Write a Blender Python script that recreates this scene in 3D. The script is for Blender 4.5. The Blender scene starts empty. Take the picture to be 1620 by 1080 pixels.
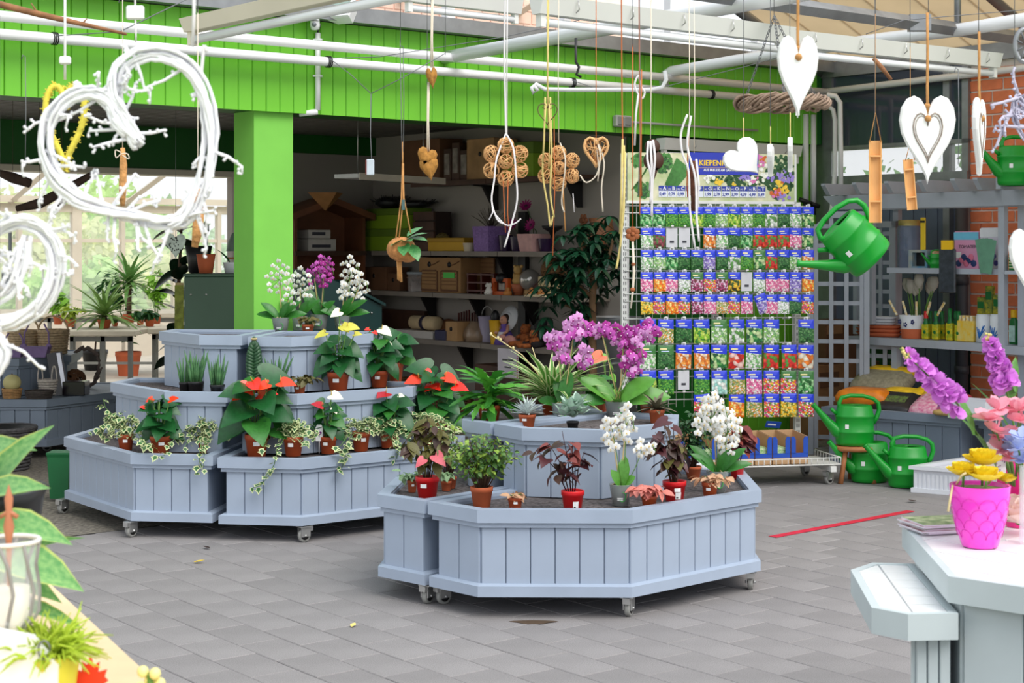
import bpy,math,random
from mathutils import Vector,Matrix
S=bpy.context.scene
COL=S.collection
# ---------------------------------------------------------------- camera
EYE=1.6;FPX=2500.0;CX=810.0;HY=390.0
cam=bpy.data.cameras.new('camera');camo=bpy.data.objects.new('camera',cam);COL.objects.link(camo)
camo.location=(0,0,EYE);camo.rotation_euler=(math.pi/2,0,0)
cam.sensor_width=36;cam.lens=FPX/1620*36;cam.shift_y=(HY-540)/1620
cam.clip_start=.1;cam.clip_end=300
cam.dof.use_dof=True;cam.dof.focus_distance=8.6;cam.dof.aperture_fstop=9
S.camera=camo
# ---------------------------------------------------------------- world, sun, exposure
wd=bpy.data.worlds.new('sky');S.world=wd;wd.use_nodes=True
nt=wd.node_tree;bg=nt.nodes['Background']
tc=nt.nodes.new('ShaderNodeTexCoord');sp=nt.nodes.new('ShaderNodeSeparateXYZ');rp=nt.nodes.new('ShaderNodeValToRGB')
nt.links.new(tc.outputs['Generated'],sp.inputs[0]);nt.links.new(sp.outputs['Z'],rp.inputs[0]);nt.links.new(rp.outputs[0],bg.inputs[0])
rp.color_ramp.elements[0].position=0.0;rp.color_ramp.elements[0].color=(.95,.97,1,1)
rp.color_ramp.elements[1].position=1.0;rp.color_ramp.elements[1].color=(.80,.90,1,1)
bg.inputs[1].default_value=1.15
sl=bpy.data.lights.new('sun','SUN');so=bpy.data.objects.new('sun',sl);COL.objects.link(so)
sl.energy=3.0;sl.angle=math.radians(45);sl.color=(1,.96,.90)
so.rotation_euler=Vector((-.42,.50,-.80)).to_track_quat('-Z','Y').to_euler()
S.view_settings.view_transform='Standard';S.view_settings.look='None';S.view_settings.gamma=1
S.view_settings.use_curve_mapping=False;S.view_settings.exposure=0.02
# ---------------------------------------------------------------- helpers
RND=random.Random(11)
def U(a,b):return RND.uniform(a,b)
PI=math.pi
def rad(d):return d*PI/180
def W(x,y,Y):return Vector(((x-CX)/FPX*Y,Y,EYE-(y-HY)/FPX*Y)) # pixel + depth -> place
def onz(x,y,z): # pixel on a level z -> place
 Y=(EYE-z)*FPX/(y-HY);return Vector(((x-CX)/FPX*Y,Y,z))
AZ=rad(38.5);UX,UY=math.cos(AZ),math.sin(AZ);B0=(-1.656,10.2)
def F(a,b,z=0):return Vector((B0[0]+UX*a-UY*b,B0[1]+UY*a+UX*b,z)) # the building's own axes
def b_at(a,px): # b on the line a=const seen at px
 k=(px-CX)/FPX
 return(B0[0]+UX*a-k*(B0[1]+UY*a))/(UY+k*UX)
def a_at(b,px):
 k=(px-CX)/FPX
 return(k*(B0[1]+UX*b)-B0[0]+UY*b)/(UX-k*UY)
def lin(c):
 return tuple(((v/255)/12.92 if v/255<=.04045 else((v/255+.055)/1.055)**2.4)for v in c)+(1,)
MATS={}
def M(name,c,rough=.6,var=.12,scale=14,bump=0,metal=0,c2=None,trans=0,leaf=0,spec=.5,detail=4,thin=0):
 if name in MATS:return MATS[name]
 m=bpy.data.materials.new(name);m.use_nodes=True;n=m.node_tree;p=n.nodes['Principled BSDF']
 c=lin(c);p.inputs['Roughness'].default_value=rough;p.inputs['Metallic'].default_value=metal
 p.inputs['Specular IOR Level'].default_value=spec
 p.inputs['Base Color'].default_value=c
 m.diffuse_color=c
 if var or c2:
  t=n.nodes.new('ShaderNodeTexCoord');z=n.nodes.new('ShaderNodeTexNoise');r=n.nodes.new('ShaderNodeValToRGB')
  z.inputs['Scale'].default_value=scale;z.inputs['Detail'].default_value=detail
  n.links.new(t.outputs['Object'],z.inputs['Vector']);n.links.new(z.outputs[0],r.inputs[0])
  e=r.color_ramp.elements;e[0].position=.32;e[1].position=.68
  if c2:e[0].color=lin(c2);e[1].color=c
  else:
   e[0].color=tuple(v*(1-var)for v in c[:3])+(1,);e[1].color=tuple(min(1,v*(1+var))for v in c[:3])+(1,)
  n.links.new(r.outputs[0],p.inputs['Base Color'])
  if bump:
   b=n.nodes.new('ShaderNodeBump');b.inputs['Strength'].default_value=bump;b.inputs['Distance'].default_value=.01
   n.links.new(z.outputs[0],b.inputs['Height']);n.links.new(b.outputs[0],p.inputs['Normal'])
 if trans:p.inputs['Transmission Weight'].default_value=trans;p.inputs['IOR'].default_value=1.3
 if leaf or thin:
  o=n.nodes['Material Output'];mx=n.nodes.new('ShaderNodeMixShader')
  if leaf:
   tr=n.nodes.new('ShaderNodeBsdfTranslucent');src=p.inputs['Base Color'].links
   if src:n.links.new(src[0].from_socket,tr.inputs[0])
   else:tr.inputs[0].default_value=c
   mx.inputs[0].default_value=leaf
  else:
   tr=n.nodes.new('ShaderNodeBsdfTransparent');mx.inputs[0].default_value=thin
  n.links.new(p.outputs[0],mx.inputs[1]);n.links.new(tr.outputs[0],mx.inputs[2]);n.links.new(mx.outputs[0],o.inputs[0])
 MATS[name]=m;return m
class MB:
 def __init__(s):s.v=[];s.f=[];s.m=[];s.s=[];s.T=None;s.cm=0
 def add(s,vs,fs,smooth=False,m=None):
  o=len(s.v);T=s.T
  s.v+=[tuple(T@Vector(q))for q in vs]if T is not None else[tuple(q)for q in vs]
  for q in fs:s.f.append(tuple(i+o for i in q));s.m.append(s.cm if m is None else m);s.s.append(smooth)
  return s
 def box(s,x0,y0,z0,x1,y1,z1,m=None):
  return s.add([(x0,y0,z0),(x1,y0,z0),(x1,y1,z0),(x0,y1,z0),(x0,y0,z1),(x1,y0,z1),(x1,y1,z1),(x0,y1,z1)],
[(0,3,2,1),(4,5,6,7),(0,1,5,4),(1,2,6,5),(2,3,7,6),(3,0,4,7)],m=m)
 def bbox(s,x0,y0,z0,x1,y1,z1,r,m=None): # box with bevelled upright edges and top
  pl=[(x0+r,y0),(x1-r,y0),(x1,y0+r),(x1,y1-r),(x1-r,y1),(x0+r,y1),(x0,y1-r),(x0,y0+r)]
  cxm,cym=(x0+x1)/2,(y0+y1)/2
  fx=(x1-x0-2*r)/(x1-x0);fy=(y1-y0-2*r)/(y1-y0)
  p2=[(cxm+(x-cxm)*fx,cym+(y-cym)*fy)for x,y in pl]
  return s.loft([[(x,y,z0)for x,y in p2],[(x,y,z0+r)for x,y in pl],[(x,y,z1-r)for x,y in pl],[(x,y,z1)for x,y in p2]],m=m)
 def loft(s,rings,cap=True,smooth=False,close=True,m=None):
  n=len(rings[0]);vs=[q for r in rings for q in r];fs=[]
  for i in range(len(rings)-1):
   for j in range(n if close else n-1):
    k=(j+1)%n;fs.append((i*n+j,i*n+k,(i+1)*n+k,(i+1)*n+j))
  if cap:fs.append(tuple(range(n-1,-1,-1)));fs.append(tuple((len(rings)-1)*n+j for j in range(n)))
  return s.add(vs,fs,smooth,m)
 def prism(s,poly,z0,z1,m=None):
  return s.loft([[(x,y,z0)for x,y in poly],[(x,y,z1)for x,y in poly]],m=m)
 def ring(s,out,inn,z0,z1,m=None):
  n=len(out);vs=[(x,y,z0)for x,y in out]+[(x,y,z1)for x,y in out]+[(x,y,z1)for x,y in inn]+[(x,y,z0)for x,y in inn];fs=[]
  for j in range(n):
   k=(j+1)%n
   for q in range(4):
    r=(q+1)%4;fs.append((q*n+j,q*n+k,r*n+k,r*n+j))
  return s.add(vs,fs,m=m)
 def tube(s,pts,r,n=6,cap=True,m=None,smooth=True):
  pts=[Vector(p)for p in pts];L=len(pts);rs=r if isinstance(r,(list,tuple))else[r]*L
  rings=[];up=None
  for i,p in enumerate(pts):
   d=(pts[min(i+1,L-1)]-pts[max(i-1,0)])
   d=d.normalized()if d.length>1e-9 else Vector((0,0,1))
   if up is None:
    up=Vector((0,0,1))if abs(d.z)<.9 else Vector((1,0,0))
   x=d.cross(up)
   if x.length<1e-6:x=d.cross(Vector((1,.3,.2)))
   x.normalize();y=x.cross(d).normalized();up=y
   rings.append([tuple(p+(x*math.cos(2*PI*k/n)+y*math.sin(2*PI*k/n))*rs[i])for k in range(n)])
  return s.loft(rings,cap,smooth,m=m)
 def lathe(s,prof,n=20,c=(0,0,0),sx=1,sy=1,cap=False,m=None,smooth=True):
  rings=[[(c[0]+r*sx*math.cos(2*PI*k/n),c[1]+r*sy*math.sin(2*PI*k/n),c[2]+z)for k in range(n)]for r,z in prof]
  return s.loft(rings,cap,smooth,m=m)
 def ball(s,c,r,n=10,k=6,sx=1,sy=1,sz=1,m=None):
  prof=[(max(r*math.sin(PI*i/k),1e-4),-r*math.cos(PI*i/k)*sz)for i in range(k+1)]
  return s.lathe(prof,n,c,sx,sy,m=m)
 def quad(s,a,b,c,d,m=None):return s.add([a,b,c,d],[(0,1,2,3)],m=m)
 def slab(s,poly,z0,z1,M4=None): # polygon in XZ with thickness along Y
  n=len(poly)
  return s.loft([[(x,z0,z)for x,z in poly],[(x,z1,z)for x,z in poly]])
 def mesh(s,name,mats):
  me=bpy.data.meshes.new(name);me.from_pydata(s.v,[],s.f)
  me.polygons.foreach_set('use_smooth',s.s)
  for q in(mats if isinstance(mats,(list,tuple))else[mats]):me.materials.append(q)
  if max(s.m,default=0):me.polygons.foreach_set('material_index',s.m)
  me.update();return me
 def build(s,name,mats,parent=None,loc=None):return put(name,s.mesh(name,mats),parent,loc)
def put(name,me,parent=None,loc=None,rot=None,scale=None):
 o=bpy.data.objects.new(name,me);COL.objects.link(o)
 if parent is not None:o.parent=parent
 if loc is not None:o.location=loc
 if rot is not None:o.rotation_euler=rot
 if scale is not None:o.scale=scale if isinstance(scale,(tuple,list))else(scale,)*3
 return o
def tag(o,label,cat,group=None):
 o['label']=label;o['category']=cat
 if group:o['group']=group
 return o
def thing(name,label,cat,loc=(0,0,0),rz=0,group=None):
 o=bpy.data.objects.new(name,None);COL.objects.link(o);o.empty_display_size=.1
 o.location=loc;o.rotation_euler=(0,0,rz);return tag(o,label,cat,group)
def struct(o):o['kind']='structure';return o
def stuff(o):o['kind']='stuff';return o
def copy_tree(root,loc,rz=0,label=None,scale=None,group=None):
 def cp(o,par):
  c=o.copy();COL.objects.link(c)
  if par is not None:c.parent=par
  for ch in o.children:cp(ch,c)
  return c
 r=cp(root,None);r.location=loc;r.rotation_euler=(0,0,rz)
 if label:r['label']=label
 if group:r['group']=group
 if scale:r.scale=(scale,)*3
 return r
def offset(poly,d): # convex CCW polygon, outward by d
 n=len(poly);out=[]
 for i in range(n):
  p0,p1,p2=Vector(poly[i-1]),Vector(poly[i]),Vector(poly[(i+1)%n])
  e1=(p1-p0).normalized();e2=(p2-p1).normalized()
  n1=Vector((e1.y,-e1.x));n2=Vector((e2.y,-e2.x))
  k=(n1+n2)/(1+n1.dot(n2));out.append(tuple(p1+k*d))
 return out
def text(name,s,size,mat,parent,loc,rot=(PI/2,0,0),align='LEFT',ext=.0008,sx=1,bold=0):
 c=bpy.data.curves.new(name,'FONT');c.body=s;c.size=size;c.align_x=align;c.extrude=ext;c.resolution_u=2;c.offset=bold
 o=bpy.data.objects.new(name,c);me=bpy.data.meshes.new_from_object(o);bpy.data.objects.remove(o);bpy.data.curves.remove(c)
 me.materials.clear();me.materials.append(mat);return put(name,me,parent,loc,rot,(sx,1,1))
# ================================================================ setting
GREEN=M('green_paint',(114,196,50),.45,.04,3)
GREEN_D=M('green_paint_dark',(14,92,22),.5,.06,3)
GREEN_P=M('green_plaster',(124,200,78),.7,.03,6)
WALLG=M('grey_plaster',(158,150,142),.85,.05,2)
ZINC=M('zinc',(150,152,156),.45,.12,9,metal=.6)
WHITEP=M('white_gloss',(236,236,238),.3,.02,4)
CREAM=M('cream_metal',(214,203,186),.5,.06,3)
DARKWOOD=M('dark_wood',(74,46,32),.6,.3,5)
JOINT=M('joint_sand',(52,50,50),.95,.2,30)
def paver_mat():
 m=M('paver',(138,134,134),.82,.10,3)
 n=m.node_tree;p=n.nodes['Principled BSDF'];src=p.inputs['Base Color'].links[0].from_socket
 oi=n.nodes.new('ShaderNodeObjectInfo');mr=n.nodes.new('ShaderNodeMapRange');mr.inputs[3].default_value=.93;mr.inputs[4].default_value=1.06
 nz=n.nodes.new('ShaderNodeTexNoise');nz.inputs['Scale'].default_value=220;tc=n.nodes.new('ShaderNodeTexCoord');n.links.new(tc.outputs['Object'],nz.inputs[0])
 m2=n.nodes.new('ShaderNodeMapRange');m2.inputs[1].default_value=.3;m2.inputs[2].default_value=.7;m2.inputs[3].default_value=.78;m2.inputs[4].default_value=1.2
 n.links.new(oi.outputs['Random'],mr.inputs[0]);n.links.new(nz.outputs[0],m2.inputs[0])
 mu=n.nodes.new('ShaderNodeMath');mu.operation='MULTIPLY';n.links.new(mr.outputs[0],mu.inputs[0]);n.links.new(m2.outputs[0],mu.inputs[1])
 mx=n.nodes.new('ShaderNodeVectorMath');mx.operation='SCALE';n.links.new(src,mx.inputs[0]);n.links.new(mu.outputs[0],mx.inputs['Scale'])
 n.links.new(mx.outputs[0],p.inputs['Base Color']);return m
PAVER=paver_mat()
# floor: slab + individual pavers of 195 x 300 mm in half bond along the building's axes
fb=MB()
fb.add([F(-6,-11,-.012),F(9,-11,-.012),F(9,-.65,-.012),F(-6,-.65,-.012)],[(0,1,2,3)],m=0)
fb.add([F(-6,-11,-.25),F(9,-11,-.25),F(9,22,-.25),F(-16,22,-.25),F(-16,-.65,-.25),F(-6,-.65,-.25)],[(5,4,3,2,1,0)],m=1)
fb.add([F(-16,-.65,0),F(9,-.65,0),F(9,4.3,0),F(-16,4.3,0)],[(0,1,2,3)],m=1)
fb.add([F(-16,4.3,0),F(9,4.3,0),F(9,22,0),F(-16,22,0)],[(0,1,2,3)],m=2)
CONC=M('washed_concrete',(118,112,102),.9,.5,38,bump=.4,detail=6)
CONC2=M('pale_concrete',(205,196,182),.9,.1,4)
floor=struct(fb.build('floor',[JOINT,CONC,CONC2]))
def tile_quad(a,b,w,l,g=.0018):
 return[F(a+g,b+g),F(a+w-g,b+g),F(a+w-g,b+l-g),F(a+g,b+l-g)]
tiles=[]
for k in range(-34,46):
 a=-1.965+.195*k;off=-3.365 if k%2==0 else-3.215
 for j in range(-24,12):
  b=off+.3*j
  l=min(.3,-.65-b)
  if l<.03:continue
  c=F(a+.0975,b+l/2)
  if c.y<3.6:continue
  px=CX+c.x/c.y*FPX;py=HY+EYE/c.y*FPX
  if-700<px<2100 and py<1500:tiles.append((0 if(-20<px<1640 and py<1095)else 1,c.y,a,b,l))
tiles.sort()
tb=MB();bev=.003
def paver_mesh(w,l):
 q=MB();x,y=w/2-.0018,l/2-.0018
 q.loft([[(-x,-y,-.04),(x,-y,-.04),(x,y,-.04),(-x,y,-.04)],[(-x,-y,-bev),(x,-y,-bev),(x,y,-bev),(-x,y,-bev)],[(-x+bev,-y+bev,0),(x-bev,-y+bev,0),(x-bev,y-bev,0),(-x+bev,y-bev,0)]])
 return q
pm_=paver_mesh(.195,.3).mesh('paver',PAVER);rest=MB();npv=0
for q,Y,a,b,l in tiles:
 c=F(a+.0975,b+l/2)
 dz=U(-.0012,.0012)
 if q==0 and npv<298 and l>.29:
  put('paver',pm_,floor,(c.x,c.y,dz),(U(-.002,.002),U(-.002,.002),AZ));npv+=1
 else:
  rest.T=Matrix.Translation((c.x,c.y,dz))@Matrix.Rotation(AZ,4,'Z')
  m_=paver_mesh(.195,l);rest.add(m_.v,m_.f)
stuff(rest.build('paver_field',PAVER,floor))
# ---- front wall above the opening: board-clad fascia, pillar
fas=MB();A0,A1,ZL,ZT=-4.6,5.53,2.475,3.09
def abox(mb,a0,a1,b0,b1,z0,z1,m=None):
 vs=[F(a0,b0,z0),F(a1,b0,z0),F(a1,b1,z0),F(a0,b1,z0),F(a0,b0,z1),F(a1,b0,z1),F(a1,b1,z1),F(a0,b1,z1)]
 return mb.add(vs,[(0,3,2,1),(4,5,6,7),(0,1,5,4),(1,2,6,5),(2,3,7,6),(3,0,4,7)],m=m)
abox(fas,A0,A1,0,.30,ZL+.004,ZT,0)
wall_front=struct(fas.build('wall_front',GREEN_D))
def plank_mesh(w,h,t,r=.006,name='plank',mat=GREEN):
 q=MB();q.loft([[(0,0,0),(w,0,0),(w,0,h),(0,0,h)],[(0,-t+r,0),(w,-t+r,0),(w,-t+r,h),(0,-t+r,h)],[(r,-t,0),(w-r,-t,0),(w-r,-t,h),(r,-t,h)]]);return q.mesh(name,mat)
fpm=plank_mesh(.0985,ZT-ZL,.025)
a=A0
while a<A1-.09:
 put('plank',fpm,wall_front,F(a,0,ZL),(0,0,AZ));a+=.1015
pil=MB();abox(pil,0,.29,.02,.285,0,ZL+.004)
struct(pil.build('pillar',GREEN_P))
# gutter and flat roof
g=MB();abox(g,A0,A1+.25,-.14,.05,ZT+.006,ZT+.085);abox(g,A0,A1+.25,-.15,-.13,ZT,ZT+.1)
tag(g.build('roof_gutter',ZINC),'grey zinc gutter running along the top of the green boarded fascia','gutter')
CORR=M('corrugated_ceiling',(128,124,120),.5,.05,4)
def corr_mat():
 n=CORR.node_tree;p=n.nodes['Principled BSDF'];t=n.nodes.new('ShaderNodeTexCoord');mp=n.nodes.new('ShaderNodeMapping');mp.inputs['Rotation'].default_value[2]=-AZ
 w=n.nodes.new('ShaderNodeTexWave');w.bands_direction='Y';w.inputs['Scale'].default_value=2.6;b=n.nodes.new('ShaderNodeBump');b.inputs['Strength'].default_value=1;b.inputs['Distance'].default_value=.05
 n.links.new(t.outputs['Object'],mp.inputs[0]);n.links.new(mp.outputs[0],w.inputs[0]);n.links.new(w.outputs['Fac'],b.inputs['Height']);n.links.new(b.outputs[0],p.inputs['Normal'])
corr_mat()
c=MB();abox(c,A0,5.75,.30,4.1,2.66,2.80);abox(c,A0,5.75,0,4.1,ZT-.02,ZT+.0)
struct(c.build('ceiling',CORR))
# far beam over the passage and far wall of the store
fb2=MB();abox(fb2,A0-6,2.02,3.9,4.12,2.29,2.66);abox(fb2,2.02,3.6,3.9,4.12,2.485,2.66)
struct(fb2.build('trim_1',GREEN_D))
cb=MB();abox(cb,A0-6,1.98,3.86,4.16,2.235,2.285);struct(cb.build('trim_2',CREAM))
wb=MB();abox(wb,2.0,3.7,3.95,4.1,0,2.49);abox(wb,2.0,2.12,3.88,4.0,0,2.3);struct(wb.build('wall_back',WALLG))
wr=MB();abox(wr,3.52,3.66,.28,4.1,0,2.66);struct(wr.build('wall_right',WALLG))
# green boarded wall beside the store opening (behind the seed stand)
wg=MB();abox(wg,3.52,5.6,.10,.25,0,ZL+.01);abox(wg,3.52,3.66,.02,.3,0,ZL)
wall_side=struct(wg.build('wall_side',GREEN_D))
spm=plank_mesh(.120,ZL,.025)
a=4.45
while a<5.5:put('plank',spm,wall_side,F(a,.10,0),(0,0,AZ));a+=.1225
# zinc corner post and cladding edge
zc=MB();abox(zc,5.55,5.64,-.06,.1,0,3.2);struct(zc.build('trim_3',ZINC))
# brick wall of the neighbouring house seen over the gutter
BR_P=M('overexposed_brick',(252,208,192),.8,.10,5);MORT_P=M('overexposed_mortar',(250,232,224),.9,.04,6)  # pale pink is overexposure and haze put into the brick and mortar colours
bw=MB();abox(bw,3.35,8.3,5.53,5.8,2.9,5.4);wall_brick=struct(bw.build('wall_neighbour',MORT_P))
bm=MB();bm.loft([[(0,0,0),(.236,0,0),(.236,0,.136),(0,0,.136)],[(.002,-.018,.002),(.234,-.018,.002),(.234,-.018,.134),(.002,-.018,.134)]]);bme=bm.mesh('brick',BR_P)
n_b=0
for r in range(8):
 z=3.36+.146*r
 for k in range(-1,21):
  a=3.36+.246*k+(.123 if r%2 else 0)
  p=F(a+.12,5.53,z+.07);px=CX+p.x/p.y*FPX;py=HY-(p.z-EYE)/p.y*FPX
  if a<3.35 or a>8.05 or py<-60:continue
  put('brick',bme,wall_brick,F(a,5.53,z),(0,0,AZ));n_b+=1
# glazing bars of the clerestory in front of it
gl=[]
for i,px in enumerate((709,893,1060,1197)):
 a=a_at(.9,px);q=MB();abox(q,a-.035,a+.035,.86,.94,3.092,5.0);gl.append(q)
cl=thing('clerestory_bars','white upright glazing bars standing above the zinc gutter','glazing bar',F(0,0,0)*0)
for q in gl:q.build('bar',WHITEP,cl)
# ================================================================ planters
GREYB=M('grey_blue_paint',(160,173,192),.45,.05,5)
GREYB2=M('grey_blue_paint_groove',(138,151,170),.55,.05,5)
GREYD=M('slate_blue_paint',(126,138,154),.5,.06,5)
GREYD2=M('slate_blue_paint_groove',(96,109,126),.55,.06,5)
SOIL=M('potting_soil',(112,104,104),.95,.5,60,bump=.8,c2=(60,54,54),detail=8)
STEEL=M('steel',(190,190,188),.35,.05,10,metal=.8)
RUBBER=M('grey_rubber',(150,150,146),.7,.08,20)
BLACKP=M('black_plastic',(26,26,28),.45,.05,8)
def caster_mesh():
 q=MB();q.box(-.035,-.028,.082,.035,.028,.088);q.box(-.03,-.019,.03,.028,-.015,.085);q.box(-.03,.015,.03,.028,.019,.085);q.tube([(.0,-.024,.036),(.0,.024,.036)],.007,8)
 q.box(-.048,-.016,.06,-.03,.016,.085)
 w=MB()
 w.T=Matrix.Translation((0,0,.036))@Matrix.Rotation(PI/2,4,'X')
 w.lathe([(.008,-.011),(.026,-.011),(.034,-.012),(.0365,-.006),(.0365,.006),(.034,.012),(.026,.011),(.008,.011)],20,m=0)
 h=MB();h.T=w.T;h.lathe([(.006,-.013),(.024,-.0125),(.024,.0125),(.006,.013)],14)
 return q.mesh('fork',STEEL),w.mesh('wheel',RUBBER),h.mesh('hub',BLACKP)
CAST=caster_mesh()
def caster(parent,x,y,z0,ang):
 c=put('caster',CAST[0],parent,(x,y,z0),(0,0,ang));c.scale=(1,1,1)
 put('wheel',CAST[1],c);put('hub',CAST[2],c)
PLK={}
def plank_for(w,h,mat):
 k=(round(w,3),round(h,3),mat.name)
 if k not in PLK:
  q=MB();t=.011;r=.003
  q.loft([[(0,.004,0),(w,.004,0),(w,.004,h),(0,.004,h)],[(0,-t+r,0),(w,-t+r,0),(w,-t+r,h),(0,-t+r,h)],[(r,-t,0),(w-r,-t,0),(w-r,-t,h),(r,-t,h)]]);PLK[k]=q.mesh('plank',mat)
 return PLK[k]
def planter(label,poly,z0,z1,vis,casters=(),mat=GREYB,mat2=GREYB2,soil=True,soil_mat=SOIL,group=None,pw=.108,lid=None):
 n=len(poly);cx_=sum(p[0]for p in poly)/n;cy_=sum(p[1]for p in poly)/n
 zf=0 if casters else z0
 P=[(p[0]-cx_,p[1]-cy_)for p in poly]
 t=thing('planter_box',label,'planter',(cx_,cy_,zf),0,group)
 a,b=z0-zf,z1-zf;body=offset(P,-.038)
 q=MB();q.ring(body,offset(P,-.058),a+.004,b-.012);q.prism(offset(P,-.058),a+.004,a+.02);q.build('body',mat2,t)
 if casters:
      pl=MB();pl.loft([[(x,y,a)for x,y in offset(P,-.004)],[(x,y,a+.046)for x,y in offset(P,-.004)],[(x,y,a+.054)for x,y in offset(P,-.024)],[(x,y,a+.056)for x,y in offset(P,-.05)]]);pl.build('plinth',mat,t)
 r=MB();r.ring(P,offset(P,-.055),b-.056,b);r.ring(offset(P,-.014),offset(P,-.05),b-.078,b-.054);r.build('rim',mat,t)
 for i in vis:
  p0=Vector(body[i]);p1=Vector(body[(i+1)%n]);L=(p1-p0).length;k=max(1,round(L/pw));w=L/k;ang=math.atan2(p1.y-p0.y,p1.x-p0.x)
  lo=.054 if casters else .004;me=plank_for(w-.004,b-a-lo-.076,mat)
  for j in range(k):
   s=p0+(p1-p0)*((j*w+.0025)/L);put('plank',me,t,(s.x,s.y,a+lo),(0,0,ang))
 if soil:
  inn=offset(P,-.054);so_=MB();ctr=(sum(p[0]for p in inn)/n,sum(p[1]for p in inn)/n)
  rings=[]
  rr=random.Random(len(label))
  for f in(1,.8,.55,.3,.08):
   rg=[]
   for i in range(n):
    for h in range(4):
     x=inn[i][0]+(inn[(i+1)%n][0]-inn[i][0])*h/4;y=inn[i][1]+(inn[(i+1)%n][1]-inn[i][1])*h/4
     rg.append((ctr[0]+(x-ctr[0])*f,ctr[1]+(y-ctr[1])*f,b-.026+(0 if f==1 else rr.uniform(-.004,.002))))
   rings.append(rg)
  so_.loft(rings,cap=False);so_.add([rings[-1][i]for i in range(len(rings[-1]))],[tuple(range(len(rings[-1])))])
  so_.build('soil',soil_mat,t)
 if lid:
  l=MB();l.prism(offset(P,-.05),b-.02,b-.006);l.build('top_board',lid,t)
 for(x,y,an)in casters:caster(t,x-cx_,y-cy_,0,an)
 return t
# left island: half octagon in three tiers, each of two halves
LC=Vector((-1.45,9.79));E1=Vector((math.cos(rad(-8)),math.sin(rad(-8))));E2=Vector((-E1.y,E1.x))
def octa(ap):
 s=ap*math.tan(PI/8)
 loc=[(-ap,0),(-ap,-s),(-s,-ap),(0,-ap),(s,-ap),(ap,-s),(ap,0)]
 return[LC+E1*x+E2*y for x,y in loc]
LT=[]
TZ=[(.092,.46),(.435,.78),(.755,1.085)]
TN=['bottom','middle','top']
for i,ap in enumerate((1.18,.93,.665)):
 o=octa(ap);g=.018;s1=E1*g
 left=[o[0],o[1],o[2],o[3]-s1,LC-s1]
 right=[LC+s1,o[3]+s1,o[4],o[5],o[6]]
 sh=-E2*.03 if i==0 else Vector((0,0))
 cl_=[];cr_=[]
 if i==0:
  for px,y in((208,849),(100,812)):
   p=onz(px,y,0);cl_.append((p.x,p.y,rad(60)))
  cl_+=[(LC.x-.7,LC.y-.15,.4),(-1.68,9.5,.3)]
  p=onz(481,857,0);cr_=[(p.x,p.y,rad(-140)),(-.5,9.25,.6),(-1.3,9.55,.3),(-.55,9.6,.9)]
 L_=planter('grey-blue planter, left half of the %s tier of the three-tier island'%TN[i],[tuple(p)for p in left],*TZ[i],vis=(0,1,2),casters=cl_)
 R_=planter('grey-blue planter, right half of the %s tier of the three-tier island'%TN[i],[tuple(p+sh)for p in right],TZ[i][0],TZ[i][1]-.006,vis=(1,2,3),casters=cr_)
 LT+=[L_,R_]
# front island: two tiers
def pc(px,y,an):p=onz(px,y,0);return(p.x,p.y,an)
F1=[(-.373,7.005),(-.149,6.784),(.517,6.772),(1.160,7.342),(1.173,8.0),(.72,8.15)]
planter('low grey-blue castor planter at the very front of the two-tier island',F1,.095,.47,vis=(0,1,2,3),casters=(pc(995,974,rad(70)),pc(1187,932,rad(80)),pc(702,955,rad(40)),(.75,7.9,.4)))
Bq=[(-.616,7.216),(-.389,7.015),(.70,8.18),(.5,8.62),(-.2,8.5),(-.57,7.765)]
planter('low grey-blue castor planter at the left rear of the two-tier island',Bq,.095,.47,vis=(0,4,5),casters=(pc(677,954,rad(60)),(.45,8.4,.3),(-.45,7.8,.7),(-.1,8.3,.2)))
F2=[(-.083,7.452),(.045,7.27),(.411,7.187),(.784,7.48),(.83,7.86),(.50,8.03)]
planter('small upper planter of the front island, with orchids and silvery succulents on its soil',F2,.444,.765,vis=(0,1,2,3),pw=.1)
Bu=[(-.241,7.617),(-.10,7.462),(.46,8.05),(.38,8.38),(-.05,8.36),(-.23,8.1)]
planter('small upper planter of the front island holding the bright green fern pot at its left',Bu,.444,.765,vis=(0,4,5),pw=.1)
# dark blue-grey two-tier planter in the left passage
K1=[(-4.7,11.9),(-3.497,11.88),(-3.0,12.75),(-3.1,13.4),(-4.7,13.4)]
planter('dark slate-blue castor planter in the left passage, set with baskets and a wreath',K1,.095,.45,vis=(0,1),casters=(pc(74,713,.4),(-4.3,12.2,.2),(-3.3,13.1,.1),(-4.3,13.1,.6)),mat=GREYD,mat2=GREYD2,soil=False,lid=GREYD,pw=.12)
K2=[(-4.7,12.18),(-3.80,12.18),(-3.52,12.62),(-3.6,13.25),(-4.7,13.25)]
planter('dark slate-blue upper planter in the left passage carrying lilac and straw baskets',K2,.447,.735,vis=(0,1),mat=GREYD,mat2=GREYD2,soil=False,lid=GREYD,pw=.12)
# boxes of the right-hand shelf
G1=[tuple(F(a,b).xy)for a,b in((4.0,-1.30),(4.22,-2.37),(4.66,-2.37),(4.66,-1.30))]
planter('slate-blue boarded box heaped with soil bags under the right-hand shelf',G1,0.0,.42,vis=(0,1),mat=GREYD,mat2=GREYD2,soil=False,lid=GREYD,pw=.13)
G2=[tuple(F(a,b).xy)for a,b in((4.28,-2.44),(4.42,-3.6),(4.66,-3.6),(4.66,-2.44))]
planter('slate-blue boarded box behind the pink flowers, next to the soil-bag box',G2,0.0,.42,vis=(0,),mat=GREYD,mat2=GREYD2,soil=False,lid=GREYD,pw=.13)
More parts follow.
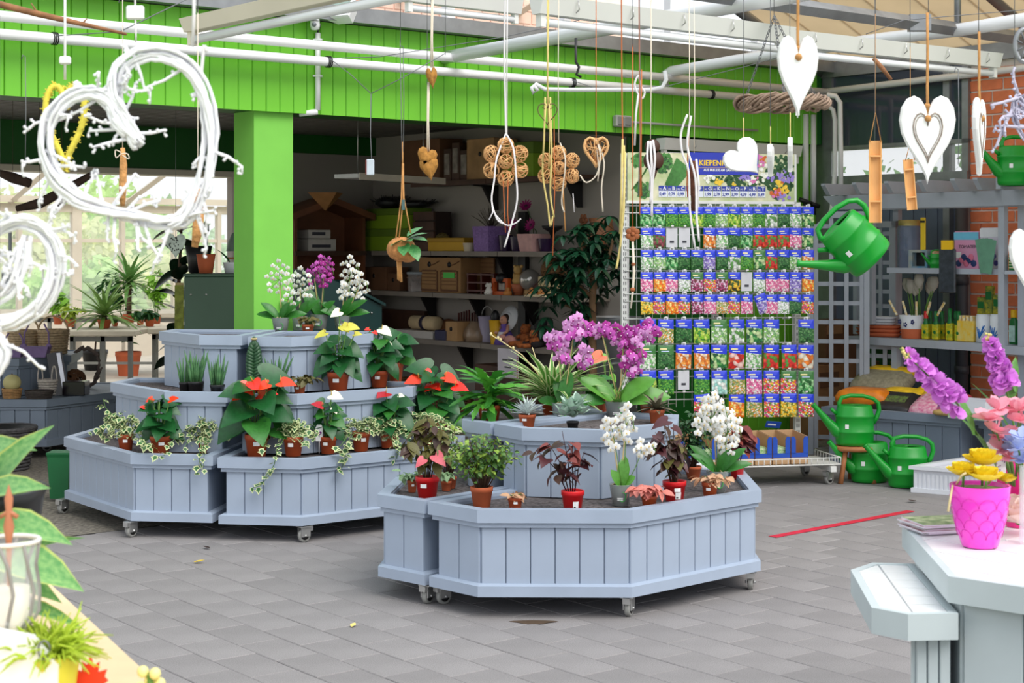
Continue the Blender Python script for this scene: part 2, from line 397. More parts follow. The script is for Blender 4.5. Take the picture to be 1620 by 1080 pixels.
# white ribbed trough on the floor
tr=[(2.585,10.30),(3.25,9.9),(3.55,10.28),(3.05,10.72)]
tcx,tcy=3.1,10.35;P=[(x-tcx,y-tcy)for x,y in tr]
t=thing('plant_trough','pale grey ribbed rectangular trough standing on the paving beside the green watering cans','trough',(tcx,tcy,0))
WT=M('white_plastic',(222,224,230),.4,.03,5)
q=MB();q.ring(offset(P,-.02),offset(P,-.04),0,.165);q.prism(offset(P,-.03),0,.012)
for i in range(4):
 p0=Vector(offset(P,-.02)[i]);p1=Vector(offset(P,-.02)[(i+1)%4]);L=(p1-p0).length;e=(p1-p0)/L;nn=Vector((e.y,-e.x));k=int(L/.028)
 for j in range(k):
  s0=p0+e*(L*(j+.2)/k);s1=p0+e*(L*(j+.75)/k);q.prism([tuple(s0),tuple(s0+nn*.006),tuple(s1+nn*.006),tuple(s1)][::1],.03,.125)
q.build('shell',WT,t)
q=MB();q.ring(P,offset(P,-.045),.15,.172);q.ring(offset(P,-.008),offset(P,-.03),0,.03);q.build('rim',WT,t)
q=MB();q.prism(offset(P,-.04),.05,.075);q.build('inner_floor',M('trough_inside',(196,196,202),.7,.1,8),t)
# ---------------- sunlit tiled display table and its step at the front right
TILE=M('white_tile',(246,246,246),.25,.02,4);PALEG=M('pale_grey_paint',(196,206,208),.5,.04,5);PALEG2=M('pale_grey_groove',(150,160,166),.6,.04,5)
def tiled_table(name,label,cat,poly,z,rimh,body_poly,tiles_,vis,th,groutlen,pw=.11,bodyh=None):
 n=len(poly);cx_=sum(p[0]for p in poly)/n;cy_=sum(p[1]for p in poly)/n;P=[(x-cx_,y-cy_)for x,y in poly];Bp=[(x-cx_,y-cy_)for x,y in body_poly]
 t=thing(name,label,cat,(cx_,cy_,0))
 q=MB();q.ring(P,offset(P,-.022),z-rimh,z+.002);q.build('rim',PALEG,t);q=MB();q.prism(offset(P,-.02),z-rimh,z-.012);q.build('grout_bed',PALEG2,t)
 q=MB();q.prism(Bp,0,z-rimh);q.build('body',PALEG2,t)
 m=len(Bp)
 for i in vis:
  p0=Vector(Bp[i]);p1=Vector(Bp[(i+1)%m]);L=(p1-p0).length;k=max(1,round(L/pw));w=L/k
  me=plank_for(w-.004,z-rimh-.004,PALEG)
  for j in range(k):s=p0+(p1-p0)*((j*w+.002)/L);put('plank',me,t,(s.x,s.y,0),(0,0,math.atan2(p1.y-p0.y,p1.x-p0.x)))
 # tiles clipped to the inner outline
 inn=[Vector((x,y))for x,y in offset(P,-.0235)]
 def clip(pg):
  for i in range(len(inn)):
   a,b=inn[i],inn[(i+1)%len(inn)];e=b-a;out=[]
   for j in range(len(pg)):
    p,q_=pg[j],pg[(j+1)%len(pg)];dp=e.x*(p.y-a.y)-e.y*(p.x-a.x);dq=e.x*(q_.y-a.y)-e.y*(q_.x-a.x)
    if dp>=0:out.append(p)
    if dp*dq<0:out.append(p+(q_-p)*(dp/(dp-dq)))
   pg=out
   if len(pg)<3:return None
  return pg
 tw,tl=tiles_;c,s=math.cos(th),math.sin(th);ex=Vector((c,s));ey=Vector((-s,c))
 for i in range(-12,13):
  for j in range(-12,13):
   o=ex*(i*tw)+ey*(j*tl);g=.0028
   pg=clip([o+ex*g+ey*g,o+ex*(tw-g)+ey*g,o+ex*(tw-g)+ey*(tl-g),o+ex*g+ey*(tl-g)])
   if pg and sum(pg[k].x*pg[(k+1)%len(pg)].y-pg[(k+1)%len(pg)].x*pg[k].y for k in range(len(pg)))>.0006:
    q=MB();q.prism([tuple(v)for v in pg],z-.012,z);q.build('tile',TILE,t)
 return t
TP=[(1.177,4.77),(1.11,4.02),(1.50,3.68),(2.2,3.6),(2.75,4.0),(2.8,4.77),(2.4,5.1),(1.55,5.05)]
TBp=offset(TP,-.045)
tiled_table('display_table','large octagonal display table with white tiled top and pale grey boarded sides','table',TP,.76,.065,TBp,(.15,.15),(0,1,2,7),rad(40),0,pw=.17)
ST=[(.973,4.54),(.925,4.065),(1.0,3.99),(1.130,4.0),(1.178,4.63),(1.06,4.645)]
STB=[(1.125,4.40),(1.036,4.06),(1.122,4.045),(1.150,4.40)]
tiled_table('display_step','narrow white tiled step with pale grey rim attached low beside the display table','display step',ST,.67,.065,STB,(.117,.1),(0,1),rad(-5),0,pw=.03)
# ================================================================ right-hand side: window wall, brick wall, roof, shelf unit
SLATE=M('slate_boards',(98,108,128),.5,.10,6);SLATE2=M('slate_gap',(38,44,56),.7,.05,6)
BRICK=M('orange_brick',(232,132,90),.85,.18,5);MORT=M('grey_mortar',(222,216,208),.95,.08,12)
GLASSD=M('tinted_glass',(60,68,84),.06,.04,1.5,spec=.9)
AW=5.55
bB=b_at(AW,1534) # where the windows end and the brick begins
bN=-3.9
w1=MB();abox(w1,AW+.06,AW+.12,bB,-.05,0,2.06);wall_window=struct(w1.build('wall_window',SLATE2))
spl=MB();spl.loft([[(0,0,0),(.115,0,0),(.115,0,2.06),(0,0,2.06)],[(.002,-.016,0),(.113,-.016,0),(.113,-.016,2.06),(.002,-.016,2.06)]]);splm=spl.mesh('plank',SLATE)
b=-.08
while b>bB+.1:put('plank',splm,wall_window,F(AW+.06,b,0),(0,0,AZ-PI/2));b-=.12
win=MB();bars=[(-.06,.05),(b_at(AW,1499),.03),(bB+.03,.03)]
for bb,h in bars:abox(win,AW-.02,AW+.06,bb-h,bb+h,0 if h>.04 else 1.0,3.15)
abox(win,AW-.035,AW+.05,bB,-.05,2.13,2.20);abox(win,AW-.02,AW+.05,bB,-.05,2.055,2.085);abox(win,AW-.02,AW+.05,bB,-.05,2.42,2.455);abox(win,AW-.03,AW+.06,bN,0,3.05,3.2)
window_1=struct(win.build('window_1',ZINC))
CLEAR=M('clear_glass',(235,240,242),.02,0,spec=.6,thin=.82)
p=MB();abox(p,AW+.01,AW+.016,bB,-.05,2.45,3.06);p.build('pane',GLASSD,window_1)
p=MB();abox(p,AW+.01,AW+.016,bB,-.05,2.09,2.13);abox(p,AW+.01,AW+.016,bB,-.05,2.20,2.42);p.build('pane',CLEAR,window_1)
w2=MB();abox(w2,AW+.02,AW+.3,bN,bB,0,3.05);wall_brick2=struct(w2.build('wall_brick',MORT))
bl,bh=.205,.0935
bme2=MB();bme2.loft([[(0,0,0),(bl-.016,0,0),(bl-.016,0,bh-.016),(0,0,bh-.016)],[(.002,-.008,.002),(bl-.018,-.014,.002),(bl-.014,-.014,bh-.014),(.002,-.014,bh-.014)]]);bme2=bme2.mesh('brick',BRICK)
r=0;z=.3
while z<3.0:
 b=bB-(.10 if r%2 else 0)
 if r%2:put('brick',bme2,wall_brick2,F(AW+.02,bB,z),(0,0,AZ-PI/2),(.49,1,1))
 while b>bN+bl:
  c=F(AW+.02,b-.1,z);px=CX+c.x/c.y*FPX
  if px<1900:put('brick',bme2,wall_brick2,F(AW+.02,b,z),(0,0,AZ-PI/2))
  b-=bl
 z+=bh;r+=1
# drain pipe on the brick wall
q=MB();bb=b_at(AW-.1,1519);q.tube([F(AW-.08,bb,0),F(AW-.08,bb,2.0)],.05,12);q.tube([F(AW-.08,bb,1.3),F(AW-.08,bb,1.36)],.058,12);q.tube([F(AW-.08,bb,.6),F(AW-.08,bb,.66)],.058,12)
tag(q.build('drain_pipe',M('dark_grey_pipe',(58,60,68),.5,.05,5)),'dark grey drainpipe standing before the brick wall behind the right shelf','pipe')
# sloping roof with beige panels over the right half
BEIGE=M('beige_panel',(196,172,136),.75,.08,2,leaf=.55)
rf=MB();sl_=.42
def roofz(a):return 3.16+(AW-a)*sl_
rf.tube([F(AW,.1,roofz(AW)+.06),F(3.2,.1,roofz(3.2)+.06)],.03,4);rf.tube([F(AW,-6.2,roofz(AW)+.06),F(3.2,-6.2,roofz(3.2)+.06)],.03,4)
roof=struct(rf.build('ceiling_roof',BEIGE))
lenp=math.hypot(AW-3.2,(AW-3.2)*sl_)
pp=MB();pp.loft([[(0,0,0),(lenp,0,0),(lenp,.405,0),(0,.405,0)],[(.004,.006,-.02),(lenp-.004,.006,-.02),(lenp-.004,.399,-.02),(.004,.399,-.02)]],cap=False);pp.quad((.004,.006,-.02),(.004,.399,-.02),(lenp-.004,.399,-.02),(lenp-.004,.006,-.02));ppm=pp.mesh('panel',BEIGE)
for k in range(15):
 o=put('panel',ppm,roof,F(AW,-.3-.41*k+.41,roofz(AW)+.03));o.rotation_euler=(0,-math.atan(sl_),AZ+PI)
for k,bb in enumerate((.0,-2.2,-4.4)):
 q=MB();p0,p1=F(AW,bb,roofz(AW)-.06),F(3.2,bb,roofz(3.2)-.06)
 q.tube([p0,p1],.05,4);struct(q.build('trim_rafter',ZINC))
# zinc tie beam, hanger
q=MB();p0=W(1400,30,9.5);d=Vector((UX,UY,0))
q.tube([p0-d*1.7,p0+d*2.2],.045,4,smooth=False)
for s in(.3,):q.box(*(p0+d*s-Vector((.05,.05,.05))),*(p0+d*s+Vector((.08,.02,.05))))
hx=p0+d*.72;q.tube([hx,hx+Vector((0,0,.55))],.022,4)
tag(q.build('tie_beam',ZINC),'galvanised steel tie beam crossing under the beige roof, with hanger','beam')
# ---------------- heating pipes
def pipe(label,pts,r,cap=True,n=12,mat=WHITEP,name='heating_pipe'):
 q=MB();q.tube(pts,r,n);return tag(q.build(name,mat),label,'pipe')
pipe('lower white heating pipe running along the green fascia',[F(A0,-.16,2.81),F(5.45,-.16,2.81)],.031)
pipe('upper white heating pipe running along the green fascia',[F(A0,-.16,2.913),F(5.45,-.16,2.913)],.031)
br=thing('pipe_clamps','dark wire clamps wrapped around the lower white heating pipe','clamp',(0,0,0))
for px in(83,517,903,1123):
 a=a_at(-.16,px);q=MB()
 for k in range(3):q.tube([F(a+.012*k,-.16+.036*math.cos(t*PI/5),2.81+.036*math.sin(t*PI/5))for t in range(11)],.004,5)
 q.build('clamp',BLACKP,br)
pipe('white pipe coming forward from the fascia at the upper middle of the picture',[W(703,91,11.1),W(1200,2,8.57),W(1330,-22,7.9)],.045)
pipe('white pipe coming forward beneath the beige roof, with a bent stub end',[W(1050,145,12.45),W(1050,120,12.4),W(1062,113,12.3),W(1197,90,11.6),W(1400,61,10.4),W(1520,47,9.9),W(1660,25,9.3)],.042)
pipe('thin white pipe along the top of the tinted windows',[W(1290,147,13.55),W(1607,109,12.1),W(1700,96,11.7)],.028)
for i,(px,yb,nm)in enumerate(((1273,318,'left'),(1285,322,'right'))):
 t=thing('riser_pipe',nm+' of two white riser pipes on the green wall by the corner','pipe',F(a_at(-.02,px),-.03,0))
 zt=1.6+(HY-178)*13.3/FPX;zb=1.6-(yb-HY)*13.3/FPX
 q=MB();q.tube([(0,0,zb),(0,0,zt)],.026,10);q.build('tube',WHITEP,t)
 q=MB();q.tube([(0,0,zb-.09),(0,0,zb+.01)],.024,8);q.tube([(-.06,-.03,zb+.02),(.05,-.02,zb-.02)],.02,8);q.build('valve',BLACKP,t)
q=MB();q.tube([W(1290,165,13.2),W(1308,166,13.2),W(1318,174,13.2),W(1321,190,13.2),W(1321,270,13.2),W(1316,330,13.2),W(1310,345,13.2)],.02,8)
tag(q.build('cable_tube',WHITEP),'thin white bent tube curling down beside the zinc corner post','tube')
q=MB();q.tube([W(1308,150,13.1),W(1322,152,13.1),W(1329,162,13.1),W(1330,230,13.1),W(1330,330,13.1)],.022,8)
tag(q.build('cable_tube',WHITEP),'white bent drain tube standing against the tinted window edge','tube')
# ---------------- fluorescent battens
BAT=M('batten_white',(226,226,222),.45,.03,3);TUBE=M('lamp_tube',(240,242,246),.25,.02,3);DUST=M('batten_cream',(232,222,204),.5,.04,3)
def batten(label,p0,d,L,h=.085,mat=BAT,clips=5):
 t=thing('fluorescent_batten',label,'lamp',p0,math.atan2(d.y,d.x))
 q=MB();q.loft([[(x,-.03,0),(x,.03,0),(x,.055,h),(x,-.055,h)]for x in(0,L)]);q.build('housing',mat,t)
 q=MB();q.tube([(.03,0,-.035),(L-.03,0,-.035)],.02,10);q.build('tube',TUBE,t)
 for x in(.015,L-.045):q=MB();q.box(x,-.02,-.06,x+.03,.02,.002);q.build('lamp_holder',mat,t)
 for k in range(clips):
  x=L*(k+.6)/clips;q=MB();q.tube([(x,-.06,h*.9),(x,-.066,h*.4),(x,-.045,.02),(x+.008,-.06,.035)],.0035,4);q.build('clip',STEEL,t)
 return t
DU=Vector((UX,UY,0));DV=Vector((-UY,UX,0))
pA=W(848,22,7.5);batten('long white fluorescent batten hanging across the upper right',pA,W(1230,70,8.55)-pA,1.78)
pA2=W(1232,72,8.57);batten('second white fluorescent batten, in line behind the big pointed white heart',pA2,W(1583,118,9.68)-pA2,1.86)
pB=W(300,52,7.2);batten('cream fluorescent batten reaching in at the upper left',pB,-DV+Vector((.03,0,0)),2.2,.06,DUST,0)
pC=W(640,2,9.2);batten('short white fluorescent batten at the top edge above the gutter',pC,DU,.85,.09,BAT,0)
pD=F(3.56,-.06,2.36);batten('dusty fluorescent batten mounted under the green fascia above the seed stand',pD,DU,1.6,.09,BAT,3)
# ---------------- flood light, conduit, junction box
t=thing('flood_light','white square flood light aimed down above the gutter','lamp',W(538,14,10.4),-.5)
q=MB();q.T=Matrix.Rotation(-.55,4,'X');q.loft([[(-.06,.10,-.045),(.06,.10,-.045),(.06,.10,.045),(-.06,.10,.045)],[(-.10,0,-.075),(.10,0,-.075),(.10,0,.075),(-.10,0,.075)],[(-.10,-.02,-.075),(.10,-.02,-.075),(.10,-.02,.075),(-.10,-.02,.075)],[(-.08,-.02,-.06),(.08,-.02,-.06),(.08,-.02,.06),(-.08,-.02,.06)],[(-.07,.0,-.05),(.07,.0,-.05),(.07,.0,.05),(-.07,.0,.05)]]);q.build('case',WHITEP,t)
q=MB();q.T=Matrix.Rotation(-.55,4,'X');q.box(-.078,-.012,-.058,.078,-.008,.058);q.build('glass',M('lamp_glass',(150,170,160),.08,.1,6),t)
q=MB();q.tube([(-.10,.02,0),(-.17,.04,-.01),(-.2,.05,-.1)],.01,6);q.build('bracket',BLACKP,t)
t=thing('motion_sensor','small white motion sensor hanging under the flood light bracket','sensor',W(498,32,10.35))
q=MB();q.box(-.03,-.03,-.005,.03,.03,.055);q.build('case',WHITEP,t)
q=MB();q.T=Matrix.Rotation(.35,4,'X');q.lathe([(.001,-.065),(.028,-.06),(.034,-.03),(.03,0)],12);q.build('eye_housing',WHITEP,t)
q=MB();q.tube([(.0,-.031,-.03),(.0,-.04,-.034)],.016,10);q.build('lens',M('grey_lens',(120,124,130),.2,.02),t)
pc_=F(a_at(-.04,502),-.045,0)
t=thing('conduit','white vertical cable conduit with clips on the green fascia under the flood light','conduit',(pc_.x,pc_.y,0))
q=MB();q.tube([(0,0,2.50),(0,0,3.01)],.018,8);q.build('tube',WHITEP,t)
q=MB();q.tube([(0,0,2.49),(-.12,-.02,2.475)],.02,8);q.build('stub',WHITEP,t)
for z in(2.72,2.96):q=MB();q.box(-.03,-.02,z,.03,.03,z+.012);q.build('clip',WHITEP,t)
q=MB();q.tube([(.0,-.01,3.01),(.02,-.03,3.06),(-.01,-.03,3.10),(.01,-.02,3.16)],.007,6);q.build('cable',BLACKP,t)
ja=a_at(-.04,970)
t=thing('junction_box','grey double switch box with a thin conduit on the lower edge of the fascia','switch box',F(ja,-.03,2.515),AZ)
GREYS=M('switch_grey',(168,166,162),.5,.04,6)
q=MB();q.bbox(0,-.05,0,.16,0,.09,.008);q.build('case',GREYS,t)
for k in range(2):q=MB();q.bbox(.012+.072*k,-.058,.012,.076+.072*k,-.04,.078,.006);q.build('rocker',M('switch_dark',(128,128,126),.5,.03),t)
q=MB();q.tube([(.16,-.02,.045),(1.6,-.02,.045)],.01,6);q.build('conduit',GREYS,t)
# ---------------- pergola shelf unit
AS,AE=4.70,5.05
SG=M('shelf_grey',(166,172,182),.55,.07,6)
b0,b1=b_at(AS,1342),b_at(AS,1590)
sh=thing('pergola_shelf','slate-grey wooden shelf unit with a pergola top and two shelves at the right','shelf',F(AS,b0,0),AZ-PI/2)
Ls=b0-b1;D=AE-AS # local x runs along the unit, y to the back
def zpx(y,Y):return 1.6-(y-HY)*Y/FPX
q=MB();q.box(-.02,0,.862,Ls,D,.90);q.box(-.02,-.012,.845,Ls,.01,.902);q.build('lower_shelf',SG,sh)
q=MB();q.box(.38,0,1.405,Ls-.03,D,1.43);q.box(.38,-.01,1.40,Ls-.03,.008,1.44);q.build('upper_shelf',SG,sh)
for(x,y0_,z0,z1)in((Ls-.045,-.02,0,2.03),(Ls-.045,D-.03,0,1.93),(.18,D-.03,0,1.93),(.40,.02,.0,.862),(.18,.0,1.0,1.90)):
 q=MB();q.box(x,y0_,z0,x+.05,y0_+.05,z1);q.build('post',SG,sh)
for y0_ in(-.035,D-.05):
 q=MB();q.loft([[(-.22,y0_,1.99),(-.22,y0_+.035,1.99),(-.22,y0_+.035,2.0),(-.22,y0_,2.0)],[(-.10,y0_,1.89),(-.10,y0_+.035,1.89),(-.10,y0_+.035,2.0),(-.10,y0_,2.0)],[(Ls,y0_,1.89),(Ls,y0_+.035,1.89),(Ls,y0_+.035,2.0),(Ls,y0_,2.0)]]);q.build('beam',SG,sh)
for x in(-.02,.28,.58,.88,Ls-.25,Ls-.06):
 q=MB();q.loft([[(x,-.30,2.07),(x+.04,-.30,2.07),(x+.04,-.30,2.085),(x,-.30,2.085)],[(x,-.24,2.0),(x+.04,-.24,2.0),(x+.04,-.24,2.085),(x,-.24,2.085)],[(x,D+.1,2.0),(x+.04,D+.1,2.0),(x+.04,D+.1,2.085),(x,D+.1,2.085)]]);q.build('rafter',SG,sh)
# trellis back panel under the lower shelf and trellis side panel
def trellis(label,org,rz,w,h,nx,nz,cut=0,frame=.03):
 t=thing('trellis',label,'trellis',org,rz)
 for k in range(nx):x=w*(k+.5)/nx;q=MB();q.box(x-.016,-.012,.05,x+.016,0,h-.01-(cut*(1-x/(w*.35))if cut and x<w*.35 else 0));q.build('upright',SG,t)
 for k in range(nz):z=.06+(h-.1)*(k+.5)/nz;q=MB();q.box(0,0,z-.016,w,.012,z+.016);q.build('slat',SG,t)
 for x in(0,w-.04):q=MB();q.box(x,-.02,0,x+.04,.025,h-(cut if x==0 else 0));q.build('post',SG,t)
 q=MB();
 if cut:q.loft([[(0,-.02,h-cut-.04),(0,.025,h-cut-.04),(0,.025,h-cut),(0,-.02,h-cut)],[(w*.35,-.02,h-.05),(w*.35,.025,h-.05),(w*.35,.025,h),(w*.35,-.02,h)],[(w,-.02,h-.05),(w,.025,h-.05),(w,.025,h),(w,-.02,h)]])
 else:q.box(0,-.02,h-.05,w,.025,h)
 q.build('rail',SG,t);return t
tp=W(1279,700,12.2);trellis('tall grey trellis with a cut corner standing beside the seed stand',(tp.x,tp.y,0),-.25,.46,1.87,4,12,cut=.16)
trellis('low grey trellis closing the left end under the right-hand shelf',F(4.7,b_at(4.7,1356),0),AZ-PI/2+.35,.36,.86,4,6)
trellis('narrow grey trellis behind the hanging watering can at the shelf end',F(5.0,b_at(5.0,1352),.9),AZ-PI/2,.42,.9,4,7)
# second unit entering at the right edge
sh2=thing('pergola_shelf','second slate-grey pergola shelf cut off by the right edge of the picture','shelf',F(AS-.05,b1-.03,0),AZ-PI/2)
q=MB();q.box(0,0,.855,1.0,D,.895);q.box(0,-.012,.84,1.0,.01,.897);q.build('lower_shelf',SG,sh2)
q=MB();q.box(0,0,1.405,1.0,D,1.43);q.build('upper_shelf',SG,sh2)
for(x,y0_)in((.04,.1),(.9,.0),(.9,D-.05)):q=MB();q.box(x,y0_,0,x+.05,y0_+.05,1.95);q.build('post',SG,sh2)
q=MB();q.box(.0,-.035,1.89,1.1,0,2.0);q.build('beam',SG,sh2)
for x in(.1,.4):q=MB();q.box(x,-.25,2.0,x+.04,D+.1,2.085);q.build('rafter',SG,sh2)
# ================================================================ store room: shelves on the side wall and what stands on them
SHW=M('shelf_board',(128,118,108),.6,.1,5);BRK=M('black_bracket',(22,20,20),.5,.05,6)
CARD=M('cardboard',(150,108,70),.8,.12,7);CARDD=M('cardboard_dark',(106,70,44),.8,.15,6)
ASH=3.17;ZS={1:2.18,2:1.56,3:1.19,4:.77};RZ=AZ-PI/2
def wall_shelf(label,z,px0,px1,mat,nb=3,d=.34):
 b0_,b1_=b_at(ASH,px0),b_at(ASH,px1);L=b0_-b1_
 t=thing('wall_shelf',label,'shelf',F(ASH,b0_,z),RZ)
 k=max(2,round(L/.95))
 for i in range(k):q=MB();q.box(L*i/k+.004,0,-.03,L*(i+1)/k-.004,d,0);q.box(L*i/k+.004,-.006,-.042,L*(i+1)/k-.004,.004,0);q.build('board',mat,t)
 for i in range(nb):
  x=L*(i+.75)/nb;q=MB();q.loft([[(x,.05,-.04),(x,d-.01,-.04),(x,d-.01,-.07),(x,.05,-.05)],[(x+.03,.05,-.04),(x+.03,d-.01,-.04),(x+.03,d-.01,-.07),(x+.03,.05,-.05)]])
  q.loft([[(x,.16,-.05),(x,d-.01,-.05),(x,d-.01,-.26),(x,d-.05,-.26)],[(x+.03,.16,-.05),(x+.03,d-.01,-.05),(x+.03,d-.01,-.26),(x+.03,d-.05,-.26)]]);q.build('bracket',BRK,t)
 return t
wall_shelf('dark brown top wall shelf holding cardboard boxes in the store room',ZS[1],650,905,DARKWOOD,2)
wall_shelf('grey wall shelf with lime boxes and purple flowers in the store room',ZS[2],588,905,SHW)
wall_shelf('grey wall shelf with the cardboard cabinet and figurines in the store room',ZS[3],588,915,SHW,4)
wall_shelf('lowest grey wall shelf with the dolls and soft toys in the store room',ZS[4],640,900,SHW)
q=MB();bq=b_at(3.49,828);q.T=Matrix.Translation(F(3.47,bq,0))@Matrix.Rotation(RZ,4,'Z');q.box(-.05,0,.0,.05,.045,1.9)
tag(q.build('shelf_upright',BRK),'black upright post carrying the wall shelves of the store room','post')
def spot(s,px0,px1,ytop,a=3.33,z=None):
 zz=ZS[s]if z is None else z
 b0_,b1_=b_at(a,px0),b_at(a,px1);p=F(a,(b0_+b1_)/2,zz);w=b0_-b1_
 h=1.6-(ytop-HY)*p.y/FPX-zz
 return p,w,h
def item(name,label,cat,s,px0,px1,ytop,a=3.33,z=None,group=None):
 p,w,h=spot(s,px0,px1,ytop,a,z);return thing(name,label,cat,p,RZ,group),w,h
def carton(label,s,px0,px1,ytop,mat=CARD,d=.26,flaps=False,a=3.34,name='cardboard_box',cat='box',lid=None,z=None,holes=True):
 t,w,h=item(name,label,cat,s,px0,px1,ytop,a,z)
 q=MB()
 if lid:q.bbox(-w/2+.008,-d/2+.008,0,w/2-.008,d/2-.008,h*.7,.004)
 else:q.bbox(-w/2,-d/2,0,w/2,d/2,h,.004)
 q.build('carton',mat,t)
 if lid:q=MB();q.bbox(-w/2,-d/2,h*.66,w/2,d/2,h,.006);q.build('lid',lid,t)
 elif holes:q=MB();q.tube([(0,-d/2-.001,h*.62),(0,-d/2+.004,h*.62)],min(.022,h*.12),10);q.build('grip_hole',BLACKP,t);q=MB();q.box(-w/2,-.02,h-.001,w/2,.02,h+.0015);q.build('tape',CARDD,t)
 return t
# top shelf
carton('brown cardboard carton at the far end of the top wall shelf',1,652,714,222,CARDD)
for i,(x0,x1,y)in enumerate(((716,728,236),(729,741,226),(742,755,238))):
 t,w,h=item('picture_block',('first','second','third')[i]+' of three dark framed blocks in the middle of the top wall shelf','frame',1,x0,x1,y)
 q=MB();q.bbox(-w/2,-.1,0,w/2,.1,h,.004);q.build('block',DARKWOOD,t)
 q=MB();q.box(-w/2+.02,-.106,h*.2,w/2-.02,-.1,h*.85);q.build('picture',M('photo_grey',(140,130,120),.5,.5,9),t)
carton('tan carton with dark ornaments printed on it on the top wall shelf',1,757,800,220,M('tan_card',(176,136,92),.8,.25,5))
LIME=M('lime_card',(128,160,26),.6,.06,4);LIMED=M('lime_card_dark',(96,124,30),.6,.06,4)
carton('lime green textile storage box on the top wall shelf near the wire hearts',1,812,862,226,LIME,lid=LIMED)
# hanging white board
t=thing('hanging_board','long white shelf board hung from the ceiling in the store room','board',W(563,277,12.6),math.atan2(1.0,.85))
pE=W(700,262,13.6)-W(563,277,12.6);t.rotation_euler=(0,0,math.atan2(pE.y,pE.x));L=pE.length
q=MB();q.box(0,-.02,-.02,L,.22,.012);q.build('board',WHITEP,t)
q=MB();q.box(.02,-.03,-.034,L,-.015,.02);q.build('edge_strip',CREAM,t)
for x in(.15,L-.15):q=MB();q.tube([(x,.1,.01),(x,.1,.6)],.004,5);q.build('hanger',STEEL,t)
# shelf 2
carton('lower of the two stacked lime green boxes on the wall shelf',2,592,668,362,LIME,lid=LIMED,d=.3)
p_,w_,h_=spot(2,592,668,362);zt_=ZS[2]+h_
carton('upper of the two stacked lime green boxes on the wall shelf',2,597,664,330,LIME,lid=LIMED,d=.28,z=zt_+.001)
p_,w_,h_=spot(2,597,664,330,z=zt_);zt2=zt_+h_
for i,(x0,x1,y)in enumerate(((604,634,311),(650,682,316))):
 t,w,h=item('black_wicker_bowl',('black wicker bowl with sticking twigs on top of the lime boxes','round black wicker bowl beside the twiggy one above the lime boxes')[i],'bowl',2,x0,x1,y,z=zt2+.001 if i==0 else zt2-.0)
 if i:t.location=F(3.33,b_at(3.33,657),zt2+.001)
 q=MB();q.lathe([(w*.25,0),(w*.5,h*.4),(w*.42,h*.8),(w*.2,h)],14,cap=True);q.build('bowl',BLACKP,t)
 q=MB();rr=random.Random(i)
 for k in range(26):
  a_=rr.uniform(0,2*PI);e=rr.uniform(.1,1.3);q.tube([(math.cos(a_)*w*.4,math.sin(a_)*w*.4,h*.5),(math.cos(a_)*w*(.5+.35*math.cos(e)),math.sin(a_)*w*.55,h*(.6+.55*math.sin(e)))],.003,4)
 stuff(q.build('twigs',BLACKP,t))
def mesh_ball(mb,c,r,k,rr,th=.003,n=5):
 for i in range(k):
  ax=Vector((rr.gauss(0,1),rr.gauss(0,1),rr.gauss(0,1))).normalized();u=ax.orthogonal().normalized();v=ax.cross(u);o=ax*rr.uniform(-.35,.35)*r;R_=math.sqrt(max(r*r-o.length_squared,1e-6))
  mb.tube([Vector(c)+o+(u*math.cos(2*PI*j/12)+v*math.sin(2*PI*j/12))*R_ for j in range(13)],th,n,cap=False)
t,w,h=item('brown_crate','dark brown crate leaning behind the lime boxes on the wall shelf','crate',2,668,700,334)
for k in range(4):q=MB();q.box(-w/2,-.1,h*k/4+.006,w/2,-.08,h*(k+1)/4-.006);q.build('slat',DARKWOOD,t)
q=MB();q.box(-w/2,-.08,0,w/2,.1,h*.98);q.build('core',M('crate_core',(40,24,18),.8,.1),t)
t,w,h=item('straw_bowl','glinting straw nest bowl beside the yellow box on the wall shelf','bowl',2,676,712,366)
q=MB();rr=random.Random(3);q.T=Matrix.Diagonal((1.3,1,.9,1));mesh_ball(q,(0,0,h*.55),h*.55,50,rr,.004);stuff(q.build('straw',M('straw_dark',(120,104,50),.5,.3,20),t))
YEL=M('yellow_card',(206,158,22),.6,.05,4)
carton('long mustard yellow box on the wall shelf',2,692,751,376,YEL,lid=M('yellow_card_lid',(176,134,24),.6,.05,4),d=.24)
def pot_item(label,s,px0,px1,ytop,mat,taper=.78,a=3.28,square=False,name='flower_pot',cat='pot',soil_mat=None):
 t,w,h=item(name,label,cat,s,px0,px1,ytop,a);r=w/2*.85;n=4 if square else 18
 q=MB();q.T=Matrix.Rotation(PI/4,4,'Z')if square else None;k=1.3 if square else 1
 q.lathe([(r*taper*k,0),(r*k,h*.97),(r*k,h),(r*.88*k,h),(r*.8*k,h*.85)],n,smooth=not square,cap=False);q.add([(r*.8*k*math.cos(2*PI*j/n),r*.8*k*math.sin(2*PI*j/n),h*.85)for j in range(n)],[tuple(range(n))]);q.build('pot',mat,t)
 return t,r,h
pot_item('tiny cream pot in front of the yellow box on the wall shelf',2,735,749,384,M('cream_pot',(206,190,166),.6,.06),a=3.22)
LIL=M('lilac_weave',(140,108,172),.7,.22,60,bump=.8);PUR=M('dark_purple_glaze',(44,22,58),.2,.15,20)
t,r,h=pot_item('square lilac woven pot with dark twigs on the wall shelf',2,760,792,358,LIL,.9,square=True)
q=MB();rr=random.Random(8)
for k in range(60):
 a_=rr.uniform(0,2*PI);e=rr.uniform(.05,.9);L=rr.uniform(.14,.24);d_=Vector((math.cos(a_)*math.sin(e),math.sin(a_)*math.sin(e),math.cos(e)))
 q.tube([Vector((0,0,h*.85)),Vector((0,0,h*.85))+d_*L*.6,Vector((0,0,h*.85))+d_*L+Vector((0,0,-.015))],.0022,4)
